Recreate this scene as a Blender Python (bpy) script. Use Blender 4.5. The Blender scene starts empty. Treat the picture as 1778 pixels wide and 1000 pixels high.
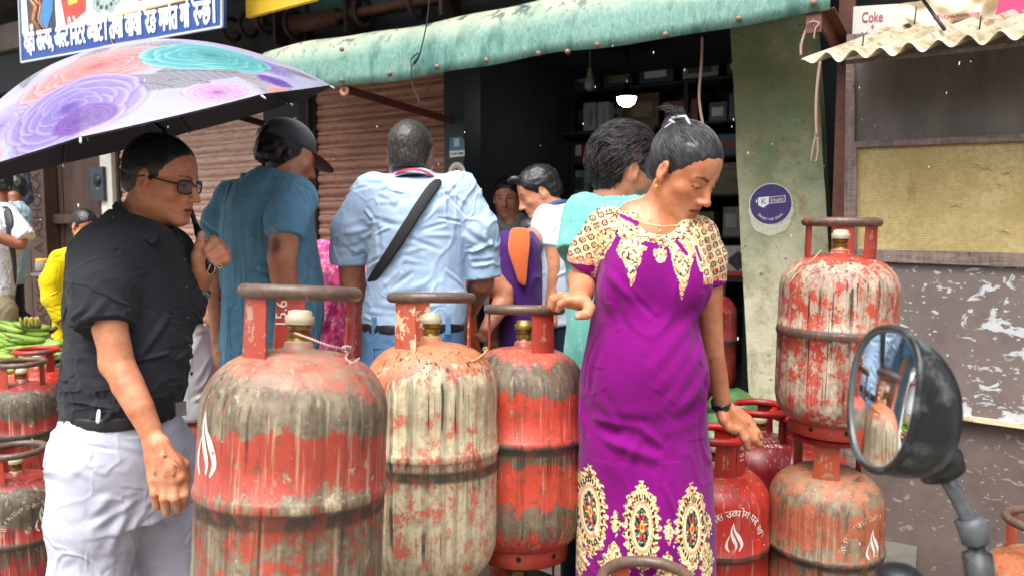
import bpy, bmesh, math, random
import numpy as np
from mathutils import Vector, Matrix

# ------------------------------------------------------------------ camera, light, exposure
scene = bpy.context.scene
COL = scene.collection
FPX, CX, CY, CAMH = 1284.0, 889.0, 500.0, 1.42
PITCH = math.atan(100.0 / FPX)
cam_d = bpy.data.cameras.new('camera')
cam_d.sensor_width = 36.0
cam_d.lens = 36.0 * FPX / 1778.0
cam_d.clip_start = 0.05
cam_d.clip_end = 2000.0
cam_d.dof.use_dof = True
cam_d.dof.focus_distance = 1.9
cam_d.dof.aperture_fstop = 5.0
cam = bpy.data.objects.new('camera', cam_d)
COL.objects.link(cam)
cam.location = (0, 0, CAMH)
cam.rotation_euler = (math.pi / 2 - PITCH, 0, 0)
scene.camera = cam

world = bpy.data.worlds.new('World')
scene.world = world
world.use_nodes = True
wnt = world.node_tree
wnt.nodes.clear()
SUN_EL, SUN_AZ = 62.0, 205.0          # high, behind the camera, thick cloud
sky = wnt.nodes.new('ShaderNodeTexSky')
sky.sky_type = 'NISHITA'
sky.sun_disc = False
sky.sun_elevation = math.radians(SUN_EL)
sky.sun_rotation = math.radians(SUN_AZ)
sky.air_density = 1.0
sky.dust_density = 5.0
sky.ozone_density = 1.0
wbw = wnt.nodes.new('ShaderNodeRGBToBW')
wmix = wnt.nodes.new('ShaderNodeMixRGB')
wmix.inputs[0].default_value = 0.72       # cloud cover: most of the blue is gone
wbg = wnt.nodes.new('ShaderNodeBackground')
wbg.inputs[1].default_value = 0.15
wout = wnt.nodes.new('ShaderNodeOutputWorld')
wnt.links.new(sky.outputs[0], wbw.inputs[0])
wnt.links.new(sky.outputs[0], wmix.inputs[1])
wnt.links.new(wbw.outputs[0], wmix.inputs[2])
wnt.links.new(wmix.outputs[0], wbg.inputs[0])
wnt.links.new(wbg.outputs[0], wout.inputs[0])

sun_d = bpy.data.lights.new('sun', 'SUN')
sun_d.energy = 1.05
sun_d.angle = math.radians(40)
sun_d.color = (1.0, 0.97, 0.93)
sun = bpy.data.objects.new('sun', sun_d)
COL.objects.link(sun)
_el, _az = math.radians(SUN_EL), math.radians(SUN_AZ)
_dir = Vector((math.sin(_az) * math.cos(_el), math.cos(_az) * math.cos(_el), math.sin(_el)))
sun.rotation_euler = _dir.to_track_quat('Z', 'Y').to_euler()
sun.location = (0, -5, 8)

scene.view_settings.view_transform = 'Standard'
scene.view_settings.look = 'None'
scene.view_settings.gamma = 1.0
scene.view_settings.use_curve_mapping = False
scene.view_settings.exposure = 1.42
scene.render.engine = 'CYCLES'
scene.cycles.max_bounces = 6
scene.cycles.use_denoising = True

# ------------------------------------------------------------------ helpers: geometry in the place
SP, CP = math.sin(PITCH), math.cos(PITCH)
def P(px, py, d):
    """a point of the place seen at (px, py) of the photograph, d metres away along the view axis"""
    x = (px - CX) / FPX * d
    y = (CY - py) / FPX * d
    return Vector((x, d * CP + y * SP, CAMH - d * SP + y * CP))
YAW = math.radians(30)
FU = Vector((math.cos(YAW), -math.sin(YAW), 0))       # along the shop front, to the right
FN = Vector((-math.sin(YAW), -math.cos(YAW), 0))      # out of the shop front, to the street
FO = Vector((0, 4.3, 0))
def fac(px, py, t):
    """(s, z) on the plane t metres in front of the shop front"""
    o = Vector((0, 0, CAMH))
    r = P(px, py, 1.0) - o
    k = ((FO - o).dot(FN) + t) / r.dot(FN)
    p = o + r * k
    return (p - FO).dot(FU), p.z
def FW(s, t, z):
    return FO + FU * s + FN * t + Vector((0, 0, z))
FROT = Matrix(((FU.x, -FN.x, 0), (FU.y, -FN.y, 0), (0, 0, 1))).to_euler()   # local x along, local y inwards

def lin(c):
    return tuple(((v / 255) / 12.92 if v / 255 <= 0.04045 else ((v / 255 + 0.055) / 1.055) ** 2.4) for v in c)
def S(r, g, b):
    return lin((r, g, b)) + (1.0,)

def mesh_obj(name, verts, faces, mat=None, parent=None, smooth=False, loc=None):
    me = bpy.data.meshes.new(name)
    me.from_pydata([tuple(v) for v in verts], [], faces)
    me.update()
    return link_mesh(name, me, mat, parent, smooth, loc)
def link_mesh(name, me, mat=None, parent=None, smooth=False, loc=None):
    if smooth and len(me.polygons):
        me.polygons.foreach_set('use_smooth', [True] * len(me.polygons))
    if mat is not None and len(me.materials) == 0:
        me.materials.append(mat)
    o = bpy.data.objects.new(name, me)
    COL.objects.link(o)
    if parent is not None:
        o.parent = parent
    if loc is not None:
        o.location = loc
    return o
def thing(name, label, cat, loc=(0, 0, 0), rot=(0, 0, 0), group=None):
    o = bpy.data.objects.new(name, None)
    COL.objects.link(o)
    o.empty_display_size = 0.1
    o.location = loc
    o.rotation_euler = rot
    return tag(o, label, cat, group)
def tag(o, label=None, cat=None, group=None, kind=None):
    if label: o['label'] = label
    if cat: o['category'] = cat
    if group: o['group'] = group
    if kind: o['kind'] = kind
    return o
def kids(o):
    return [c for c in COL.objects if c.parent == o]
def dup(root, loc, rot=None, label=None, group=None):
    def cp(o, par):
        c = o.copy(); COL.objects.link(c)
        if par is not None: c.parent = par
        for ch in kids(o): cp(ch, c)
        return c
    r = cp(root, None)
    r.location = loc
    if rot is not None: r.rotation_euler = rot
    if label: r['label'] = label
    if group: r['group'] = group
    return r

class MB:
    """collects simple shapes into one mesh"""
    def __init__(self):
        self.v, self.f, self.sm = [], [], []
    def add(self, vs, fs, smooth=False):
        b = len(self.v)
        self.v += [tuple(p) for p in vs]
        self.f += [tuple(i + b for i in f) for f in fs]
        self.sm += [smooth] * len(fs)
    def box(self, x0, x1, y0, y1, z0, z1, M=None):
        vs = [Vector((x, y, z)) for z in (z0, z1) for y in (y0, y1) for x in (x0, x1)]
        if M is not None: vs = [M @ v for v in vs]
        self.add(vs, [(0, 2, 3, 1), (4, 5, 7, 6), (0, 1, 5, 4), (2, 6, 7, 3), (0, 4, 6, 2), (1, 3, 7, 5)])
    def bar(self, a, b, w, h, up=(0, 0, 1)):
        a, b = Vector(a), Vector(b)
        d = (b - a).normalized(); u = Vector(up)
        s = d.cross(u)
        if s.length < 1e-4: s = d.cross(Vector((1, 0, 0)))
        s.normalize(); u = s.cross(d)
        vs = [p + s * (i * w / 2) + u * (j * h / 2) for p in (a, b) for i, j in ((-1, -1), (1, -1), (1, 1), (-1, 1))]
        self.add(vs, [(0, 1, 2, 3), (7, 6, 5, 4), (0, 4, 5, 1), (1, 5, 6, 2), (2, 6, 7, 3), (3, 7, 4, 0)])
    def tube(self, pts, r, n=8, cap=True, closed=False):
        pts = [Vector(p) for p in pts]
        rs = r if isinstance(r, (list, tuple)) else [r] * len(pts)
        vs, fs = [], []
        N = len(pts)
        prev = None
        for i, p in enumerate(pts):
            if closed: t = pts[(i + 1) % N] - pts[i - 1]
            else: t = pts[min(i + 1, N - 1)] - pts[max(i - 1, 0)]
            t.normalize()
            if prev is None:
                a = t.cross(Vector((0, 0, 1)))
                if a.length < 1e-3: a = t.cross(Vector((1, 0, 0)))
            else:
                a = prev - t * prev.dot(t)
            a.normalize(); prev = a
            b = t.cross(a)
            for k in range(n):
                an = 2 * math.pi * k / n
                vs.append(p + (a * math.cos(an) + b * math.sin(an)) * rs[i])
        for i in range(N if closed else N - 1):
            j = (i + 1) % N
            for k in range(n):
                fs.append((i * n + k, i * n + (k + 1) % n, j * n + (k + 1) % n, j * n + k))
        self.add(vs, fs, True)
        if cap and not closed:
            b = len(self.v) - len(vs)
            self.f.append(tuple(b + k for k in reversed(range(n)))); self.sm.append(False)
            self.f.append(tuple(b + (N - 1) * n + k for k in range(n))); self.sm.append(False)
    def lathe(self, prof, n=24, M=None, ang=(0, 2 * math.pi)):
        vs, fs = [], []
        full = abs(ang[1] - ang[0] - 2 * math.pi) < 1e-6
        m = n if full else n + 1
        for r, z in prof:
            for k in range(m):
                a = ang[0] + (ang[1] - ang[0]) * k / n
                v = Vector((r * math.cos(a), r * math.sin(a), z))
                vs.append(M @ v if M is not None else v)
        for i in range(len(prof) - 1):
            for k in range(n):
                k2 = (k + 1) % m
                fs.append((i * m + k, i * m + k2, (i + 1) * m + k2, (i + 1) * m + k))
        self.add(vs, fs, True)
    def sphere(self, c, r, n=12, M=None):
        rx, ry, rz = r if isinstance(r, (tuple, list)) else (r, r, r)
        vs, fs = [], []
        h = max(6, n // 2 + 2)
        for i in range(h + 1):
            th = math.pi * i / h
            for k in range(n):
                a = 2 * math.pi * k / n
                v = Vector((rx * math.sin(th) * math.cos(a), ry * math.sin(th) * math.sin(a), rz * math.cos(th)))
                if M is not None: v = M @ v
                vs.append(v + Vector(c))
        for i in range(h):
            for k in range(n):
                fs.append((i * n + k, (i + 1) * n + k, (i + 1) * n + (k + 1) % n, i * n + (k + 1) % n))
        self.add(vs, fs, True)
    def build(self, name, mat, parent=None, loc=None):
        me = bpy.data.meshes.new(name)
        me.from_pydata(self.v, [], self.f)
        me.update()
        me.polygons.foreach_set('use_smooth', self.sm)
        return link_mesh(name, me, mat, parent, False, loc)

# ------------------------------------------------------------------ helpers: node materials
class Mat:
    def __init__(self, name):
        self.m = bpy.data.materials.new(name)
        self.m.use_nodes = True
        self.nt = self.m.node_tree
        self.nt.nodes.clear()
        self.o = self.nt.nodes.new('ShaderNodeOutputMaterial')
        self.b = self.nt.nodes.new('ShaderNodeBsdfPrincipled')
        self.nt.links.new(self.b.outputs[0], self.o.inputs[0])
        self._co = None
    def L(self, v, sock):
        if v is None: return
        if isinstance(v, bpy.types.NodeSocket): self.nt.links.new(v, sock)
        else:
            if sock.type == 'RGBA' and not isinstance(v, (int, float)) and len(v) == 3: v = tuple(v) + (1,)
            if sock.type == 'RGBA' and isinstance(v, (int, float)): v = (v, v, v, 1)
            sock.default_value = v
    def co(self, scale=(1, 1, 1), loc=(0, 0, 0), rot=(0, 0, 0)):
        if self._co is None:
            self._co = self.nt.nodes.new('ShaderNodeTexCoord').outputs['Object']
        n = self.nt.nodes.new('ShaderNodeMapping')
        self.nt.links.new(self._co, n.inputs[0])
        n.inputs['Scale'].default_value = scale
        n.inputs['Location'].default_value = loc
        n.inputs['Rotation'].default_value = rot
        return n.outputs[0]
    def noise(self, scale=5, detail=4, rough=.55, vec=None, dist=0, color=False):
        n = self.nt.nodes.new('ShaderNodeTexNoise')
        self.L(vec if vec is not None else self.co(), n.inputs['Vector'])
        n.inputs['Scale'].default_value = scale
        n.inputs['Detail'].default_value = detail
        n.inputs['Roughness'].default_value = rough
        n.inputs['Distortion'].default_value = dist
        return n.outputs['Color' if color else 'Fac']
    def vor(self, scale=5, vec=None, feature='F1', out='Distance', rand=1.0):
        n = self.nt.nodes.new('ShaderNodeTexVoronoi')
        n.feature = feature
        self.L(vec if vec is not None else self.co(), n.inputs['Vector'])
        n.inputs['Scale'].default_value = scale
        n.inputs['Randomness'].default_value = rand
        return n.outputs[out]
    def wave(self, scale=5, vec=None, dist=0, detail=2, dscale=1, direction='X'):
        n = self.nt.nodes.new('ShaderNodeTexWave')
        n.bands_direction = direction
        self.L(vec if vec is not None else self.co(), n.inputs['Vector'])
        n.inputs['Scale'].default_value = scale
        n.inputs['Distortion'].default_value = dist
        n.inputs['Detail'].default_value = detail
        n.inputs['Detail Scale'].default_value = dscale
        return n.outputs['Fac']
    def ramp(self, fac, stops, interp='LINEAR'):
        n = self.nt.nodes.new('ShaderNodeValToRGB')
        n.color_ramp.interpolation = interp
        e = n.color_ramp.elements
        def cc(c): return (c, c, c, 1) if isinstance(c, (int, float)) else (tuple(c) + (1,) if len(c) == 3 else tuple(c))
        e[0].position, e[0].color = stops[0][0], cc(stops[0][1])
        e[1].position, e[1].color = stops[-1][0], cc(stops[-1][1])
        for p, c in stops[1:-1]:
            x = e.new(p); x.color = cc(c)
        self.L(fac, n.inputs[0])
        return n.outputs[0]
    def mix(self, fac, a, b, blend='MIX'):
        n = self.nt.nodes.new('ShaderNodeMixRGB')
        n.blend_type = blend
        self.L(fac, n.inputs[0]); self.L(a, n.inputs[1]); self.L(b, n.inputs[2])
        return n.outputs[0]
    def math(self, op, a, b=None, clamp=False):
        n = self.nt.nodes.new('ShaderNodeMath')
        n.operation = op; n.use_clamp = clamp
        self.L(a, n.inputs[0])
        if b is not None: self.L(b, n.inputs[1])
        return n.outputs[0]
    def sep(self, vec=None):
        n = self.nt.nodes.new('ShaderNodeSeparateXYZ')
        self.L(vec if vec is not None else self.co(), n.inputs[0])
        return n.outputs
    def comb(self, x, y, z):
        n = self.nt.nodes.new('ShaderNodeCombineXYZ')
        self.L(x, n.inputs[0]); self.L(y, n.inputs[1]); self.L(z, n.inputs[2])
        return n.outputs[0]
    def attr(self, name='Col'):
        n = self.nt.nodes.new('ShaderNodeAttribute')
        n.attribute_name = name
        return n.outputs['Color']
    def bump(self, h, strength=.3, dist=.01, normal=None):
        n = self.nt.nodes.new('ShaderNodeBump')
        n.inputs['Strength'].default_value = strength
        n.inputs['Distance'].default_value = dist
        self.L(h, n.inputs['Height'])
        if normal is not None: self.L(normal, n.inputs['Normal'])
        return n.outputs[0]
    def out(self, color=None, rough=.6, metal=0, bump=None, spec=.5, alpha=None, coat=0, sss=0, trans=0, emit=None, estr=0, sheen=0):
        b = self.b
        self.L(color, b.inputs['Base Color'])
        self.L(rough, b.inputs['Roughness'])
        self.L(metal, b.inputs['Metallic'])
        self.L(spec, b.inputs['Specular IOR Level'])
        if bump is not None: self.L(bump, b.inputs['Normal'])
        if alpha is not None: self.L(alpha, b.inputs['Alpha'])
        if coat: b.inputs['Coat Weight'].default_value = coat; b.inputs['Coat Roughness'].default_value = .15
        if sheen: b.inputs['Sheen Weight'].default_value = sheen; b.inputs['Sheen Roughness'].default_value = .5
        if sss:
            b.inputs['Subsurface Weight'].default_value = sss
            b.inputs['Subsurface Radius'].default_value = (.012, .005, .003)
            b.inputs['Subsurface Scale'].default_value = .6
        if trans: self.L(trans, b.inputs['Transmission Weight'])
        if emit is not None:
            self.L(emit, b.inputs['Emission Color']); b.inputs['Emission Strength'].default_value = estr
        return self.m

def plain(name, c, rough=.6, metal=0, var=.15, scale=30, bump=0, spec=.5, coat=0):
    m = Mat(name)
    n = m.noise(scale, 5, .6)
    a = tuple(v * (1 - var) for v in c[:3]); b = tuple(min(1, v * (1 + var)) for v in c[:3])
    col = m.ramp(n, [(.3, a), (.7, b)])
    bp = m.bump(m.noise(scale * 4, 4), bump, .002) if bump else None
    return m.out(col, rough, metal, bp, spec, coat=coat)

# ------------------------------------------------------------------ helpers: lettering
_font_cache = {}
def text_mesh(s, size=1.0):
    """verts (x, y), faces of a line of type"""
    k = s
    if k not in _font_cache:
        c = bpy.data.curves.new('lettering', 'FONT'); c.body = s; c.size = 1.0; c.resolution_u = 3
        o = bpy.data.objects.new('lettering', c); COL.objects.link(o)
        dg = bpy.context.evaluated_depsgraph_get()
        e = o.evaluated_get(dg); m = e.to_mesh()
        vs = [(v.co.x, v.co.y) for v in m.vertices]; fs = [tuple(p.vertices) for p in m.polygons]
        e.to_mesh_clear()
        bpy.data.objects.remove(o); bpy.data.curves.remove(c)
        _font_cache[k] = (vs, fs)
    vs, fs = _font_cache[k]
    return [(x * size, y * size) for x, y in vs], fs
def _clip_right(vs, fs, xc):
    bm = bmesh.new()
    bv = [bm.verts.new((x, y, 0)) for x, y in vs]
    for f in fs:
        try: bm.faces.new([bv[i] for i in f])
        except ValueError: pass
    g = bm.verts[:] + bm.edges[:] + bm.faces[:]
    bmesh.ops.bisect_plane(bm, geom=g, plane_co=(xc, 0, 0), plane_no=(1, 0, 0), clear_outer=True)
    bm.verts.index_update()
    r = [(v.co.x, v.co.y) for v in bm.verts], [tuple(v.index for v in f.verts) for f in bm.faces]
    bm.free()
    return r
ADV = {}
def deva(tokens, size=1.0, bold=0.0):
    """a line of Devanagari: tokens are glyphs; '~X' is the half form of X, '^X' puts a mark over what stands before, ' ' is a gap"""
    V, F = [], []
    x = 0.0
    for t in tokens:
        if t == ' ': x += .30; continue
        half = t[0] == '~'; mark = t[0] == '^'
        g = t[1:] if (half or mark) else t
        vs, fs = text_mesh(g)
        if not vs: continue
        x0 = min(v[0] for v in vs); x1 = max(v[0] for v in vs)
        if half:
            vs, fs = _clip_right(vs, fs, x0 + (x1 - x0) * .66)
            x1 = x0 + (x1 - x0) * .66
        if mark:
            dx = x - .12 - x1 if g not in 'ेैंँ' else x - .1 - x1
        else:
            dx = x - x0 - .012
        b = len(V)
        V += [(vx + dx, vy) for vx, vy in vs]
        F += [tuple(i + b for i in f) for f in fs]
        if not mark: x += (x1 - x0) - .02
    return [(a * size, c * size) for a, c in V], F
def flat_text(mb, vf, fn):
    """put lettering (verts, faces) on a surface through fn(x, y) -> point"""
    vs, fs = vf
    mb.add([fn(x, y) for x, y in vs], fs)
def twidth(vf):
    xs = [v[0] for v in vf[0]]
    return (max(xs) - min(xs)) if xs else 0
# ------------------------------------------------------------------ helpers: soft bodies (implicit surfaces meshed with surface nets)
def _hash3(ix, iy, iz, seed):
    h = (ix * 374761393 + iy * 668265263 + iz * 2147483647 + seed * 1274126177) & 0xFFFFFFFF
    h = ((h ^ (h >> 13)) * 1274126177) & 0xFFFFFFFF
    h = h ^ (h >> 16)
    return (h & 0xFFFF).astype(np.float32) / 65535.0
def vnoise(p, seed=0):
    """value noise, p (N,3) -> 0..1"""
    i = np.floor(p).astype(np.int64); f = (p - i).astype(np.float32)
    f = f * f * (3 - 2 * f)
    r = 0
    for dx in (0, 1):
        wx = f[:, 0] if dx else 1 - f[:, 0]
        for dy in (0, 1):
            wy = f[:, 1] if dy else 1 - f[:, 1]
            for dz in (0, 1):
                wz = f[:, 2] if dz else 1 - f[:, 2]
                r = r + wx * wy * wz * _hash3(i[:, 0] + dx, i[:, 1] + dy, i[:, 2] + dz, seed)
    return r
def fbm(p, oct=3, seed=0):
    r = 0; a = .5; s = 0
    for k in range(oct):
        r = r + a * vnoise(p * (2 ** k) + k * 17.3, seed + k); s += a; a *= .5
    return r / s
def sstep(a, b, x):
    t = np.clip((x - a) / (b - a), 0, 1)
    return t * t * (3 - 2 * t)

def V3(a): return np.array(tuple(a), dtype=np.float32)

class Field:
    def __init__(self, vox):
        self.vox = vox; self.pr = []
    def _add(self, fn, lo, hi, k, op):
        self.pr.append((fn, np.minimum(lo, hi), np.maximum(lo, hi), k, op))
    def rc(self, a, b, ra, rb, k=.015, op='u', cap=False, flat=None):
        """round cone from a to b; flat=(axis, factor) makes it thinner along an axis"""
        a, b = V3(a), V3(b)
        r = max(ra, rb)
        L = b - a; l2 = max(float(L @ L), 1e-10); l = math.sqrt(l2)
        u = L / l
        def fn(X, Y, Z):
            x, y, z = X - a[0], Y - a[1], Z - a[2]
            if flat is not None:
                n, s = V3(flat[0]), flat[1]
                q = x * n[0] + y * n[1] + z * n[2]
                qa = 0
                t = np.clip((x * L[0] + y * L[1] + z * L[2]) / l2, 0, 1)
                dx, dy, dz = x - t * L[0], y - t * L[1], z - t * L[2]
                q = dx * n[0] + dy * n[1] + dz * n[2]
                e = (s - 1) * q
                dx, dy, dz = dx + e * n[0], dy + e * n[1], dz + e * n[2]
                d = np.sqrt(dx * dx + dy * dy + dz * dz) - (ra + (rb - ra) * t)
            else:
                t = np.clip((x * L[0] + y * L[1] + z * L[2]) / l2, 0, 1)
                dx, dy, dz = x - t * L[0], y - t * L[1], z - t * L[2]
                d = np.sqrt(dx * dx + dy * dy + dz * dz) - (ra + (rb - ra) * t)
            if cap:
                d = np.maximum(d, x * u[0] + y * u[1] + z * u[2] - l)
            return d
        self._add(fn, np.minimum(a, b) - r, np.maximum(a, b) + r, k, op)
        return self
    def chain(self, pts, rs, k=.012, op='u', flat=None):
        for i in range(len(pts) - 1):
            self.rc(pts[i], pts[i + 1], rs[i], rs[i + 1], k, op, flat=flat)
        return self
    def ell(self, c, r, R=None, k=.015, op='u'):
        c = V3(c)
        r = np.array(r if hasattr(r, '__len__') else (r, r, r), dtype=np.float32)
        Rm = np.array(R, dtype=np.float32)[:3, :3] if R is not None else np.eye(3, dtype=np.float32)
        ext = np.sqrt(((Rm * r[None, :]) ** 2).sum(1))
        def fn(X, Y, Z):
            x, y, z = X - c[0], Y - c[1], Z - c[2]
            a = (x * Rm[0, 0] + y * Rm[1, 0] + z * Rm[2, 0]) / r[0]
            b = (x * Rm[0, 1] + y * Rm[1, 1] + z * Rm[2, 1]) / r[1]
            e = (x * Rm[0, 2] + y * Rm[1, 2] + z * Rm[2, 2]) / r[2]
            k0 = np.sqrt(a * a + b * b + e * e)
            k1 = np.sqrt((a / r[0]) ** 2 + (b / r[1]) ** 2 + (e / r[2]) ** 2) + 1e-9
            return np.where(k0 < 1e-4, -r.min(), k0 * (k0 - 1) / k1)
        self._add(fn, c - ext, c + ext, k, op)
        return self
    def loft(self, sl, k=.02, op='u', exp=2.3, capt=True, capb=True):
        """sl: [(centre, half width across the view, half depth)], any order; horizontal slices, axes turned to face the camera"""
        sl = sorted(sl, key=lambda s: s[0][2])
        zs = np.array([s[0][2] for s in sl]); cx = np.array([s[0][0] for s in sl]); cy = np.array([s[0][1] for s in sl])
        A = np.array([s[1] for s in sl]); B = np.array([s[2] for s in sl])
        zz = np.linspace(zs[0], zs[-1], 96)
        def sm(v):
            w = np.interp(zz, zs, v)
            for _ in range(2): w[1:-1] = (w[:-2] + 2 * w[1:-1] + w[2:]) / 4
            return w
        cx2, cy2, A2, B2 = sm(cx), sm(cy), sm(A), sm(B)
        an = math.atan2(float(cx.mean()), float(cy.mean()))
        ca, sa = math.cos(an), math.sin(an)
        m = float(max(A.max(), B.max()))
        def fn(X, Y, Z):
            z = Z[0, 0, :]
            ccx, ccy = np.interp(z, zz, cx2), np.interp(z, zz, cy2)
            a, b = np.interp(z, zz, A2), np.interp(z, zz, B2)
            x, y = X - ccx[None, None, :], Y - ccy[None, None, :]
            u = np.abs(x * ca - y * sa) / a[None, None, :]
            v = np.abs(x * sa + y * ca) / b[None, None, :]
            d = ((u ** exp + v ** exp) ** (1 / exp) - 1) * np.minimum(a, b)[None, None, :]
            if capt: d = np.maximum(d, Z - zs[-1])
            if capb: d = np.maximum(d, zs[0] - Z)
            return d
        self._add(fn, np.array([cx.min() - m, cy.min() - m, zs[0]]), np.array([cx.max() + m, cy.max() + m, zs[-1]]), k, op)
        return self
    def func(self, fn, lo, hi, k=.01, op='u'):
        self._add(fn, V3(lo), V3(hi), k, op)
        return self
    def mesh(self):
        vox = self.vox
        us = [p for p in self.pr if p[4] == 'u']
        lo = np.min([p[1] for p in us], axis=0) - 3 * vox
        hi = np.max([p[2] for p in us], axis=0) + 3 * vox
        n = np.ceil((hi - lo) / vox).astype(int) + 1
        g = np.full(n, .5, dtype=np.float32)
        ax = [(lo[i] + np.arange(n[i]) * vox).astype(np.float32) for i in range(3)]
        for fn, l, h, k, op in self.pr:
            m = k + 2.5 * vox
            i0 = np.clip(np.floor((l - m - lo) / vox).astype(int), 0, n); i1 = np.clip(np.ceil((h + m - lo) / vox).astype(int) + 1, 0, n)
            if (i1 <= i0).any(): continue
            sl = tuple(slice(a, b) for a, b in zip(i0, i1))
            d = fn(ax[0][sl[0]][:, None, None], ax[1][sl[1]][None, :, None], ax[2][sl[2]][None, None, :])
            s = g[sl]
            if op == 'u':
                hh = np.clip(.5 + .5 * (d - s) / k, 0, 1)
                g[sl] = d + (s - d) * hh - k * hh * (1 - hh)
            elif op == 's':
                dd = -d
                hh = np.clip(.5 - .5 * (dd - s) / k, 0, 1)
                g[sl] = dd + (s - dd) * hh + k * hh * (1 - hh)
            elif op == 'i':
                g[sl] = np.maximum(s, d)
        return surface_nets(g, lo, vox)

def surface_nets(g, lo, vox):
    ins = g < 0
    n = np.array(g.shape)
    c = ins[:-1, :-1, :-1].astype(np.int8)
    tot = np.zeros(n - 1, dtype=np.int8)
    for dx in (0, 1):
        for dy in (0, 1):
            for dz in (0, 1):
                tot += ins[dx:n[0] - 1 + dx, dy:n[1] - 1 + dy, dz:n[2] - 1 + dz]
    act = (tot > 0) & (tot < 8)
    idx = np.argwhere(act)
    vid = np.full(tuple(n - 1), -1, dtype=np.int32)
    vid[act] = np.arange(len(idx))
    acc = np.zeros((len(idx), 3), dtype=np.float64); cnt = np.zeros(len(idx))
    cor = {}
    for dx in (0, 1):
        for dy in (0, 1):
            for dz in (0, 1):
                cor[(dx, dy, dz)] = g[idx[:, 0] + dx, idx[:, 1] + dy, idx[:, 2] + dz]
    for ax in range(3):
        for u in (0, 1):
            for v in (0, 1):
                a = [0, 0, 0]; o = [i for i in range(3) if i != ax]
                a[o[0]], a[o[1]] = u, v
                b = list(a); b[ax] = 1
                ga, gb = cor[tuple(a)], cor[tuple(b)]
                m = (ga < 0) != (gb < 0)
                t = np.where(m, ga / np.where(m, ga - gb, 1), 0)
                pt = np.repeat(np.array(a, dtype=np.float64)[None], len(idx), 0)
                pt[:, ax] = t
                acc[m] += pt[m]; cnt[m] += 1
    v = (idx + acc / np.maximum(cnt, 1)[:, None]) * vox + lo
    quads = []
    for ax in range(3):
        o = [i for i in range(3) if i != ax]
        sl0 = [slice(1, n[i] - 1) for i in range(3)]; sl0[ax] = slice(0, n[ax] - 1)
        sl1 = list(sl0); sl1[ax] = slice(1, n[ax])
        a, b = ins[tuple(sl0)], ins[tuple(sl1)]
        e = np.argwhere(a != b)
        if len(e) == 0: continue
        off = np.array([1, 1, 1]); off[ax] = 0
        e2 = e + off
        flip = a[tuple(e.T)]
        def at(du, dv):
            q = e2.copy(); q[:, o[0]] -= du; q[:, o[1]] -= dv
            return vid[tuple(q.T)]
        q = np.stack([at(0, 0), at(1, 0), at(1, 1), at(0, 1)], 1)
        if ax == 1: flip = ~flip
        q[~flip] = q[~flip][:, ::-1]
        quads.append(q)
    q = np.concatenate(quads) if quads else np.zeros((0, 4), int)
    return v.astype(np.float32), q.astype(np.int32)

def normals(v, q):
    nrm = np.zeros_like(v)
    fn = np.cross(v[q[:, 2]] - v[q[:, 0]], v[q[:, 3]] - v[q[:, 1]])
    for k in range(4): np.add.at(nrm, q[:, k], fn)
    return nrm / (np.linalg.norm(nrm, axis=1, keepdims=True) + 1e-12)
def relax(v, q, it=1, f=.5):
    for _ in range(it):
        s = np.zeros_like(v); c = np.zeros(len(v), dtype=np.float32)
        for k in range(4):
            for j in (1, 3):
                np.add.at(s, q[:, k], v[q[:, (k + j) % 4]]); np.add.at(c, q[:, k], 1)
        v = v + f * (s / np.maximum(c, 1)[:, None] - v)
    return v
def subdiv(v, q):
    """each quad into four"""
    e = np.concatenate([q[:, [k, (k + 1) % 4]] for k in range(4)]); e.sort(axis=1)
    key = e[:, 0].astype(np.int64) * len(v) + e[:, 1]
    uq, inv = np.unique(key, return_inverse=True)
    a, b = uq // len(v), uq % len(v)
    mid = (v[a] + v[b]) / 2
    cen = v[q].mean(1)
    n0, n1, m = len(v), len(uq), len(q)
    E = [n0 + inv[k * m:(k + 1) * m] for k in range(4)]
    Cn = n0 + n1 + np.arange(m)
    out = [np.stack([q[:, k], E[k], Cn, E[k - 1]], 1) for k in range(4)]
    return np.concatenate([v, mid, cen]), np.concatenate(out)
def np_obj(name, v, q, mat, parent=None, col=None, root=None, smooth=True):
    """mesh from arrays; verts are world points, root the world origin of the thing it belongs to"""
    if root is not None: v = v - V3(root)
    me = bpy.data.meshes.new(name)
    nv, nq, w = len(v), len(q), q.shape[1]
    me.vertices.add(nv); me.vertices.foreach_set('co', v.astype(np.float32).ravel())
    me.loops.add(nq * w); me.loops.foreach_set('vertex_index', q.astype(np.int32).ravel())
    me.polygons.add(nq); me.polygons.foreach_set('loop_start', np.arange(0, nq * w, w, dtype=np.int32))
    me.update(calc_edges=True)
    me.validate()
    if col is not None:
        c = np.ones((nv, 4), dtype=np.float32); c[:, :3] = col
        at = me.color_attributes.new('Col', 'FLOAT_COLOR', 'POINT')
        at.data.foreach_set('color', c.ravel())
    if smooth: me.polygons.foreach_set('use_smooth', np.ones(len(me.polygons), dtype=bool))
    me.materials.append(mat)
    o = bpy.data.objects.new(name, me); COL.objects.link(o)
    if parent is not None: o.parent = parent
    return o
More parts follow.
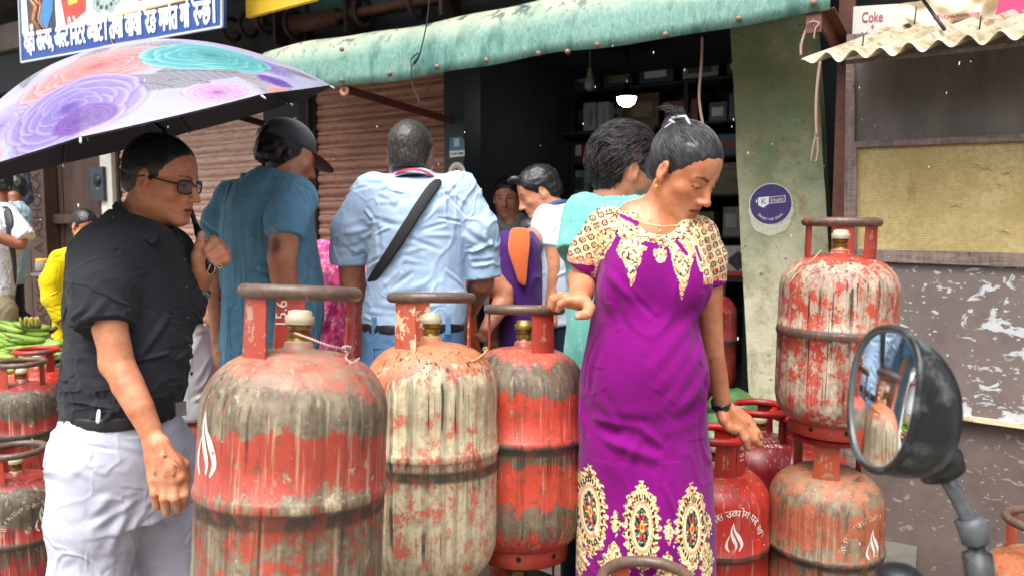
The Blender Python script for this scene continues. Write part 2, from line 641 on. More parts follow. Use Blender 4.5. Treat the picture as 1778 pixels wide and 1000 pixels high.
# ------------------------------------------------------------------ setting materials
rnd = random.Random(7)
def m_ground():
    m = Mat('wet_dirt')
    n1, n2 = m.noise(2.2, 6, .62), m.noise(28, 5, .6)
    c = m.mix(m.ramp(n1, [(.4, 0), (.62, 1)]), S(92, 84, 74), S(128, 120, 108))
    c = m.mix(m.ramp(n2, [(.45, 0), (.7, 1)]), c, S(70, 66, 58))
    return m.out(m.mix(.3, c, S(176, 168, 154)), m.ramp(n1, [(.35, .18), (.6, .8)]), bump=m.bump(n2, .5, .02))
def m_concrete(name, a, b, sc=3):
    m = Mat(name)
    n1, n2 = m.noise(sc, 7, .65), m.noise(sc * 14, 5, .6)
    c = m.mix(m.ramp(n1, [(.35, 0), (.65, 1)]), a, b)
    c = m.mix(m.ramp(n2, [(.55, 0), (.75, .6)]), c, tuple(v * .5 for v in a[:3]))
    return m.out(c, .8, bump=m.bump(n2, .4, .006))
M_GROUND = m_ground()
M_DARKWALL = m_concrete('dark_green_plaster', S(34, 40, 40), S(22, 27, 28))  # dark green plaster, shade above the openings also put into the colour
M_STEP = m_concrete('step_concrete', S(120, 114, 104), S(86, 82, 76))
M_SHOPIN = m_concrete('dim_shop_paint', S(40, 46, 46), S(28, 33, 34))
M_BEAM = m_concrete('beam_concrete', S(112, 104, 98), S(84, 78, 74))
M_IRON = plain('brown_painted_iron', S(104, 60, 48), .55, 0, .25, 40, .2)
M_DARKIRON = plain('dark_rusty_iron', S(52, 38, 33), .7, .2, .4, 30, .3)
M_BLACK = plain('black_plastic', S(22, 23, 25), .4, 0, .1)

# ------------------------------------------------------------------ ground, step, building shell
mb = MB()
NG = 60
def gz(x, y): return 0.0
g = 400.0
mesh_obj('ground', [(-g, -g, 0), (g, -g, 0), (g, g, 0), (-g, g, 0)], [(0, 1, 2, 3)], M_GROUND)['kind'] = 'structure'

step = MB()
step.box(-6.5, -0.6, -2.2, .05, -.05, .2)
step.box(-0.6, 2.12, -1.9, .05, -.05, .2)
step.box(2.12, 5.2, -.1, .05, -.05, .2)
so = step.build('shop_step', M_STEP); so.location = FO; so.rotation_euler = FROT; tag(so, kind='structure')

shop = thing('shop_building', 'old dark-walled shop building with an open shopfront under the green awning', 'building', FO, FROT)
sL = fac(206, 400, 0)[0]; sA = fac(522, 400, 0)[0]; sB = fac(545, 400, 0)[0]; sC = fac(782, 400, 0)[0]; sD = fac(816, 400, 0)[0]; sE = fac(1285, 400, 0)[0]
b = MB()
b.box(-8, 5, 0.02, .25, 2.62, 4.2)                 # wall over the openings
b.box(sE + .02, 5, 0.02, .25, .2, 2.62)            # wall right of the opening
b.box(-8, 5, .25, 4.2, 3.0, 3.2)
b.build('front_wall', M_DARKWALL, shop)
b = MB()
b.box(-8, 5, -1.0, .02, 3.45, 3.65)  # unseen overhang, added to shade the wall above the openings
b.build('shade_slab', M_BEAM, shop)
b = MB()
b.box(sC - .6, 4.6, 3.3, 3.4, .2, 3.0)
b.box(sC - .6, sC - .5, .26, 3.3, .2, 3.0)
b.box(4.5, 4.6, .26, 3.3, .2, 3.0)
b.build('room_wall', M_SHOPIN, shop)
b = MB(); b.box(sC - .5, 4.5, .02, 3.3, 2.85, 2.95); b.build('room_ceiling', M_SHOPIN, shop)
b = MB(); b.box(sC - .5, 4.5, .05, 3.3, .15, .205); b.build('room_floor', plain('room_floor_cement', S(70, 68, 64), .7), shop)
# posts of the front
m = Mat('green_post_paint')
n1 = m.noise(9, 6, .6)
c = m.mix(m.ramp(n1, [(.4, 0), (.6, 1)]), S(92, 138, 116), S(126, 160, 132))
c = m.mix(m.ramp(m.noise(40, 5), [(.56, 0), (.64, 1)]), c, S(60, 70, 60))
M_GREENPOST = m.out(c, .7, bump=m.bump(n1, .3, .01))
b = MB(); b.box(sA - .02, sA + .055, -.03, .1, .2, 2.62); b.build('green_post', M_GREENPOST, shop)
b = MB(); b.box(sA + .057, sB, -.05, .1, .2, 2.62); b.build('brown_jamb', M_IRON, shop)
b = MB(); b.box(sC, sD, -.06, .12, .2, 2.62); b.build('dark_door_post', plain('dark_teal_post', S(22, 36, 42), .5, 0, .2), shop)
b = MB(); b.box(sL - .16, sL - .002, -.04, .1, .2, 2.62); b.build('white_post', plain('cream_post_paint', S(206, 204, 192), .6, 0, .12, 12), shop)

# ------------------------------------------------------------------ rolling shutters, slat by slat
def m_slat(name, a, b, c0, rust):
    m = Mat(name)
    info = m.nt.nodes.new('ShaderNodeObjectInfo').outputs['Random']
    mp = m.comb(m.math('MULTIPLY', info, 37.0), m.math('MULTIPLY', info, 91.0), m.math('MULTIPLY', info, 13.0))
    add = m.nt.nodes.new('ShaderNodeVectorMath'); add.operation = 'ADD'
    m.L(m.co((1, 1, 6)), add.inputs[0]); m.L(mp, add.inputs[1])
    v = add.outputs[0]
    n1 = m.noise(2.6, 6, .65, v); n2 = m.noise(14, 6, .65, v)
    c = m.mix(m.ramp(n1, [(.38, 0), (.62, 1)]), a, b)
    c = m.mix(m.ramp(n2, [(.5, 0), (.66, .8)]), c, c0)
    c = m.mix(m.ramp(m.noise(5, 6, .7, v, 1.5), [(.62, 0), (.7, rust)]), c, S(128, 74, 48))
    return m.out(c, .62, bump=m.bump(n2, .25, .004))
M_SLAT1 = m_slat('dusty_pink_slat_paint', S(184, 146, 130), S(206, 174, 154), S(146, 108, 94), .45)
M_SLAT2 = m_slat('brown_slat_paint', S(150, 108, 90), S(174, 130, 108), S(108, 78, 66), .7)
def shutter(name, s0, s1, mat, label, ybase, grp):
    root = thing(name, label, 'shutter', FO + FU * s0 + Vector((0, 0, .2)), FROT, grp)
    w, h = s1 - s0, .0885
    prof = []
    for k in range(7):
        a = math.pi * k / 6
        prof.append((ybase - .019 * math.sin(a) ** .8, h * (.10 + .66 * k / 6)))
    prof += [(ybase - .002, h * .78), (ybase - .009, h * .80), (ybase - .009, h * .985), (ybase + .004, h * .99)]
    prof = [(ybase + .004, 0), (ybase, h * .06)] + prof
    vs = [(x, y, z) for x in (0.004, w - .004) for y, z in prof]
    n = len(prof)
    fs = [(i, i + 1, n + i + 1, n + i) for i in range(n - 1)]
    me = bpy.data.meshes.new('slat'); me.from_pydata(vs, [], fs); me.update()
    me.materials.append(mat)
    for k in range(28):
        o = link_mesh('slat', me, None, root)
        o.location = (0, rnd.uniform(-.002, .002), .02 + k * h)
    bb = MB(); bb.box(0.004, w - .004, ybase - .02, ybase + .02, -.0, .018); bb.build('bottom_bar', M_DARKIRON, root)
    for x_ in (0, w - .03):
        bb = MB(); bb.box(x_, x_ + .03, ybase - .035, ybase + .03, 0, 2.42); bb.build('guide_rail', M_DARKIRON, root)
    return root
shutter('rolling_shutter', sL + .002, sA - .022, M_SLAT1, 'dusty pink-brown closed rolling shutter behind the umbrella man and cap man', .03, 'closed rolling shutters')
shutter('rolling_shutter', sB + .002, sC - .002, M_SLAT2, 'darker brown closed rolling shutter behind the man with the crossbody strap', .03, 'closed rolling shutters')

# ------------------------------------------------------------------ awning
def loc(px, py, t):
    s, z = fac(px, py, t); return Vector((s, -t, z))
T_AW = .70
aw0, aw1 = fac(440, 168, T_AW)[0], fac(1441, 20, T_AW)[0]
zaw = .5 * (fac(500, 158, T_AW)[1] + fac(1440, 21, T_AW)[1])
awn = thing('awning', 'long curved sea-green sheet metal awning over the shopfront', 'awning', FO, FROT)
prof = [(.70, 0), (.699, .05), (.695, .1), (.685, .15), (.668, .2), (.64, .24), (.60, .272), (.55, .292), (.48, .306), (.40, .318), (.25, .335), (.05, .36)]
_aw = sorted([(fac(x, y, T_AW)) for x, y in ((440, 170), (500, 159), (675, 141), (850, 116), (970, 92), (1155, 67), (1300, 44), (1441, 20))])
def aw_z(s): return float(np.interp(s, [a for a, _ in _aw], [b_ for _, b_ in _aw]))
NS = 60
vs, fs = [], []
rr = random.Random(3)
for i in range(NS + 1):
    s = aw0 + (aw1 - aw0) * i / NS
    dz = .004 * math.sin(s * 5) + .003 * math.sin(s * 11.3 + 1)
    dt = .006 * math.sin(s * 3.1 + .4)
    for k, (t, z) in enumerate(prof): vs.append((s, -(t + dt * (1 - k / 12)), aw_z(s) * (1 - k / 24) + zaw * (k / 24) + z + dz))
n = len(prof)
for i in range(NS):
    for k in range(n - 1): fs.append((i * n + k, (i + 1) * n + k, (i + 1) * n + k + 1, i * n + k + 1))
m = Mat('weathered_green_sheet')
sx = m.sep()
grain = m.noise(150, 3, .75, None, 3.0)
v2 = m.noise(70, 5, .75, m.co((1, 1, .35), rot=(0, 0, 0)), 1.2)
big = m.noise(3.0, 6, .62)
c = m.mix(m.ramp(big, [(.35, 0), (.66, 1)]), S(68, 116, 106), S(92, 138, 126))
c = m.mix(m.ramp(v2, [(.42, 0), (.60, .75)]), c, S(126, 160, 146))
c = m.mix(m.ramp(grain, [(.52, 0), (.66, .55)]), c, S(146, 174, 158))
c = m.mix(m.ramp(m.noise(9, 5, .6, m.co((1, 1, .3))), [(.54, 0), (.64, .7)]), c, S(44, 98, 92))
blot = m.noise(16, 4, .6, m.co((1, 1, .6)))
zt = m.ramp(sx[2], [(0, 0), (1, 1)])
mr = m.nt.nodes.new('ShaderNodeMapRange'); m.L(sx[2], mr.inputs[0]); mr.inputs[1].default_value = zaw + .12; mr.inputs[2].default_value = zaw + .24
dust = m.math('MULTIPLY', mr.outputs[0], m.ramp(m.noise(5, 5), [(.35, .35), (.6, 1)]))
c = m.mix(dust, c, S(190, 194, 168))
c = m.mix(m.math('MULTIPLY', mr.outputs[0], m.ramp(blot, [(.56, 0), (.62, .9)])), c, S(38, 78, 76))
c = m.mix(m.ramp(m.noise(26, 3, .5), [(.66, 0), (.71, .7)]), c, S(62, 112, 108))
M_AWN = m.out(c, .5, .1, m.bump(m.math('ADD', grain, m.math('MULTIPLY', big, 2.0)), .25, .006), .4)
sh = mesh_obj('sheet', vs, fs, M_AWN, awn, True)
md = sh.modifiers.new('thick', 'SOLIDIFY'); md.thickness = .004; md.offset = 1
b = MB(); b.box(aw0, aw1, -.05, -.02, zaw + .33, zaw + .37)
b.build('back_rail', M_DARKIRON, awn)
M_RIVET = plain('rusty_rivet', S(146, 118, 98), .6, .3, .3, 60)
for px, py in ((592, 86), (592, 140), (675, 128), (758, 116), (844, 105), (934, 93), (1036, 78), (1155, 60), (1282, 33), (1412, 5), (985, 90)):
    p = loc(px, py, T_AW + .012)
    rv = MB()
    Mx = Matrix.Translation(p) @ Matrix.Rotation(math.pi / 2, 4, 'X')
    rv.lathe([(.012, -.012), (.012, 0), (.009, .002), (.007, .007), (.001, .008)], 10, Mx)
    rv.build('rivet', M_RIVET, awn)
def arm(p0, p1, nm='bracket_arm', w=.035, mat=None):
    bb = MB(); bb.bar(p0, p1, w, .006); bb.bar(p0 + Vector((0, .0, -.018)), p1 + Vector((0, 0, -.018)), .006, w)
    return bb.build(nm, mat or M_IRON, awn)
arm(loc(604, 152, .66), loc(790, 208, .03))
arm(loc(398, 194, .62), loc(492, 222, .03), mat=M_DARKIRON)
bp = MB(); q = loc(598, 158, .68); bp.lathe([(.012, -.004), (.034, -.004), (.034, .004), (.012, .004), (.012, -.004)], 8, Matrix.Translation(q) @ Matrix.Rotation(math.pi / 2, 4, 'X'))
bp.build('bracket_lug', plain('salmon_primer', S(176, 112, 96), .6), awn)
arm(loc(1428, 18, .66), loc(1468, 92, .45), w=.09)
b = MB(); q = loc(1413, 36, .67); b.box(q.x - .025, q.x + .03, q.y - .02, q.y, q.z - .05, q.z + .05); b.build('end_lug', M_IRON, awn)

# shutter roller over the awning
rol = thing('shutter_roller', 'rusty shutter roller pipe in brackets above the green awning', 'shutter roller', FO, FROT)
p0, p1 = loc(505, 40, .12), loc(900, -25, .12); p0.z = p1.z = (p0.z + p1.z) / 2
rb = MB(); rb.tube([p0, p0.lerp(p1, .24), p0.lerp(p1, .241), p1], [.055, .055, .03, .03], 16); rb.build('pipe', plain('rust_pipe', S(82, 50, 38), .7, .2, .4, 20, .3), rol)
for k, f in enumerate((.02, .36, .6)):
    rb = MB(); q = p0.lerp(p1, f)
    rb.lathe([(.07, -.01), (.10, -.01), (.10, .01), (.07, .01), (.07, -.01)], 20, Matrix.Translation(q) @ Matrix.Rotation(math.pi / 2, 4, 'Y'))
    rb.build('drum_ring', M_DARKIRON, rol)
rb = MB()
for f in (-.06, .3, .72):
    q = p0.lerp(p1, f); rb.box(q.x - .012, q.x + .012, q.y - .05, .02, q.z - .12, q.z + .2)
rb.box(p0.x - .3, p1.x + .1, -.06, 0, p0.z - .17, p0.z - .13)
rb.build('bracket', M_DARKIRON, rol)
b = MB(); b.box(p0.x - .2, p0.x + 2.2, -.02, .0, p0.z + .02, p0.z + .17); b.build('green_backing', plain('dim_green_paint', S(34, 76, 68), .7, 0, .3, 8), rol)
p0 = loc(402, 52, .12); p1 = loc(462, 38, .12)
rb = MB()
for f in (0, .5, 1):
    q = p0.lerp(p1, f); rb.lathe([(.06, -.006), (.09, -.006), (.09, .006), (.06, .006), (.06, -.006)], 16, Matrix.Translation(q) @ Matrix.Rotation(math.pi / 2, 4, 'Y'))
rb.bar(p0, p1, .06, .06); rb.build('end_drum', M_DARKIRON, rol)
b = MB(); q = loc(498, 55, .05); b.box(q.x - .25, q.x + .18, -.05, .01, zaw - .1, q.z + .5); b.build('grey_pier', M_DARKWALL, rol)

# hanging wire, ropes
def px_tube(mb_, pts, r, n=6):
    P2 = [loc(a, c, t) for a, c, t in pts]
    out = []
    for i in range(len(P2) - 1):
        p_1, p0_, p1_, p2_ = P2[max(i - 1, 0)], P2[i], P2[i + 1], P2[min(i + 2, len(P2) - 1)]
        for k in range(5):
            u = k / 5
            out.append(.5 * ((2 * p0_) + (p1_ - p_1) * u + (2 * p_1 - 5 * p0_ + 4 * p1_ - p2_) * u * u + (3 * p0_ - p_1 - 3 * p1_ + p2_) * u ** 3))
    out.append(P2[-1])
    mb_.tube(out, r, n)
wire = MB()
px_tube(wire, [(746, -6, .72), (741, 40, .73), (731, 86, .73), (722, 108, .73), (714, 114, .74), (714, 104, .73), (724, 94, .73), (729, 96, .73), (716, 113, .73), (714, 130, .74), (717, 150, .74), (731, 183, .74)], .0035)
px_tube(wire, [(731, 86, .735), (728, 98, .74), (720, 112, .735)], .004)
w = wire.build('hanging_wire', M_BLACK); w.location = FO; w.rotation_euler = FROT
tag(w, 'thin black wire looped and dangling in front of the green awning', 'wire')
M_ROPE = None
def m_rope(name, c1, c2):
    m = Mat(name); n = m.wave(90, m.co(rot=(.6, .5, 0)), 2)
    return m.out(m.mix(n, c1, c2), .9, bump=m.bump(n, .6, .004))
M_ROPE = m_rope('pale_pink_rope', S(214, 184, 170), S(168, 132, 120))
def rope(nm, strands, label):
    mbb = MB()
    for pts, r in strands:
        px_tube(mbb, pts, r)
        for _ in range(14):                       # loose fibres
            a, c, t = pts[rnd.randrange(len(pts))]; a2, c2, t2 = pts[rnd.randrange(len(pts))]
            u = rnd.random() * .3
            q = loc(a + (a2 - a) * u * .3, c + (c2 - c) * u, t)
            mbb.tube([q, q + Vector((rnd.uniform(-.012, .012), 0, rnd.uniform(-.006, .012)))], .0006, 3)
    o = mbb.build(nm, M_ROPE); o.location = FO; o.rotation_euler = FROT
    return tag(o, label, 'rope')
rope('hanging_rope', [([(1219, 66, .5), (1218, 110, .5), (1214, 160, .5), (1216, 190, .5), (1222, 224, .5)], .006)], 'pale knotted rope hanging straight down over the bright lamp side of the shop opening')
rope('frayed_rope', [([(1424, 106, .62), (1419, 150, .62), (1417, 190, .62), (1418, 238, .62)], .006), ([(1417, 236, .62), (1412, 255, .62), (1408, 280, .62)], .004), ([(1419, 236, .62), (1420, 262, .62), (1417, 282, .62)], .004)], 'frayed pinkish rope hanging beside the kiosk with two loose ends')
rope('tie_rope', [([(1405, 40, .68), (1397, 60, .68), (1391, 80, .68), (1391, 97, .68)], .005), ([(1404, 40, .70), (1414, 38, .70), (1422, 42, .70), (1416, 50, .70), (1413, 68, .70)], .003)], 'short grey rope tied round the lug at the right awning end')

# ------------------------------------------------------------------ signs
def quad_board(root_name, label, cat, cor, t, th, mat, rootpx):
    """board from four photo corners (tl, tr, br, bl) standing t in front of the shop front"""
    o = loc(*rootpx, t)
    root = thing(root_name, label, cat, FO + FU * o.x + FN * t + Vector((0, 0, o.z)), FROT)
    c = [loc(*p, t) - o for p in cor]
    vs = [tuple(v) for v in c] + [(v.x, v.y + th, v.z) for v in c]
    f = [(3, 2, 1, 0), (4, 5, 6, 7), (0, 1, 5, 4), (1, 2, 6, 5), (2, 3, 7, 6), (3, 0, 4, 7)]
    mesh_obj('board', vs, f, mat, root)
    def at(u, v, dy=-.003):      # u right, v down over the board
        a = c[0].lerp(c[1], u); bb = c[3].lerp(c[2], u)
        q = a.lerp(bb, v); return Vector((q.x, q.y + dy, q.z))
    return root, at
def poly(nm, at, pts, mat, root, dy=-.003):
    return mesh_obj(nm, [at(u, v, dy) for u, v in pts], [tuple(reversed(range(len(pts))))], mat, root)
m = Mat('blue_print'); n = m.noise(6, 4)
M_BLUE = m.out(m.mix(n, S(28, 62, 138), S(36, 72, 150)), .35)
M_WHITEP = plain('white_print', S(236, 238, 236), .4, 0, .04)
M_ORANGEP = plain('orange_print', S(238, 160, 60), .4, 0, .05)
signc = ((31, -60), (386, -110), (386, 47), (38, 109))
sgn, at = quad_board('shop_sign', 'blue and white workshop sign with battery pictures and a line of Nepali writing', 'sign', signc, .80, .03, M_BLUE, (38, 109))
mesh_obj('white_field', [at(.012, 0), at(.988, 0), at(.988, .60), at(.62, .665), at(.3, .71), at(.012, .70)], [(5, 4, 3, 2, 1, 0)], M_WHITEP, sgn)
mesh_obj('orange_rule', [at(.012, .70, -.004), at(.3, .71, -.004), at(.62, .665, -.004), at(.988, .60, -.004), at(.988, .617, -.004), at(.62, .683, -.004), at(.3, .73, -.004), at(.012, .715, -.004)], [(7, 6, 1, 0), (6, 5, 2, 1), (5, 4, 3, 2)], M_ORANGEP, sgn)
fr = MB()
for a_, b_ in (((0, 0), (0, 1)), ((0, 1), (1, 1)), ((1, 1), (1, 0))): fr.bar(at(*a_, -.002), at(*b_, -.002), .012, .012)
fr.build('frame', plain('sign_edge', S(190, 196, 200), .5), sgn)
# printed pictures on the white field
M_PIC = [plain('print_dark', S(58, 56, 58), .4, 0, .5, 60), plain('print_sky', S(58, 128, 190), .4, 0, .3, 50), plain('print_red', S(206, 66, 52), .4, 0, .25, 40), plain('print_steel', S(150, 176, 170), .4, 0, .45, 60), plain('print_vermilion', S(214, 92, 50), .4, 0, .2, 40), plain('print_yellow', S(236, 190, 70), .4, 0, .1)]
poly('wiring_picture', at, [(.045, .30), (.21, .28), (.215, .72), (.055, .78)], M_PIC[0], sgn, -.005)
poly('blue_battery_picture', at, [(.12, .50), (.165, .33), (.205, .36), (.20, .52), (.165, .70), (.115, .66)], M_PIC[1], sgn, -.0065)
for k in range(7):
    u = .06 + .008 * k
    tb = MB(); tb.tube([at(u, .34 + .02 * (k % 3), -.007), at(u + .03, .45, -.007), at(u + .012, .58, -.007), at(u + .045, .70, -.007)], .004, 4)
    tb.build('wire_picture', M_PIC[(2, 5, 3, 2, 0, 5, 4)[k]], sgn)
poly('red_battery_picture', at, [(.235, .30), (.385, .27), (.38, .58), (.27, .72)], M_PIC[2], sgn, -.005)
poly('battery_label_picture', at, [(.285, .36), (.34, .35), (.338, .48), (.288, .50)], M_PIC[5], sgn, -.0065)
mesh_obj('alternator_picture', [at(.48 + .072 * (1 + .12 * math.cos(5 * a)) * math.cos(a), .50 + .14 * (1 + .15 * math.sin(7 * a)) * math.sin(a), -.005) for a in [2 * math.pi * k / 40 for k in range(40)]], [tuple(range(40))], M_PIC[3], sgn)
for k in range(9):
    a = 2 * math.pi * k / 9
    cu, cv = .48 + .04 * math.cos(a), .5 + .08 * math.sin(a)
    poly('alternator_slot_picture', at, [(cu - .006, cv - .02), (cu + .006, cv - .02), (cu + .006, cv + .02), (cu - .006, cv + .02)], M_PIC[0], sgn, -.0065)
poly('charger_picture', at, [(.625, .34), (.80, .30), (.79, .50), (.64, .57)], M_PIC[4], sgn, -.005)
poly('charger_panel_picture', at, [(.665, .42), (.71, .41), (.71, .46), (.667, .475)], M_PIC[0], sgn, -.0065)
# the line of writing: "yahan self, alternator byatri tatha wiring marmat garinchha |"
W = ['य', 'ह', 'ा', '^ँ', ' ', 'स', '^े', '~ल', 'फ', ',', ' ', 'अ', '~ल', 'ट', 'ी', 'न', '^े', 'ट', 'र', ' ', '~ब', 'य', 'ा', 'ट', 'ी', ' ', 'त', 'थ', 'ा', ' ', 'व', 'ा', 'य', 'ि', 'र', 'ङ', ' ', 'म', 'म', '^े', 'त', ' ', 'ग', 'ि', 'र', '~न', 'छ', ' ', '।']
vf = deva(W, 1.0)
wid = twidth(vf); x0 = min(v[0] for v in vf[0])
tx = MB()
u0, u1 = .035, .965
ul = loc(44, 92, .8) - loc(38, 109, .8); ur = loc(374, 40, .8) - loc(38, 109, .8)
hs = .30 / .95
def signfn(dx, dy):
    def fn(x, y):
        f = (x - x0) / wid
        q = ul.lerp(ur, f)
        return (q.x + dx, -.0045, q.z + y * .205 + dy)
    return fn
for dx, dy in ((0, 0), (.006, 0), (-.006, 0), (0, .006), (0, -.005)):
    fnn = signfn(dx, dy)
    flat_text(tx, vf, fnn)
tx.v = [(a, -.0045 - .0002 * (i * 5 // max(1, len(tx.v))), c) for i, (a, _, c) in enumerate(tx.v)]
tx.build('sign_writing', M_WHITEP, sgn)

ysg, _ = quad_board('yellow_sign', 'plain yellow sign board hanging above the left end of the awning', 'sign', ((425, -80), (560, -100), (546, 0), (427, 31)), .55, .03, plain('yellow_board', S(242, 200, 60), .45, 0, .08, 14), (427, 31))
# stickers on the dark post
def sticker_disc(root, at3, r, mat, nm, dy, n=40, a0=0, sq=1):
    return mesh_obj(nm, [at3(r * math.cos(2 * math.pi * k / n), r * sq * math.sin(2 * math.pi * k / n), dy) for k in range(n)], [tuple(range(n))], mat, root)
def sticker_root(nm, label, px, py, t, cat='sticker'):
    o = loc(px, py, t)
    r = thing(nm, label, cat, FO + FU * o.x + FN * t + Vector((0, 0, o.z)), FROT)
    return r, (lambda x, y, d: Vector((x, -d, y)))
M_PAPER = plain('sticker_paper', S(222, 218, 204), .5, 0, .06)
M_TEALP = plain('sticker_teal', S(24, 118, 150), .4, 0, .1)
r, f3 = sticker_root('payment_sticker', 'small teal payment sticker with a white strip on the dark door post', 793, 256, .066)
k = 5.05 / FPX
mesh_obj('teal_field', [f3(x * k, y * k, .000) for x, y in ((-13, -5), (14, -5), (14, 10), (9, 15), (-13, 15))], [(0, 1, 2, 3, 4)], M_TEALP, r)
mesh_obj('white_strip', [f3(x * k, y * k, .0) for x, y in ((-13, -15), (14, -14), (14, -5.1), (-13, -5.1))], [(0, 1, 2, 3)], M_PAPER, r)
mesh_obj('pale_square', [f3(x * k, y * k, .001) for x, y in ((-5, 1), (5, 1), (5, 13), (-5, 13))], [(0, 1, 2, 3)], plain('pale_square_print', S(176, 196, 196), .5), r)
for j, (xx, ww) in enumerate(((-11, 3), (-7, 8), (3, 9))):
    mesh_obj('print_mark', [f3(x * k, y * k, .001) for x, y in ((xx, -11), (xx + ww, -11), (xx + ww, -8.5), (xx, -8.5))], [(0, 1, 2, 3)], M_TEALP if j < 2 else M_BLACK, r)
r, f3 = sticker_root('round_sticker', 'round beige cafe sticker with a cup on the dark door post', 793, 303, .066)
sticker_disc(r, f3, 16 * k, M_PAPER, 'paper_disc', 0, sq=1.12)
sticker_disc(r, f3, 11 * k, plain('sticker_tan', S(204, 160, 112), .5), 'tan_disc', .001, sq=1.12)
tm = MB()
vf = text_mesh('CHIIYA'); wd = twidth(vf)
tm.add([f3((x / wd - .5) * 31 * k, (y - .36) * 11 * k, .002) for x, y in vf[0]], vf[1])
vf = text_mesh('COFFEE'); wd = twidth(vf)
tm.add([f3((x / wd - .5) * 13 * k, (-5.5 + (y - .36) * 3) * k, .002) for x, y in vf[0]], vf[1])
tm.add([f3(x * k, y * k, .002) for x, y in ((-3, 8.5), (-2, 5.5), (2, 5.5), (3, 8.5))], [(0, 1, 2, 3)])
tm.build('lettering', plain('dark_brown_ink', S(40, 28, 22), .6), r)

# ------------------------------------------------------------------ weathered green pillar with the round purple sticker
m = Mat('mossy_plaster')
sp = m.sep()
n1 = m.noise(4, 7, .65); n2 = m.noise(34, 6, .65); n3 = m.noise(11, 6, .65)
mr = m.nt.nodes.new('ShaderNodeMapRange'); m.L(m.math('ADD', sp[2], m.math('MULTIPLY', m.math('SUBTRACT', n1, .5), 1.2)), mr.inputs[0]); mr.inputs[1].default_value = 1.05; mr.inputs[2].default_value = 1.85
c = m.mix(mr.outputs[0], S(206, 200, 172), S(136, 150, 112))
c = m.mix(m.ramp(n3, [(.48, 0), (.66, .7)]), c, S(170, 166, 134))
c = m.mix(m.math('MULTIPLY', mr.outputs[0], m.ramp(n1, [(.45, 0), (.7, .6)])), c, S(88, 116, 84))
c = m.mix(m.ramp(m.noise(7, 7, .7, m.co((1, 1, .5))), [(.50, 0), (.62, .7)]), c, S(150, 132, 84))
c = m.mix(m.ramp(m.noise(22, 7, .72), [(.63, 0), (.67, .9)]), c, S(78, 70, 50))
c = m.mix(m.ramp(n2, [(.62, 0), (.70, .7)]), c, S(84, 88, 64))
M_PILLAR = m.out(c, .85, bump=m.bump(m.math('ADD', n2, n3), .5, .01))
TP = .14
pil = thing('mossy_pillar', 'leaning mossy green and cream plastered pillar between shop opening and kiosk', 'pillar', FO, FROT)
ca = [loc(*p, TP) for p in ((1269, 70), (1415, 52), (1464, 830), (1307, 830))]
ca[2].z = ca[3].z = min(.2, ca[3].z); 
k0 = (loc(1269, 70, TP), loc(1307, 830, TP)); k1 = (loc(1415, 52, TP), loc(1464, 830, TP))
def onl(kk, z):
    f = (z - kk[0].z) / (kk[1].z - kk[0].z); return kk[0].lerp(kk[1], f)
rows = 14
vs = []
for i in range(rows + 1):
    z = .2 + (2.6 - .2) * i / rows
    l, r2 = onl(k0, z), onl(k1, z)
    j = rnd.uniform(-.004, .004)
    vs += [(l.x + j, l.y, z), (r2.x + j * .5, r2.y, z), (r2.x + j * .5, .1, z), (l.x + j, .1, z)]
fs = []
for i in range(rows):
    for q in range(4): fs.append((i * 4 + q, i * 4 + (q + 1) % 4, i * 4 + 4 + (q + 1) % 4, i * 4 + 4 + q))
mesh_obj('plaster_face', vs, fs, M_PILLAR, pil)
r, f3 = sticker_root('purple_round_sticker', 'round purple payment sticker with white key logo on the mossy pillar', 1338, 355, TP + .004)
kk_ = fac(1376, 355, TP)[0] - fac(1338, 355, TP)[0]; rp = kk_
M_PURP = plain('purple_print', S(66, 52, 108), .4, 0, .12, 20)
sticker_disc(r, f3, rp, M_WHITEP, 'white_rim', 0)
sticker_disc(r, f3, rp * .965, M_PURP, 'purple_field', .001)
u = rp / 37.
def tilt(x, y): return (x * 1 - 0, y + x * .09)
def F3(x, y, d=.002):
    x, y = tilt(x, y); return f3(x * u, y * u, d)
lg = MB()
lg.add([F3(*p) for p in ((-22, 14), (-3, 14), (-3, 1), (-12, -5), (-21, 0))], [(4, 3, 2, 1, 0)])
lg.add([F3(*p) for p in ((-25.5, 10.5), (-23.5, 10.5), (-23, 5), (-25, 5))], [(3, 2, 1, 0)])
for q in (((-3, 13), (25, 13), (25, 11.9), (-3, 11.9)), ((-3, 2.2), (25, 2.2), (25, 1.1), (-3, 1.1)), ((24, 11.9), (25, 11.9), (25, 2.2), (24, 2.2))):
    lg.add([F3(*p) for p in q], [(3, 2, 1, 0)])
vf = text_mesh('khalti'); wd = twidth(vf)
lg.add([F3(x / wd * 21 - .5, 3.8 + y * 9.2) for x, y in vf[0]], vf[1])
vf = deva(['प', '^ै', 'स', 'ा', 'क', 'ो', ' ', 'न', 'य', 'ा', '^ँ', ' ', 'ठ', '^े', 'ग', 'ा', 'न', 'ा']); wd = twidth(vf); xm = min(v[0] for v in vf[0])
def arc(x, y):
    a = math.radians(-140 + (x - xm) / wd * 100); R = 29 - y * 5.5
    return f3(R * math.cos(a) * u, R * math.sin(a) * u, .002)
lg.add([arc(x, y) for x, y in vf[0]], vf[1])
tag(lg.build('logo_print', M_WHITEP, r), kind='stuff')
kt = MB(); vf = text_mesh('K'); kt.add([F3(-16.5 + x * 14, 1.2 + y * 14.5, .003) for x, y in vf[0]], vf[1]); kt.build('letter', M_PURP, r)
kt = MB(); kt.sphere(f3(-1.5 * u, -11 * u, .001), (.004, .002, .004), 8); kt.build('nail_head', M_DARKIRON, r)
r, f3 = sticker_root('torn_sticker', 'torn pale sticker with teal flecks peeking out below the purple sticker', 1338, 372, TP + .0025)
m = Mat('torn_sticker_print')
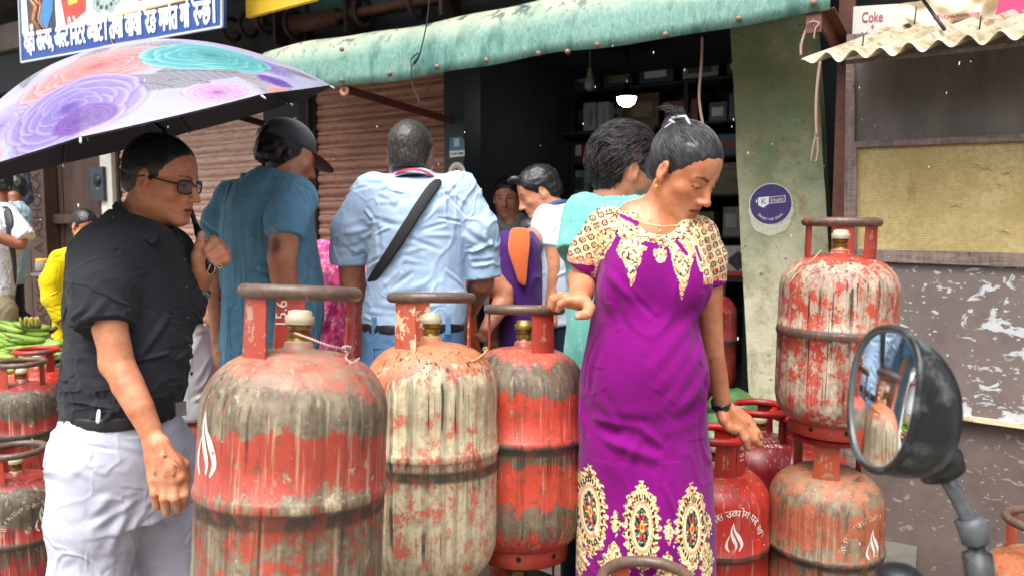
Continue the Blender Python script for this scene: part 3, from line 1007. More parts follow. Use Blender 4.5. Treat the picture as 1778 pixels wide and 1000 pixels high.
M_TORN = m.out(m.mix(m.ramp(m.vor(130, None, 'F1'), [(.18, 1), (.3, 0)]), S(204, 202, 176), S(70, 140, 136)), .7)
mesh_obj('paper_disc', [f3(rp * 1.02 * (1 + .05 * math.sin(5 * a) + .03 * math.sin(11 * a)) * math.cos(a), rp * 1.02 * (1 + .03 * math.sin(7 * a)) * math.sin(a), 0) for a in [2 * math.pi * q / 48 for q in range(48)]], [tuple(range(48))], M_TORN, r)

# ------------------------------------------------------------------ kiosk on the right
TK = .55
kio = thing('street_kiosk', 'shabby brown kiosk front with burlap panel and peeling paint under a tin roof', 'kiosk', FO, FROT)
m = Mat('grey_brown_timber')
n = m.noise(6, 6, .6, m.co((1, 1, 12))); n2 = m.noise(40, 4)
n = m.math('MULTIPLY', m.math('ADD', m.noise(7, 6, .65, m.co((9, 1, 1))), m.noise(7, 6, .65, m.co((1, 1, 9)))), .5)
c = m.mix(m.ramp(n, [(.38, 0), (.62, 1)]), S(92, 76, 70), S(140, 124, 114))
c = m.mix(m.ramp(m.noise(18, 6, .7), [(.60, 0), (.67, .8)]), c, S(64, 46, 44))
c = m.mix(m.ramp(m.noise(70, 3), [(.70, 0), (.74, .8)]), c, S(206, 200, 186))
M_TIMBER = m.out(c, .75, bump=m.bump(n, .4, .006))
def panel(nm, cor, t, th, mat, nx=1):
    c = [loc(*p, t) for p in cor]
    vs = [tuple(v) for v in c] + [(v.x, v.y + th, v.z) for v in c]
    return mesh_obj(nm, vs, [(3, 2, 1, 0), (4, 5, 6, 7), (0, 1, 5, 4), (1, 2, 6, 5), (2, 3, 7, 6), (3, 0, 4, 7)], mat, kio)
panel('post', ((1470, 60), (1484, 60), (1484, 1250), (1452, 1250)), TK + .02, .06, M_TIMBER)
panel('inner_post', ((1472, 254), (1487, 254), (1490, 1250), (1464, 1250)), TK + .035, .02, M_TIMBER)
panel('rail', ((1473, 247), (1830, 230), (1830, 243), (1473, 257)), TK + .03, .04, M_TIMBER)
panel('rail', ((1484, 433), (1830, 441), (1830, 466), (1484, 453)), TK + .035, .05, M_TIMBER)
m = Mat('dark_dusty_board')
n = m.noise(7, 6, .65, m.co((1, 1, .4)))
c = m.mix(m.ramp(n, [(.35, 0), (.65, 1)]), S(92, 85, 80), S(116, 109, 102))
c = m.mix(m.ramp(m.noise(30, 5, .7), [(.62, 0), (.70, .6)]), c, S(130, 122, 112))
c = m.mix(m.ramp(m.noise(55, 3, .5), [(.72, 0), (.75, 1)]), c, S(196, 194, 186))
M_BOARD = m.out(c, .7)
panel('upper_board', ((1480, 60), (1830, 40), (1830, 238), (1480, 252)), TK, .02, M_BOARD)
m = Mat('burlap')
a = m.math('SINE', m.math('MULTIPLY', m.sep()[0], 1150)); bb_ = m.math('SINE', m.math('MULTIPLY', m.sep()[2], 1000))
wv = m.math('MULTIPLY', m.math('ADD', a, bb_), .25)
n1 = m.noise(5, 6, .65); n2 = m.noise(60, 4, .7, m.co((1, 1, 1)))
c = m.mix(m.ramp(n1, [(.36, 0), (.64, 1)]), S(184, 164, 108), S(212, 192, 136))
c = m.mix(m.ramp(n2, [(.4, 0), (.62, .6)]), c, S(164, 144, 92))
c = m.mix(m.ramp(m.math('ADD', wv, m.math('MULTIPLY', n2, .5)), [(.0, .4), (.35, 0)]), c, S(98, 80, 46))
c = m.mix(m.ramp(m.noise(9, 6, .7, None, 1), [(.68, 0), (.71, 1)]), c, S(206, 178, 128))
c = m.mix(m.ramp(m.noise(3.5, 5, .6, m.co((3, 1, .7))), [(.60, 0), (.72, .6)]), c, S(120, 96, 56))
M_BURLAP = m.out(c, .9, bump=m.bump(m.math('ADD', wv, n2), .6, .003), sheen=.2)
panel('burlap_panel', ((1484, 250), (1830, 236), (1830, 446), (1484, 440)), TK + .012, .01, M_BURLAP)
def m_peel(name, base, base2, white, seed, row):
    m = Mat(name)
    sp = m.sep()
    n1 = m.noise(3, 6, .6, m.co(loc=(seed, 0, 0)))
    c = m.mix(m.ramp(n1, [(.35, 0), (.65, 1)]), base, base2)
    c = m.mix(m.ramp(m.noise(26, 6, .7), [(.55, 0), (.72, .45)]), c, tuple(v * .6 for v in base[:3]))
    zz = m.nt.nodes.new('ShaderNodeMapRange'); m.L(sp[2], zz.inputs[0]); zz.inputs[1].default_value = row[0]; zz.inputs[2].default_value = row[1]
    lowb = m.ramp(zz.outputs[0], row[2])
    pe = m.noise(19, 6, .66, m.co((.7, 1, 1.1), loc=(seed, 0, seed)), .6)
    big = m.noise(3.4, 4, .55, m.co((1, 1, .8), loc=(seed * 2, 0, 3)))
    v = m.math('ADD', m.math('MULTIPLY', pe, .66), m.math('MULTIPLY', big, .34))
    v = m.math('ADD', v, lowb)
    mask = m.ramp(v, [(.570, 0), (.580, 1)])
    fl2 = m.noise(46, 4, .6, m.co((.6, 1, 1), loc=(seed, 3, seed)))
    mask = m.math('MAXIMUM', mask, m.ramp(m.math('ADD', fl2, lowb), [(.645, 0), (.66, .9)]))
    c = m.mix(mask, c, m.mix(m.noise(20, 5), white, tuple(x * .72 for x in white[:3])))
    dots = m.vor(34, m.co((1, 1, 1), loc=(seed, 1, 2)))
    dm = m.math('MULTIPLY', m.ramp(dots, [(.10, 1), (.14, 0)]), m.ramp(m.noise(5, 3), [(.5, 0), (.56, 1)]))
    c = m.mix(dm, c, white)
    c = m.mix(m.ramp(m.noise(24, 4, .6, m.co((1, 1, .25))), [(.70, 0), (.73, .9)]), c, S(40, 30, 28))
    return m.out(c, m.mix(mask, (.55, .55, .55, 1), (.8, .8, .8, 1)), bump=m.bump(m.math('ADD', mask, m.math('MULTIPLY', v, .5)), .6, .004))
zr0, zr1 = fac(1650, 728, TK)[1], fac(1650, 460, TK)[1]
M_PEEL = m_peel('peeling_maroon_paint', S(106, 94, 90), S(124, 110, 104), S(198, 202, 204), 1.7, (zr0, zr1, [(0, .10), (.14, .05), (.25, .015), (.55, -.01), (.80, .0), (.86, .05), (.90, .02), (1, .03)]))
panel('peeling_panel', ((1484, 445), (1830, 458), (1830, 742), (1484, 697)), TK + .015, .012, M_PEEL)
m = Mat('rusted_cream_edge'); n = m.noise(25, 5, .7)
M_EDGE = m.out(m.mix(m.ramp(n, [(.48, 0), (.6, 1)]), S(206, 196, 166), S(150, 100, 56)), .7)
panel('sheet_edge', ((1484, 697), (1830, 742), (1830, 752), (1484, 703)), TK + .03, .03, M_EDGE)
zr0, zr1 = fac(1650, 1100, TK)[1], fac(1650, 740, TK)[1]
M_LOWP = m_peel('dirty_maroon_board', S(90, 78, 74), S(112, 97, 91), S(150, 148, 144), 5.2, (zr0, zr1, [(0, 0), (.5, -.01), (.8, .0), (1, -.03)]))
panel('lower_panel', ((1484, 690), (1830, 736), (1830, 1250), (1484, 1250)), TK - .02, .012, M_LOWP)
for px, py in ((1699, 287), (1712, 290), (1737, 320), (1660, 355), (1744, 400), (1750, 300)):   # loose tufts on the burlap
    q = loc(px, py, TK + .014)
    tf = MB()
    for _ in range(7):
        d = Vector((rnd.uniform(-.02, .02), -rnd.uniform(0, .008), rnd.uniform(-.012, .012)))
        tf.tube([q, q + d * .6 + Vector((0, -.004, 0)), q + d], .0012, 4)
    tf.build('burlap_tuft', plain('jute_fibre', S(216, 190, 140), .9), kio)
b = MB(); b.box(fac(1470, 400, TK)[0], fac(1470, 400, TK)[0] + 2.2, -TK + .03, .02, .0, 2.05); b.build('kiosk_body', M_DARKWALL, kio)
# tin roof
TR = .93
tr = thing('tin_roof_sheet', 'corrugated cream tin roof sheet over the kiosk, bent at its left corner', 'roof sheet', FO, FROT)
s0, s1 = fac(1390, 103, TR)[0], fac(1800, 68, TR)[0] + .3
zed = .5 * (fac(1390, 100, TR)[1] + fac(1778, 66, TR)[1])
_bk = fac(1552, 46, TR - .5); SKEW = _bk[0] - s0; RISE = _bk[1] - zed
vs, fs = [], []
NX, NY = 150, 16
for i in range(NX + 1):
    s = s0 + (s1 - s0) * i / NX
    lift = .03 * max(0, 1 - (s - s0) / .12) ** 2
    for j in range(NY + 1):
        f = j / NY
        t = TR - f * .50
        wv = .017 * math.cos((s - s0) / .083 * 2 * math.pi) * (1 - .35 * max(0, 1 - (s - s0) / .1))
        z = zed + f * RISE + wv - lift * (1 - f) * .3 + .004 * math.sin(9 * s + 3 * f)
        if j == 0: z += .003 * math.sin(47 * s)
        vs.append((s + f * SKEW, -t, z))
for i in range(NX):
    for j in range(NY): fs.append((i * (NY + 1) + j, (i + 1) * (NY + 1) + j, (i + 1) * (NY + 1) + j + 1, i * (NY + 1) + j + 1))
m = Mat('creamy_tin')
n1 = m.noise(5, 6, .6); n2 = m.noise(40, 5, .65, m.co((1, .4, 1)))
c = m.mix(m.ramp(n1, [(.36, 0), (.64, 1)]), S(176, 166, 136), S(202, 196, 178))
c = m.mix(m.ramp(n2, [(.55, 0), (.68, .6)]), c, S(140, 120, 80))
c = m.mix(m.ramp(m.noise(13, 5, .7), [(.52, 0), (.62, .8)]), c, S(132, 98, 54))
M_TIN = m.out(c, .42, .15, m.bump(n2, .3, .004))
sh = mesh_obj('sheet', vs, fs, M_TIN, tr, True)
md = sh.modifiers.new('thick', 'SOLIDIFY'); md.thickness = .002
b = MB()
for px, py in ((1497, 80), (1588, 32), (1700, 48)):
    q = loc(px, py, TR - .1); b.tube([q + Vector((0, 0, -.02)), q + Vector((.004, -.004, .035))], .0025, 5)
b.build('roof_nail', M_DARKIRON, tr)
b = MB(); b.bar(Vector((s0 + SKEW + .02, -.5, zed + RISE * .86 - .055)), Vector((s1, -.5, zed + RISE * .86 - .055)), .04, .05); b.bar(Vector((s0 + .14, -.86, zed - .012)), Vector((s1, -.86, zed - .012)), .02, .012); b.build('batten', M_TIMBER, tr)
rod = MB(); rod.tube([loc(1598, -6, .66), loc(1640, 52, .80)], .006, 6)
o = rod.build('iron_rod', M_BLACK); o.location = FO; o.rotation_euler = FROT; tag(o, 'thin black iron rod leaning down onto the tin roof', 'rod')
po = MB(); q = loc(1470, 40, .42); po.box(q.x - .03, q.x + .03, -.42, -.36, .0, q.z + .5)
o = po.build('brown_post', M_IRON); o.location = FO; o.rotation_euler = FROT; tag(o, 'brown iron post behind the right end of the green awning', 'post')

# menu banners behind the tin roof
M_BANW = plain('banner_white', S(216, 212, 202), .55, 0, .08, 8)
M_BANP = plain('banner_pink', S(222, 62, 110), .5, 0, .12, 8)
M_BANR = plain('banner_rose', S(190, 96, 112), .5, 0, .1)
def banner(nm, label, cor, t, mat, lines, tmat, wob=0, extra=None):
    o = loc(*cor[3], t)
    root = thing(nm, label, 'banner', FO + FU * o.x + FN * t + Vector((0, 0, o.z)), FROT)
    c = [loc(*p, t) - o for p in cor]
    def at(u, v, d=0):
        q = c[0].lerp(c[1], u).lerp(c[3].lerp(c[2], u), v)
        w = wob * (math.sin(5.2 * u + 4 * v) * .6 + math.sin(11 * u - 7 * v + 1) * .35 + .25 * math.sin(23 * u + 9 * v))
        return Vector((q.x, q.y - d + w, q.z + w * .4))
    N = 24
    vs = [at(i / N, j / N) for j in range(N + 1) for i in range(N + 1)]
    fs = [(j * (N + 1) + i, (j + 1) * (N + 1) + i, (j + 1) * (N + 1) + i + 1, j * (N + 1) + i + 1) for j in range(N) for i in range(N)]
    mesh_obj('sheet', vs, fs, mat, root, True)
    mbt = MB()
    for txt, u0, v0, h, wmax in lines:
        vf = text_mesh(txt) if isinstance(txt, str) else deva(txt)
        wd = twidth(vf); xm = min(v[0] for v in vf[0])
        for off in (0, .006):
            mbt.add([at(u0 + (x - xm) / wd * wmax + off, v0 - y * h, .003) for x, y in vf[0]], vf[1])
    mbt.build('lettering', tmat, root)
    return root, at
banner('menu_banner', 'white menu banner reading Coke + Momo behind the tin roof', ((1482, 12), (1582, 6), (1582, 92), (1478, 96)), .46, M_BANW, [('Coke', .16, .34, .30, .36), ('+', .32, .52, .22, .06), ('Momo', .16, .70, .24, .40), ('Combo', .1, .92, .24, .44)], M_BANR)
banner('crumpled_banner', 'crumpled cream menu banner reading chowmein combo lying over the roof', ((1556, 10), (1740, -22), (1724, 52), (1590, 58)), .56, plain('banner_cream', S(214, 200, 172), .6, 0, .12, 10), [('chowmein', .30, .62, .22, .50), ('combo', .36, .84, .22, .38)], M_BANR, .035)
banner('pink_banner', 'bright pink menu banner with white Nepali writing at the right edge', ((1730, -20), (1850, -40), (1850, 44), (1724, 60)), .50, M_BANP, [(['ख', 'ा', 'न', 'ा'], .10, .72, .22, .22), ('Thali', .40, .72, .22, .30), (['३'], .20, .98, .3, .14)], M_WHITEP)

# ------------------------------------------------------------------ inside the shop
def ins(px, py, dep):         # a point inside, dep metres behind the front
    s, z = fac(px, py, -dep); return Vector((s, dep, z))
lamp = thing('lit_lamp', 'glowing white half-dome lamp hanging inside the shop', 'lamp', FO, FROT)
q = ins(1088, 172, 1.7)
b = MB(); b.lathe([(.001, -.062), (.03, -.056), (.055, -.038), (.07, -.012), (.074, .01)], 24, Matrix.Translation(q))
m = Mat('lamp_glow'); M_GLOW = m.out(S(255, 255, 250), .4, emit=(1, 1, .96, 1), estr=20)
b.build('diffuser', M_GLOW, lamp)
b = MB(); b.lathe([(.076, .008), (.076, .03), (.05, .06), (.02, .07), (.02, .12)], 20, Matrix.Translation(q)); b.tube([q + Vector((0, 0, .1)), Vector((q.x, q.y, 2.86))], .006, 6)
b.build('lamp_housing', M_BLACK, lamp)
bul = thing('unlit_bulb', 'unlit dim bulb in a pale holder under the shop ceiling', 'bulb', FO, FROT)
q = ins(1024, 148, .5)
b = MB(); b.sphere(q, (.036, .036, .040), 14); b.build('glass_globe', plain('bulb_glass', S(120, 132, 134), .25), bul)
b = MB(); b.lathe([(.02, .03), (.019, .07), (.012, .1)], 12, Matrix.Translation(q)); b.tube([q + Vector((0, 0, .09)), Vector((q.x, q.y, 2.86))], .004, 6); b.build('holder', plain('bulb_holder', S(120, 104, 84), .5), bul)
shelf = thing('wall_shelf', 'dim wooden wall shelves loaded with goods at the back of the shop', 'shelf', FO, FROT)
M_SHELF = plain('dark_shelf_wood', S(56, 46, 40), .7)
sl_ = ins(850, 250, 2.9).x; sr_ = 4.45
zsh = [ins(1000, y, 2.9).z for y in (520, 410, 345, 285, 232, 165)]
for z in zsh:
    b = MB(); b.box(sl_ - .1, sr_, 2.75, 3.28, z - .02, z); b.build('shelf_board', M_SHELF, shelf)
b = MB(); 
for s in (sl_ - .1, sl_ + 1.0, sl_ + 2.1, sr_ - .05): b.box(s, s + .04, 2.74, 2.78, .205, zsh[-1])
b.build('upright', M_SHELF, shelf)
goods = [('white', S(170, 176, 172)), ('teal', S(60, 92, 96)), ('grey', S(96, 104, 106)), ('brown', S(110, 84, 62)), ('red', S(128, 52, 44)), ('green', S(62, 90, 66)), ('blue', S(52, 78, 116)), ('buff', S(142, 130, 102))]
GM = []
for nme, c_ in goods:
    m = Mat('carton_' + nme); n = m.noise(14, 3); sp = m.sep()
    st = m.ramp(m.math('FRACT', m.math('MULTIPLY', sp[2], 7.3)), [(.5, 0), (.52, 1)])
    GM.append((nme, m.out(m.mix(m.math('MULTIPLY', st, m.ramp(n, [(.45, 0), (.5, .6)])), c_, tuple(v * .4 for v in c_[:3])), .5)))
r2 = random.Random(21)
words = ['tall', 'flat', 'small', 'wide', 'square', 'narrow', 'squat', 'slim']
rowsn = ['lowest', 'second', 'third', 'fourth', 'fifth', 'top']
cnt = 0
for ri, z in enumerate(zsh):
    s = sl_
    nb = 0
    while s < sr_ - .25 and nb < 9:
        w_, h_ = r2.uniform(.14, .34), r2.uniform(.16, .30)
        if ri < 5: h_ = min(h_, zsh[ri + 1] - z - .05)
        nme, gm = GM[r2.randrange(len(GM))]
        b = MB(); b.box(0, w_, 0, .25, 0, h_)
        o = b.build('goods_box', gm); 
        o.location = FO + FU * s - FN * r2.uniform(2.80, 2.86) + Vector((0, 0, z + .001)); o.rotation_euler = (0, 0, FROT.z + r2.uniform(-.05, .05))
        tag(o, '%s goods box, %s from the left on the %s shelf inside the dark shop' % (nme, ('first', 'second', 'third', 'fourth', 'fifth', 'sixth', 'seventh', 'eighth', 'ninth')[nb], rowsn[ri]), 'box', 'goods boxes on the shop shelves')
        bl = MB(); bl.box(w_ * .15, w_ * .8, -.003, 0, h_ * .3, h_ * .75); bl.build('box_print', M_PAPER if r2.random() < .4 else GM[r2.randrange(len(GM))][1], o)
        s += w_ + r2.uniform(.02, .1); nb += 1
for j, (x0_, x1_, y0_, y1_) in enumerate(((1013, 1034, 178, 228), (1037, 1057, 177, 226))):
    a_ = ins(x0_, y1_, 2.55); c_ = ins(x1_, y0_, 2.55)
    b = MB(); b.box(0, c_.x - a_.x, 0, .12, 0, c_.z - a_.z)
    o = b.build('white_carton', plain('white_carton_paint', S(150, 160, 158), .5, 0, .1)); o.location = FO + FU * a_.x - FN * a_.y + Vector((0, 0, a_.z)); o.rotation_euler = FROT
    tag(o, ('left' if j == 0 else 'right') + ' one of two upright white cartons below the lit lamp', 'carton', 'upright white cartons')
    vf = text_mesh('Singer' if j == 0 else 'pressure'); wd = twidth(vf)
    b = MB(); H = c_.z - a_.z; Wd = c_.x - a_.x
    b.add([(Wd * .3 + (1 - y) * Wd * .4, -.002, H * .15 + x / wd * H * .6) for x, y in vf[0]], vf[1]); b.build('lettering', M_BLACK, o)
b = MB(); a_ = ins(1012, 229, 2.55); b.box(a_.x - .3, a_.x + .7, 2.5, 2.8, a_.z - .03, a_.z - .002); o = b.build('shelf_plank', M_SHELF, shelf)
# things low inside at the right: boxed stove, plastic bags
a_ = ins(1252, 478, .95); c_ = ins(1292, 428, .95)
bx = thing('stove_box', 'white printed stove carton in shadow beside the mossy pillar', 'carton', FO + FU * a_.x - FN * a_.y + Vector((0, 0, a_.z)), FROT)
W_, H_ = .34, c_.z - a_.z
b = MB(); b.box(0, W_, 0, .3, 0, H_); b.build('carton', plain('stove_carton_paint', S(188, 190, 186), .5), bx)
mesh_obj('stove_picture', [(W_ * (.3 + .22 * math.cos(a)), -.002, H_ * (.5 + .34 * math.sin(a))) for a in [2 * math.pi * q_ / 4 for q_ in range(4)]], [(0, 1, 2, 3)], M_PIC[0], bx)
b = MB(); b.box(0, W_, -.003, -.001, .0, H_ * .16); b.build('red_band', M_PIC[2], bx)
tb = thing('side_counter', 'dark side counter inside the shop carrying the stove carton', 'counter', FO + FU * (a_.x - .3) - FN * .9 + Vector((0, 0, .205)), FROT)
b = MB(); b.box(0, .9, 0, .6, a_.z - .205 - .035, a_.z - .207); b.build('counter_top', M_SHELF, tb)
for x_, y_ in ((.02, .02), (.84, .02), (.02, .54), (.84, .54)):
    b = MB(); b.box(x_, x_ + .04, y_, y_ + .04, 0, a_.z - .205 - .036); b.build('leg', M_SHELF, tb)
def bag(px, py, dep, r, mat, label):
    q = ins(px, py, dep)
    F = Field(.02); F.ell((0, 0, r[2]), r, k=.02); v, f = F.mesh()
    n_ = fbm(v * 14, 3, int(px)); nn = normals(v, f); v = v + nn * ((np.abs(n_ - .5)) * .16 * r[0] * 2)[:, None]
    o = np_obj('plastic_bag', v, f, mat); o.location = FO + FU * q.x - FN * q.y + Vector((0, 0, q.z - r[2])); o.rotation_euler = FROT
    return tag(o, label, 'bag')
# ------------------------------------------------------------------ unseen row across the street, added to block low sky and bounce light
op = thing('unseen_opposite_row', 'unseen pale shophouse row added behind the viewer to block low sky and bounce light', 'building', (0, -8.5, 0))
b = MB(); b.box(-22, 22, -4, 0, 0, 4.6); b.build('wall', m_concrete('pale_bounce_plaster', S(206, 200, 188), S(184, 178, 164)), op)
for i in range(9):
    for z0 in (.2, 3.5):
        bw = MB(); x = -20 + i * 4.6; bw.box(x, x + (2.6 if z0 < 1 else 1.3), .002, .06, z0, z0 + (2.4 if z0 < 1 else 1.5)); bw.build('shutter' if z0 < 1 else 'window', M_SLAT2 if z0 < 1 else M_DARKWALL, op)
b = MB(); b.box(-22, 22, 0.0, .9, 2.9, 3.05); b.build('ledge', M_BEAM, op)
# ------------------------------------------------------------------ gas cylinders
RB = .159
def cyl_mat(name, seed, red, stops, grime, chips, pale, chip_amt=.5, streak=.5, rough=.42, band=None, grime_amp=.16, flake=.5, dirt_top=0.0):
    """red paint, grime by height (stops: height 0..1 -> amount), pale chips, running streaks"""
    m = Mat(name)
    sp = m.sep()
    L_ = (seed * 3.1, seed * 1.7, seed * 2.3)
    z = m.math('DIVIDE', sp[2], .62)
    nbig = m.noise(7, 6, .62, m.co((1, 1, 1.1), L_))
    nmid = m.noise(30, 6, .68, m.co((1, 1, .8), L_))
    nfine = m.noise(150, 5, .75, m.co((1, 1, .6), L_))
    ver = m.noise(52, 4, .6, m.co((1, 1, .045), L_))
    zz = m.math('ADD', z, m.math('MULTIPLY', m.math('SUBTRACT', nbig, .5), grime_amp * 1.9))
    zz = m.math('ADD', zz, m.math('MULTIPLY', m.math('SUBTRACT', ver, .5), grime_amp * .45))
    stops = [(a_, .5 + (b_ - .5) * .56) for a_, b_ in stops]
    amt = m.ramp(zz, stops)
    # paint colour with fading
    paint = m.mix(m.ramp(nbig, [(.38, 0), (.62, 1)]), red, tuple(min(1, v * 1.22 + .012) for v in red[:3]))
    paint = m.mix(m.ramp(nfine, [(.52, 0), (.72, .35)]), paint, tuple(v * .55 for v in red[:3]))
    if band: paint = m.mix(m.math('MULTIPLY', m.ramp(zz, band[0]), m.ramp(nmid, [(.3, .5), (.6, 1)])), paint, band[1])
    # grime colour
    gcol = m.mix(m.ramp(nmid, [(.36, 0), (.64, 1)]), grime[0], grime[1])
    gcol = m.mix(m.ramp(ver, [(.42, 0), (.66, .55)]), gcol, tuple(v * .5 for v in grime[0][:3]))
    gm = m.math('ADD', amt, m.math('MULTIPLY', m.math('SUBTRACT', nmid, .5), flake * 2.6))
    gm = m.math('ADD', gm, m.math('MULTIPLY', m.math('SUBTRACT', nfine, .5), flake * 1.5))
    gmask = m.ramp(gm, [(.475, 0), (.525, 1)])
    c = m.mix(gmask, paint, gcol)
    # pale chips where paint came off
    cm = m.math('ADD', m.math('MULTIPLY', nmid, .62), m.math('MULTIPLY', m.noise(11, 5, .65, m.co((1, 1, 1), (seed, 4, seed))), .38))
    cm = m.math('ADD', cm, m.ramp(zz, chips))
    cmask = m.ramp(cm, [(.60, 0), (.635, chip_amt)])
    pcol = m.mix(nfine, pale, tuple(v * .72 for v in pale[:3]))
    c = m.mix(cmask, c, pcol)
    c = m.mix(m.ramp(m.noise(42, 7, .78, m.co((1, 1, 1), (4, seed, seed))), [(.53, 0), (.60, .55)]), c, m.mix(nfine, grime[0], tuple(v * .5 for v in grime[0][:3])))
    c = m.mix(m.ramp(ver, [(.50, 0), (.72, .42)]), c, m.mix(1, c, S(120, 104, 92), 'MULTIPLY'))
    c = m.mix(m.ramp(m.noise(90, 4, .6, m.co((1, 1, .05), (0, seed, 3))), [(.58, 0), (.66, .35)]), c, pale)
    # streaks
    st = m.noise(95, 3, .55, m.co((1, 1, .022), (seed, 2, 0)))
    st2 = m.noise(6, 3, .5, m.co((1, 1, 1.5), (seed, 0, 7)))
    sm = m.math('MULTIPLY', m.ramp(st, [(.575, 0), (.615, streak)]), m.ramp(st2, [(.42, 0), (.58, 1)]))
    c = m.mix(sm, c, S(40, 32, 27))
    # welding seam dirt
    sd = m.math('ABSOLUTE', m.math('SUBTRACT', z, .475))
    c = m.mix(m.math('MULTIPLY', m.ramp(sd, [(.014, 1), (.026, 0)]), m.ramp(nmid, [(.36, .35), (.52, .95)])), c, S(62, 54, 46))
    if dirt_top: c = m.mix(m.math('MULTIPLY', m.ramp(zz, [(.78, 0), (.86, dirt_top)]), m.ramp(m.noise(24, 6, .7, m.co((1, 1, 1), L_)), [(.38, 0), (.56, 1)])), c, grime[1])
    c = m.mix(m.ramp(m.noise(170, 2, .5), [(.74, 0), (.78, .8)]), c, S(224, 212, 196))
    ro = m.mix(gmask, (rough,) * 3 + (1,), (.62,) * 3 + (1,))
    bp = m.bump(m.math('ADD', gm, m.math('MULTIPLY', nfine, .4)), .3, .0025)
    return m.out(c, ro, 0, bp, .5)
def ring_mat(name, seed, red, amt):
    m = Mat(name)
    n = m.noise(40, 6, .65, m.co(loc=(seed, 0, 0))); n2 = m.noise(9, 4, .6, m.co(loc=(0, seed, 0)))
    v = m.math('ADD', m.math('MULTIPLY', n, .6), m.math('MULTIPLY', n2, .5))
    msk = m.ramp(v, [(max(0, .62 - amt * .3), 0), (max(.01, .67 - amt * .3), 1)])
    rust = m.mix(m.noise(70, 4), S(66, 48, 40), S(116, 96, 82))
    c = m.mix(msk, red, rust)
    c = m.mix(m.ramp(m.noise(90, 3), [(.70, 0), (.73, .8)]), c, S(190, 170, 152))
    return m.out(c, .38, 0, m.bump(n, .6, .004))
M_BRASS = plain('dull_brass', S(150, 122, 62), .4, .7, .3, 80, .2)
M_CAPW = plain('white_valve_cap', S(178, 168, 140), .45, 0, .1, 60)
m = Mat('worn_white_stencil'); n = m.noise(60, 5, .7)
M_STENCIL = m.out(S(226, 220, 210), .55, alpha=m.ramp(n, [(.34, 0), (.42, 1)]))
m = Mat('worn_stencil_faint'); n = m.noise(50, 5, .7)
M_FAINT = m.out(S(214, 196, 172), .55, alpha=m.ramp(n, [(.46, 0), (.54, .85)]))
M_BLKINK = plain('black_stencil', S(30, 26, 26), .6)
M_HOLE = plain('drain_hole', S(12, 10, 10), .9)

def cyl_profile(H):
    k = H / .62
    z0, zt = .032 * k, .515 * k
    zs = .295 * k
    pr = []
    pr += [(.0, .05 * k), (.06, .042 * k)]
    for i in range(0, 9):
        a = math.pi / 2 * i / 8
        pr.append((RB * (.60 + .40 * math.sin(a)), z0 + .085 * k * (1 - math.cos(a))))
    pr += [(RB, .16 * k), (RB, .22 * k)]
    for dz, dr in ((-.011, 0), (-.009, .0025), (-.005, .0038), (0, .0042), (.005, .0038), (.009, .0025), (.011, .0005)): pr.append((RB + dr, zs + dz))
    pr += [(RB - .0005, .36 * k)]
    zsh_ = .415 * k
    for i in range(0, 13):
        a = math.pi / 2 * i / 12
        pr.append((.032 + (RB - .032 - .0005) * math.cos(a) ** .86, zsh_ + (zt - zsh_) * math.sin(a)))
    pr += [(.026, zt + .004), (.024, zt + .014), (.001, zt + .014)]
    return pr, zt, zsh_
def dome_z(r, zt, zsh_):
    c = min(1, max(0, (r - .032) / (RB - .0325))) ** (1 / .86)
    return zsh_ + (zt - zsh_) * math.sqrt(max(0, 1 - c * c))
def on_wall(a, z, off=.0006):        # azimuth 0 = towards the viewer side (-y), positive to the right
    return Vector(((RB + off) * math.sin(a), -(RB + off) * math.cos(a), z))
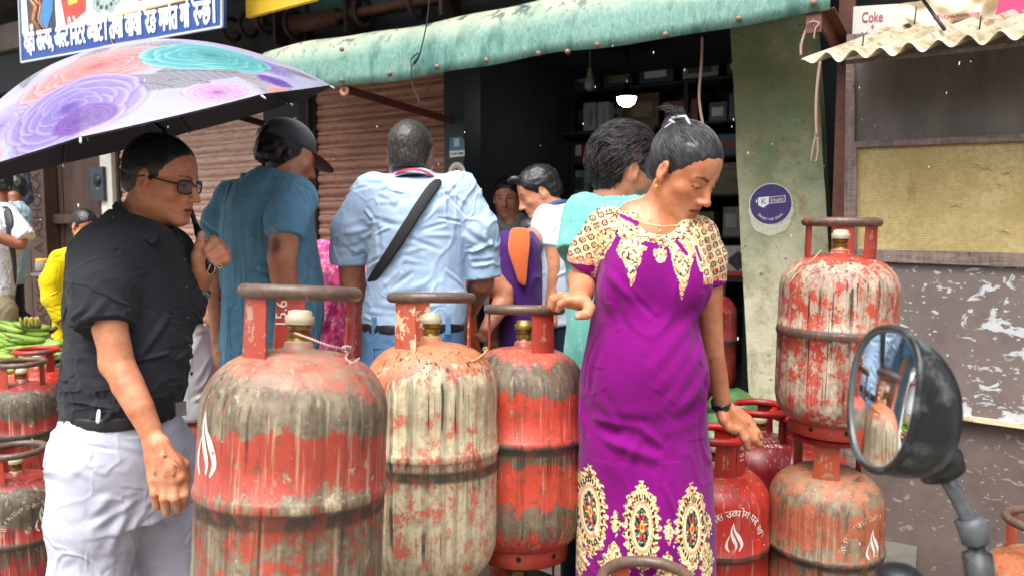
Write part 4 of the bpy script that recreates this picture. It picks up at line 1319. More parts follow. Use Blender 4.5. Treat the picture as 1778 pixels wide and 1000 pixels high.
def make_cylinder(label, H=.62, stays=((-40, .058), (85, .04), (205, .05)), body=None, ring=None, stay=None, cap=True, marks=(), rot=0, loc=(0, 0, 0), lean=(0, 0), ring_r=.094, name='gas_cylinder', group='gas cylinders stacked at the shop', valve='white'):
    root = thing(name, label, 'gas cylinder', loc, (0, 0, 0), group)
    root.rotation_euler = (lean[0], lean[1], rot)
    pr, zt, zs_ = cyl_profile(H)
    k = H / .62
    b = MB(); b.lathe(pr, 72); ob = b.build('body', body, root)
    b = MB(); b.lathe([(.112, .002), (.114, 0), (.117, .002), (.118, .048 * k), (.115, .055 * k), (.111, .05 * k), (.112, .002)], 64); b.build('foot_ring', stay if stay else body, root)
    for a in (-50, -5, 40, 130, 220):
        b = MB(); an = math.radians(a)
        q = Vector((.1195 * math.sin(an), -.1195 * math.cos(an), .026 * k))
        b.lathe([(.0065, 0), (.001, .0004)], 10, Matrix.Translation(q) @ Matrix.Rotation(an, 4, 'Z') @ Matrix.Rotation(math.pi / 2, 4, 'X')); b.build('drain_hole', M_HOLE, root)
    zr = H - .0125
    b = MB()
    b.tube([(ring_r * math.cos(2 * math.pi * i / 48), ring_r * math.sin(2 * math.pi * i / 48), zr) for i in range(48)], .0125, 12, closed=True)
    b.build('handle_ring', ring, root)
    rs = ring_r - .003
    for si, (a, w) in enumerate(stays):
        b = MB(); an = math.radians(a)
        n = 6
        zb = dome_z(rs, zt, zs_) - .012
        rows = [zb + (zr - .004 - zb) * j / 5 for j in range(6)]
        vs, fs = [], []
        for off in (0, .0035):
            for z in rows:
                ww = w * (1 + .12 * (1 - (z - zb) / (zr - zb)))
                for i in range(n + 1):
                    da = (i / n - .5) * ww / rs
                    vs.append(((rs + off) * math.sin(an + da), -(rs + off) * math.cos(an + da), z))
        m_ = (n + 1) * 6
        for j in range(5):
            for i in range(n):
                q = j * (n + 1) + i
                fs.append((q, q + n + 1, q + n + 2, q + 1)); fs.append((m_ + q, m_ + q + 1, m_ + q + n + 2, m_ + q + n + 1))
            for i in (0, n):
                q = j * (n + 1) + i
                f = (q, m_ + q, m_ + q + n + 1, q + n + 1)
                fs.append(f if i == 0 else f[::-1])
        b.add(vs, fs); b.build('stay', stay or body, root)
    # valve
    b = MB()
    hexp = lambda r, z: [(r * math.cos(math.pi / 3 * i), r * math.sin(math.pi / 3 * i), z) for i in range(6)]
    b.lathe([(.019, zt + .006), (.019, zt + .020), (.0165, zt + .022), (.0165, zt + .034), (.0205, zt + .036), (.0205, zt + .044), (.015, zt + .046), (.001, zt + .046)], 20)
    vs = hexp(.021, zt + .022) + hexp(.021, zt + .032)
    b.add(vs, [(i, (i + 1) % 6, 6 + (i + 1) % 6, 6 + i) for i in range(6)] + [(6, 7, 8, 9, 10, 11)])
    b.build('valve', M_BRASS, root)
    if cap:
        b = MB(); b.lathe([(.0245, zt + .0445), (.0250, zt + .049), (.0250, zt + .058), (.021, zt + .061), (.020, zt + .068), (.012, zt + .070), (.001, zt + .070)], 20); b.build('valve_cap', M_CAPW if valve == 'white' else M_BRASS, root)
        b = MB(); b.lathe([(.021, zt + .005), (.0215, zt + .014), (.019, zt + .0155)], 20); b.build('seal_wrap', M_CAPW, root)
    for f in marks: f(root, H, zt, zs_)
    return root
def stroke(b, pts, fn):
    """ribbon with its own width: pts (x, y, w)"""
    vs = []
    P2 = [Vector((p[0], p[1])) for p in pts]
    for i, p in enumerate(pts):
        t = (P2[min(i + 1, len(pts) - 1)] - P2[max(i - 1, 0)]).normalized()
        n = Vector((-t.y, t.x)) * p[2] / 2
        vs += [fn(*(P2[i] + n)), fn(*(P2[i])), fn(*(P2[i] - n))]
    b.add(vs, [f for i in range(len(pts) - 1) for f in ((3 * i, 3 * i + 1, 3 * i + 4, 3 * i + 3), (3 * i + 1, 3 * i + 2, 3 * i + 5, 3 * i + 4))])
def smooth_pts(pts, n=6):
    out = []
    for i in range(len(pts) - 1):
        p0, p1, p2, p3 = pts[max(i - 1, 0)], pts[i], pts[i + 1], pts[min(i + 2, len(pts) - 1)]
        for k in range(n):
            u = k / n
            out.append(tuple(.5 * (2 * b_ + (c_ - a_) * u + (2 * a_ - 5 * b_ + 4 * c_ - d_) * u * u + (3 * b_ - a_ - 3 * c_ + d_) * u ** 3) for a_, b_, c_, d_ in zip(p0, p1, p2, p3)))
    out.append(pts[-1]); return out
def flame(a0, z0, h, mat=None):
    def f(root, H, zt, zs_):
        b = MB()
        fn = lambda x, y: on_wall(a0 + x * h / RB, z0 + y * h)
        stroke(b, smooth_pts([(-.06, .98, .01), (-.13, .70, .06), (-.06, .44, .12), (.04, .22, .09), (.02, .03, .03)]), fn)
        stroke(b, smooth_pts([(-.06, .98, .01), (-.02, .72, .07), (.13, .48, .13), (.24, .22, .10), (.14, .02, .04)]), fn)
        stroke(b, smooth_pts([(-.17, .58, .015), (-.27, .34, .06), (-.28, .15, .09), (-.18, 0, .03)]), fn)
        b.build('flame_mark', mat or M_STENCIL, root)
    return f
def wall_text(tok, a0, z0, size, mat=None, arcR=None, arc0=math.pi, span=math.pi):
    """type on the wall, straight or bent over an arc of radius arcR"""
    def f(root, H, zt, zs_):
        vf = text_mesh(tok) if isinstance(tok, str) else deva(tok)
        wd = twidth(vf); xm = min(v[0] for v in vf[0])
        b = MB()
        for o in (0, .03):
            if arcR:
                def fn(x, y):
                    an = arc0 - (x - xm) / wd * span; r = arcR + y * size
                    return on_wall(a0 + r * math.cos(an) / RB, z0 + r * math.sin(an))
            else: fn = lambda x, y: on_wall(a0 + (x - xm - wd / 2) * size / RB, z0 + y * size)
            b.add([fn(x + o, y) for x, y in vf[0]], vf[1])
        b.build('stencil_mark', mat or M_STENCIL, root)
    return f
def dome_text(lines, a0, r0, size, mat=None):
    """lines of type on the shoulder dome"""
    def f(root, H, zt, zs_):
        b = MB()
        for i, t in enumerate(lines):
            vf = text_mesh(t); wd = twidth(vf)
            r = r0 + i * size * 1.1
            def fn(x, y):
                rr_ = r - y * size; an = a0 + (x - wd / 2) * size / rr_
                return Vector((rr_ * math.sin(an), -rr_ * math.cos(an), dome_z(rr_, zt, zs_) + .0012))
            b.add([fn(x, y) for x, y in vf[0]], vf[1])
        b.build('stencil_mark', mat or M_STENCIL, root)
    return f
def stay_text(t, a, size, zf, mat=None, outside=True, ring_r=.094, da=0, rows=1):
    """type running up a stay"""
    def f(root, H, zt, zs_):
        b = MB(); an = math.radians(a); rs = ring_r - .003 + (.0042 if outside else -.0008)
        for r_ in range(rows):
            vf = text_mesh(t if rows == 1 else t[r_]); wd = twidth(vf)
            s_ = 1 if outside else -1
            def fn(x, y):
                aa = an + da - s_ * ((y - .35) * size) / rs + r_ * size * 1.25 / rs
                return Vector((rs * math.sin(aa), -rs * math.cos(aa), zt + .012 + zf + x * size))
            b.add([fn(x, y) for x, y in vf[0]], vf[1])
        b.build('stencil_mark', mat or M_STENCIL, root)
    return f
RED, ORED, DRED = S(206, 46, 36), S(214, 74, 40), S(150, 28, 32)
GR1 = (S(98, 86, 68), S(146, 132, 108))
CM1 = cyl_mat('worn_red_paint_front', 1.3, S(158, 62, 46), [(0, .75), (.12, .35), (.22, .62), (.40, .60), (.475, .50), (.515, .62), (.56, .12), (.66, .10), (.70, .80), (.80, .75), (.84, .25), (.90, .30), (1, .5)], GR1, [(0, .03), (.45, .01), (.8, -.03), (1, -.0)], S(196, 180, 148), .8, .75, .4, ([(.79, 0), (.83, .8), (.90, .7), (.95, 0)], S(206, 104, 88)), .13, .5, .75)
GR2 = (S(158, 144, 112), S(206, 194, 160))
CM2 = cyl_mat('cream_caked_paint', 4.7, S(180, 88, 70), [(0, .9), (.2, .62), (.34, .66), (.46, .58), (.55, .56), (.66, .72), (.78, .80), (.83, .35), (.9, .12), (1, .1)], GR2, [(0, .03), (.8, .0), (1, -.02)], S(150, 146, 130), .8, .9, .5, ([(.80, 0), (.86, .9), (1, .9)], S(208, 128, 84)), .14, .5)
CM3 = cyl_mat('worn_scarlet_paint', 8.1, S(176, 60, 40), [(0, .1), (.10, .15), (.16, .80), (.24, .78), (.28, .22), (.40, .12), (.44, .75), (.52, .18), (.66, .18), (.71, .85), (.80, .85), (.84, .15), (1, .2)], (S(88, 76, 62), S(122, 106, 86)), [(0, -.04), (1, -.03)], S(186, 176, 152), .5, .6, .38, ([(.80, 0), (.84, .6), (.90, .5), (.95, 0)], S(222, 112, 92)), .10, .55)
CM4 = cyl_mat('chalky_red_paint', 11.9, S(172, 62, 46), [(0, .1), (.06, .1), (.12, .55), (.30, .55), (.45, .42), (.52, .55), (.60, .45), (.66, .62), (.77, .62), (.81, .08), (1, .02)], (S(150, 128, 108), S(184, 164, 142)), [(0, .06), (.35, .05), (.6, .02), (.8, -.02), (.84, -.2), (1, -.2)], S(206, 186, 164), .85, .85, .35, None, .09, .6)
CM5 = cyl_mat('orange_rust_paint', 15.2, S(158, 84, 54), [(0, .5), (.2, .35), (.40, .35), (.46, .72), (.55, .60), (.60, .20), (.70, .30), (.76, .66), (.81, .42), (.86, .3), (.92, .55), (1, .65)], (S(96, 84, 66), S(140, 124, 100)), [(0, -.02), (1, -.03)], S(190, 160, 130), .6, .3, .6, ([(.78, 0), (.84, .55), (.9, .3), (.95, 0)], S(204, 118, 82)), .15, .5, .6)
CM6 = cyl_mat('bright_red_paint', 19.5, S(174, 38, 28), [(0, .2), (.44, .08), (.475, .3), (.52, .06), (.85, .04), (.92, .25), (1, .4)], (S(120, 84, 64), S(160, 120, 92)), [(0, -.1), (1, -.08)], S(208, 180, 150), .5, .1, .3, None, .1, .4, .25)
CM7 = cyl_mat('maroon_red_paint', 23.1, S(126, 22, 26), [(0, .2), (.5, .15), (.84, .12), (.95, .3), (1, .4)], (S(98, 60, 54), S(128, 84, 76)), [(0, -.1), (1, -.1)], S(200, 160, 150), .4, .1, .32, None, .12, .4, .15)
CM8 = cyl_mat('muddy_red_paint', 27.7, S(146, 44, 38), [(0, .35), (.10, .2), (.30, .25), (.46, .75), (.52, .2), (.58, .2), (.62, .88), (.76, .85), (.80, .12), (1, .06)], (S(74, 68, 56), S(108, 98, 80)), [(0, -.03), (1, -.06)], S(196, 186, 166), .5, .6, .3, None, .1, .45)
CM9 = cyl_mat('dusty_orange_paint', 31.3, S(176, 80, 42), [(0, .4), (.5, .3), (.7, .45), (.8, .6), (.86, .2), (1, .35)], (S(112, 96, 70), S(158, 138, 104)), [(0, -.02), (1, -.02)], S(200, 176, 140), .6, .6, .5, None, .14, .5, .3)
RM1 = ring_mat('rusty_brown_ring', 1, S(150, 72, 58), .88)
RM2 = ring_mat('half_worn_red_ring', 5, S(176, 66, 54), .62)
RM3 = ring_mat('glossy_red_ring', 9, S(150, 22, 22), .12)
RM4 = ring_mat('bright_red_ring', 13, S(182, 28, 20), .05)
def stay_mat(name, seed, red, chip, amt):
    m = Mat(name); n = m.noise(26, 6, .68, m.co(loc=(seed, 0, 0))); n2 = m.noise(80, 4, .65)
    c = m.mix(m.ramp(n, [(.3, 0), (.7, 1)]), red, tuple(v * .75 for v in red[:3]))
    c = m.mix(m.ramp(n, [(.66 - amt * .2, 0), (.70 - amt * .2, .9)]), c, chip)
    c = m.mix(m.ramp(n2, [(.60, 0), (.68, .5)]), c, tuple(v * .5 for v in red[:3]))
    return m.out(c, .42, bump=m.bump(n2, .25, .002))
SM1 = stay_mat('chipped_red_stay', 2, S(170, 68, 54), S(160, 140, 112), .45)
SM2 = stay_mat('flaking_red_stay', 6, S(178, 84, 62), S(206, 178, 146), .7)
SM3 = stay_mat('plain_red_stay', 10, S(172, 64, 48), S(168, 140, 110), .1)
SM5 = stay_mat('orange_stay', 14, S(172, 80, 50), S(150, 120, 96), .4)
SM6 = stay_mat('bright_red_stay', 18, S(176, 42, 30), S(180, 90, 60), 0)
SM7 = stay_mat('maroon_stay', 22, S(112, 20, 24), S(110, 60, 54), .1)
def base_at(px, D, ztop=None, z=None):
    q = P(px, 500, D); return Vector((q.x, q.y, z))
UDYOG = ['न', '^े', 'प', 'ा', 'ल', ' ', 'ग', '~य', 'ा', 'स', ' ', 'उ', '~द', 'य', 'ो', 'ग', ' ', 'प', '~र', 'ा', '.', ' ', 'ल', 'ि', '.']
STAMP = ['TEST PERIOD 9-12', 'IS 3196 VALVE', 'NEPAL GAS 14.2']
LEANB = -math.radians(5.5)         # the front row leans back a little
R_ = math.radians
GRP = 'gas cylinders stacked at the shop'
SHORT = ((-40, .056), (84, .04), (206, .05))
# front row: upper cylinder on a lower one
def lower(px, D, z, mat, label, H=.62):
    return make_cylinder(label, H, SHORT, mat, RM1, SM3, loc=base_at(px, D, z=z))
make_cylinder('largest front cylinder, red with grey grime bands, pale flame mark and 15.6', .665, ((-38, .058), (86, .042), (207, .050)), CM1, RM1, SM1,
    loc=base_at(478, 1.235, z=.662), lean=(LEANB, R_(2.2)), marks=(flame(R_(-42), .355, .105), stay_text('15.6', 207, .030, .022, outside=False, da=R_(11)), stay_text(STAMP, -38, .0085, .006, M_FAINT, da=R_(-10), rows=3)))
lower(487, 1.30, .0, CM1, 'worn red cylinder standing under the largest front cylinder')
make_cylinder('cream-caked cylinder with orange top, second in the front row', .70, ((-36, .060), (88, .04), (205, .05)), CM2, RM1, SM2,
    loc=base_at(741, 1.70, z=.575), lean=(LEANB, R_(.3)), marks=())
lower(741, 1.74, .0, CM8, 'grimy cylinder standing under the cream-caked cylinder', .575)
make_cylinder('scarlet cylinder with dark grime bands under the hand of the woman in purple', .645, ((31, .060), (-90, .04), (150, .05)), CM3, RM2, SM3,
    loc=base_at(907, 1.86, z=.585), lean=(LEANB, R_(.6)), marks=(wall_text('NEPAL', R_(70), .36, .022, M_FAINT), dome_text(['NETT WT. 14.2 Kg.', 'TARE WT. 15.9', 'TEST 11-19'], R_(-35), .082, .011, M_FAINT), stay_text('ES 131819', 31, .010, .008, M_FAINT)), valve='brass')
lower(903, 1.965, .0, CM8, 'dark grimy cylinder standing under the scarlet cylinder', .56)
# right stack
make_cylinder('chalky pale-red cylinder with dark runs, on top of the right stack', .612, ((35, .056), (-90, .036), (150, .05)), CM4, RM2, SM3,
    loc=base_at(1452, 2.10, z=.843), lean=(0, R_(.8)), marks=(stay_text(['EARING VAL', 'ES 30'], 35, .0095, .006, M_FAINT, da=R_(-4), rows=2),), valve='white')
make_cylinder('rusty orange cylinder with white flame mark, at the bottom of the right stack', .638, ((-24, .062), (86, .036), (222, .05)), CM5, RM3, SM5,
    loc=base_at(1446, 2.12, z=.202), marks=(flame(R_(28), .318, .085), wall_text(UDYOG, R_(26), .345, .024, M_FAINT, arcR=.080, arc0=R_(185), span=R_(190)), dome_text(['NETT'], R_(38), .105, .020, M_BLKINK), stay_text(['GAS 30251-4', 'TARE 16.4', 'VALVE'], -24, .0095, .004, M_FAINT, da=R_(-8), rows=3)))
make_cylinder('bright red cylinder marked 15.8 beside the purple dress', .625, ((4, .058), (40, .04), (150, .05)), CM6, RM4, SM6,
    loc=base_at(1248, 2.17, z=.202), ring_r=.09, marks=(flame(R_(6), .322, .085), wall_text(UDYOG, R_(6), .345, .030, arcR=.078, arc0=R_(195), span=R_(195)), stay_text('15.8', 40, .030, .018, ring_r=.09), stay_text(['TEST PERIOD 9-12', 'JUMAN GAS'], 4, .009, .004, M_FAINT, ring_r=.09, da=R_(-4), rows=2), dome_text(['NETT WT. 14.2 Kg.', 'TARE WT. 15.8 Kg.'], R_(55), .09, .012, M_FAINT)))
make_cylinder('maroon cylinder marked NETT WT 14.2 standing behind the bright red one', .62, ((150, .05), (40, .04), (270, .05)), CM7, RM3, SM7,
    loc=base_at(1325, 2.52, z=.202), marks=(dome_text(['15.9', 'NETT WT.', '14.2 Kg.'], R_(6), .062, .020), stay_text('134', 150, .03, .0, M_BLKINK, outside=False)))
make_cylinder('red cylinder with a glossy red ring wedged behind the rusty orange one', .60, ((-60, .03), (60, .03), (180, .05)), CM6, RM4, SM7, loc=base_at(1398, 2.50, z=.202), valve='white')
make_cylinder('dusty orange cylinder cut off at the right edge of the view', .62, SHORT, CM9, RM1, SM5, loc=base_at(1840, 2.02, z=.0), marks=(flame(R_(-52), .33, .10),))
make_cylinder('cylinder standing lowest in front of the purple dress, only its rusty ring showing', .62, ((-150, .05), (90, .04), (-30, .05)), CM5, RM1, SM5, loc=base_at(1130, 1.53, z=.068))
b = MB(); b.box(-.17, .17, -.15, .15, .0, .066)
ko = b.build('concrete_block', M_STEP); ko.location = base_at(1130, 1.53, z=.001); tag(ko, 'rough concrete block under the cylinder lowest in front of the purple dress', 'block')
# inside the shop
make_cylinder('dull red cylinder inside the shop beside the pillar', .62, SHORT, CM7, RM3, SM7, loc=base_at(1222, 3.62, z=.60))
cr = thing('wooden_crate', 'low dark crate carrying the dull red cylinder inside the shop', 'crate', base_at(1222, 3.62, z=.205), FROT)
b = MB(); b.box(-.2, .2, -.2, .2, .37, .392); b.build('crate_lid', M_SHELF, cr)
for q in range(4):
    for y_ in (-.2, .185):
        b = MB(); b.box(-.2, .2, y_, y_ + .015, .02 + q * .088, .095 + q * .088); b.build('slat', M_SHELF, cr)
# left cluster
make_cylinder('muddy red cylinder, nearest of the left group, ring brown and open', .62, ((-8, .056), (110, .04), (230, .05)), CM8, ring_mat('brown_red_ring', 3, S(120, 40, 34), .8), SM3, loc=base_at(12, 2.70, z=.0), marks=(flame(R_(62), .335, .09), wall_text(UDYOG, R_(50), .34, .028, M_FAINT, arcR=.085, arc0=R_(185), span=R_(185)), dome_text(['15.6', 'NETT WT. 14.2 Kg.'], R_(45), .085, .016, M_BLKINK)))
make_cylinder('red cylinder with grey band standing on the step behind the nearest left one', .62, ((-20, .056), (95, .04), (215, .05)), CM8, ring_mat('dark_red_ring', 7, S(150, 30, 30), .6), SM3, loc=base_at(30, 3.40, z=.202), marks=(dome_text(['15.9', 'NETT WT.', '14.2 Kg.'], R_(40), .07, .016, M_FAINT),))
make_cylinder('red cylinder rearmost of the left group with thin red ring', .62, ((70, .04), (-50, .05), (190, .05)), CM6, ring_mat('dark_red_ring_two', 17, S(176, 28, 28), .25), SM6, loc=base_at(58, 3.75, z=.202), marks=(dome_text(['NETT WT.', '14.2 Kg.'], R_(30), .09, .016, M_FAINT),))
make_cylinder('red cylinder showing between black shirt and front cylinder, bright stay', .62, ((-48, .06), (80, .04), (200, .05)), CM6, ring_mat('dark_brown_ring', 23, S(110, 34, 30), .7), SM6, loc=base_at(343, 2.95, z=.202))
make_cylinder('red cylinder behind the black-shirted man with a clean red ring', .62, ((-70, .05), (50, .04), (170, .05)), CM6, RM4, SM6, loc=base_at(366, 3.36, z=.202))
make_cylinder('red cylinder with dark ring half hidden behind the largest front cylinder', .62, ((-10, .05), (110, .04), (230, .05)), CM8, RM1, SM3, loc=base_at(392, 3.02, z=.202))
# strings tied to the rings
tw = MB(); tw.tube([P(512, 578, 1.19), P(540, 588, 1.17), P(570, 600, 1.16), P(597, 606, 1.19), P(606, 606, 1.22)], .002, 5); tw.tube([P(606, 606, 1.22), P(600, 622, 1.18), P(612, 632, 1.17), P(624, 622, 1.17)], .0018, 5); tw.tube([P(602 + 9 * math.cos(a), 606 + 5 * math.sin(a), 1.215 + .012 * math.sin(a)) for a in [i * .7 for i in range(16)]], .002, 5)
tag(tw.build('jute_string', M_ROPE), 'jute string tied from valve to stay on the largest front cylinder', 'string')
tw = MB(); tw.tube([P(808, 620, 1.66), P(818, 628, 1.68), P(830, 622, 1.70), P(842, 612, 1.76), P(845, 602, 1.83)], .0018, 5); tw.tube([P(843 + 4 * math.cos(a), 606 + 3 * math.sin(a), 1.835) for a in [i * .8 for i in range(9)]], .0016, 5)
tag(tw.build('yellow_string', plain('yellow_string', S(206, 186, 110), .9)), 'thin yellow string knotted to the scarlet cylinder', 'string')
tw = MB(); tw.tube([P(1440, 440, 1.93), P(1425, 436, 1.90), P(1410, 452, 1.88), P(1393, 468, 1.92)], .0014, 5); tw.tube([P(1393, 466, 1.915), P(1380, 478, 1.89), P(1372, 490, 1.88)], .0013, 5)
tag(tw.build('white_string', M_CAPW), 'thin white string tied to the top cylinder of the right stack', 'string')
# ------------------------------------------------------------------ people: shared tools
def rot_head(yaw, pitch=0, roll=0):
    """yaw: 0 looks along +x (right), 90 looks away from the viewer (+y), -90 looks at the viewer; pitch>0 bows; roll>0 tips the crown to the head's right"""
    y, p, r = math.radians(yaw), math.radians(pitch), math.radians(roll)
    f0 = Vector((math.cos(y), math.sin(y), 0)); rt = Vector((math.sin(y), -math.cos(y), 0)); up = Vector((0, 0, 1))
    f = f0 * math.cos(p) - up * math.sin(p); u = up * math.cos(p) + f0 * math.sin(p)
    r2_ = rt * math.cos(r) - u * math.sin(r); u2 = u * math.cos(r) + rt * math.sin(r)
    return Matrix((r2_, f, u2)).transposed()
class Head:
    def __init__(self, o, yaw, pitch=0, roll=0, s=1.0, fem=False, long=1.0):
        self.o, self.R, self.s, self.fem, self.long = Vector(o), rot_head(yaw, pitch, roll), s, fem, long
    def w(self, x, y, z): return self.o + self.R @ (Vector((x, y, z)) * self.s)
    def loc(self, v):
        return ((v - V3(self.o)) @ np.array(self.R, dtype=np.float32)) / self.s
    def add(self, F, detail=True):
        s, R, w = self.s, self.R, self.w
        E = lambda c, r, k=.015, op='u': F.ell(w(*c), [q * s for q in r], R, k * s, op)
        C = lambda a, b, ra, rb, k=.012, op='u': F.rc(w(*a), w(*b), ra * s, rb * s, k * s, op)
        f = self.fem
        E((0, -.014, .032), (.074, .094, .086))
        E((0, .026, .036), (.066, .062, .064), .03)
        E((0, .034, -.03), (.058 if not f else .055, .056, .080), .03)
        for sx in (-1, 1):
            C((sx * .050, -.006, -.052), (sx * .016, .066, -.100), .020, .015, .03)
            E((sx * .043, .052, -.024), (.020, .024, .018), .022)
            if detail:
                C((sx * .012, .086, .014), (sx * .042, .070, .016), .008 if f else .0105, .009, .012)
        E((0, .070, -.100), (.020, .018, .015), .02)
        E((0, .066, -.064), (.031, .026, .032), .02)
        if detail:
            for sx in (-1, 1):
                E((sx * .031, .094, -.004), (.017, .014, .0095), .014, 's')
                E((sx * .031, .0745, -.004), (.0145, .0135, .0130), .004)
            C((0, .088, .006), (0, .108, -.034), .0085, .0105, .012)
            E((0, .112, -.038), (.0115, .0105, .0095), .006)
            for sx in (-1, 1):
                E((sx * .0135, .098, -.041), (.0075, .0115, .0078), .005)
                E((sx * .0070, .105, -.0495), (.0038, .006, .0035), .003, 's')
            C((-.021, .078, -.0685), (-.005, .0905, -.0645), .0048, .0068, .006); C((.021, .078, -.0685), (.005, .0905, -.0645), .0048, .0068, .006)
            C((-.018, .079, -.0760), (0, .0890, -.0785), .0055, .0078, .006); C((.018, .079, -.0760), (0, .0890, -.0785), .0055, .0078, .006)
            E((0, .0985, -.0712), (.023, .012, .0016), .003, 's')
            E((0, .092, -.090), (.014, .008, .004), .008, 's')
        for sx in (-1, 1):
            Ro = R @ Matrix.Rotation(math.radians(-sx * 22), 3, 'Z') @ Matrix.Rotation(math.radians(-12), 3, 'X')
            c = w(sx * .0765, -.008, -.004)
            F.ell(c, (.0085 * s, .0195 * s, .032 * s), Ro, .006 * s)
            F.ell(w(sx * .088, -.0035, .000), (.0085 * s, .0115 * s, .019 * s), Ro, .004 * s, 's')
            F.ell(w(sx * .0775, -.000, -.027), (.007 * s, .010 * s, .010 * s), Ro, .006 * s)
            F.ell(w(sx * .079, .0065, -.005), (.005 * s, .005 * s, .009 * s), Ro, .004 * s)
    def paint(self, col, v, lips=None, brow=None, stubble=None, scalp=None, lash=True, eyes=True, brow_w=.0042, hairline=None, closed=0.0):
        q = self.loc(v); x, y, z = q[:, 0], q[:, 1], q[:, 2]; ax = np.abs(x)
        near = (np.abs(z) < .16) & (ax < .1) & (np.abs(y) < .15)
        def put(mask, c):
            mask = (mask * near)[:, None]
            col[:] = col * (1 - mask) + np.array(c[:3])[None] * mask
        n = fbm(q * 90, 3, 5)
        if stubble is not None:
            m = sstep(-.045, -.062, z) * sstep(.0, .03, y) * .8 * (.5 + .8 * n)
            m = np.maximum(m, sstep(.010, .002, np.abs(z + .0575)) * sstep(.03, .015, ax) * sstep(.06, .075, y))
            put(np.clip(m, 0, 1) * .75, stubble)
        if lips is not None:
            zl = -.0712
            up = .0085 * np.clip(1 - (ax / .026) ** 2, 0, 1); dn = .0125 * np.clip(1 - (ax / .025) ** 2, 0, 1)
            m = ((z < zl + up) & (z > zl - dn) & (y > .066)).astype(np.float32)
            put(m * .85, lips)
            put(((np.abs(z - zl) < .0016) & (ax < .023) & (y > .068)).astype(np.float32) * .85, tuple(c * .25 for c in lips[:3]))
        # warm nose and cheeks are one skin; only the blood under it differs
        if brow is not None:
            zc = .0175 + .006 * np.sin(np.clip((ax - .014) / .034, 0, 1) * 2.6)
            m = (np.abs(z - zc) < brow_w * (1.15 - .6 * np.clip((ax - .014) / .036, 0, 1))) & (ax > .012) & (ax < .050) & (y > .04)
            put(m.astype(np.float32) * (.7 + .3 * n), brow)
        if eyes:
            dx, dz = ax - .031, z + .004
            lidz = .0045 - closed * .0085
            opn = (dx / .0142) ** 2 + (dz / .0064) ** 2 < 1
            opn &= (dz < lidz * (1 - (dx / .016) ** 2)) & (y > .06)
            put(opn.astype(np.float32), (.55, .50, .46))
            iris = opn & (dx ** 2 + (dz - .0005 + closed * .004) ** 2 < .0056 ** 2)
            put(iris.astype(np.float32), (.012, .008, .006))
            ed = (np.abs(dz - lidz * (1 - (dx / .016) ** 2)) < .0017) & (np.abs(dx) < .0155) & (y > .055)
            put(ed.astype(np.float32) * .9, (.012, .009, .008))
        if scalp is not None and hairline is not None:
            put(hairline(x, y, z), scalp)
def skin_mat(name):
    m = Mat(name)
    n1, n2, n3 = m.noise(18, 5, .62), m.noise(210, 3, .6), m.noise(55, 5, .68)
    c = m.mix(m.ramp(n1, [(.36, 0), (.66, .7)]), m.attr(), m.mix(1.0, m.attr(), S(236, 186, 164), 'MULTIPLY'))
    c = m.mix(m.ramp(n3, [(.52, 0), (.72, .45)]), c, m.mix(1.0, c, S(206, 160, 140), 'MULTIPLY'))
    c = m.mix(m.ramp(n2, [(.62, 0), (.76, .35)]), c, S(70, 40, 28))
    h = m.math('ADD', n2, m.math('MULTIPLY', n3, .8))
    return m.out(c, m.ramp(n3, [(.3, .36), (.7, .52)]), 0, m.bump(h, .28, .0016), .5, sss=.10)
M_SKIN = skin_mat('skin')
def cloth_mat(name, a, b=None, weave=900, bump=.25, sc=6, rough=.85, fleck=None, sheen=.25, amt=.6):
    m = Mat(name)
    b = b or tuple(v * .82 for v in a[:3])
    n = m.noise(sc, 5, .6)
    c = m.mix(m.ramp(n, [(.35, 0), (.68, amt)]), a, b)
    sp = m.sep()
    w = m.math('ADD', m.math('SINE', m.math('MULTIPLY', m.math('ADD', sp[0], sp[1]), weave * 3.3)), m.math('SINE', m.math('MULTIPLY', sp[2], weave * 3.3)))
    fine = m.noise(240, 3, .7, m.co((1, 1, .5)))
    c = m.mix(m.ramp(fine, [(.40, .0), (.70, .22)]), c, tuple(min(1, v * 1.35 + .01) for v in a[:3]))
    if fleck: c = m.mix(m.ramp(m.noise(fleck[1], 4, .65), [(fleck[2], 0), (fleck[2] + .06, fleck[3])]), c, fleck[0])
    return m.out(c, max(rough, .88), 0, m.bump(m.math('ADD', m.math('MULTIPLY', w, .18), fine), bump * 1.5, .0014), .12, sheen=sheen * .5)
def vcol_cloth(name, rough=.8, sheen=.2):
    m = Mat(name); fine = m.noise(260, 3, .7)
    return m.out(m.mix(m.ramp(fine, [(.4, 0), (.75, .25)]), m.attr(), m.mix(1, m.attr(), S(150, 140, 140), 'MULTIPLY')), max(rough, .9), 0, m.bump(fine, .3, .0012), .10, sheen=sheen * .5)
def hair_mat(name, c, hi, sc=1.0):
    m = Mat(name)
    n = m.noise(70 * sc, 4, .6, m.co((1, 1, .25))); n2 = m.noise(16, 4)
    col = m.mix(m.ramp(n, [(.35, 0), (.7, 1)]), c, hi)
    return m.out(col, .42, 0, m.bump(n, .5, .003), .45)
M_HAIR = hair_mat('black_hair', S(16, 16, 18), S(44, 42, 42))
M_HAIRB = hair_mat('brown_black_hair', S(28, 25, 24), S(66, 60, 56))
M_HAIRG = hair_mat('cropped_grey_hair', S(30, 28, 27), S(72, 68, 64), 2.5)

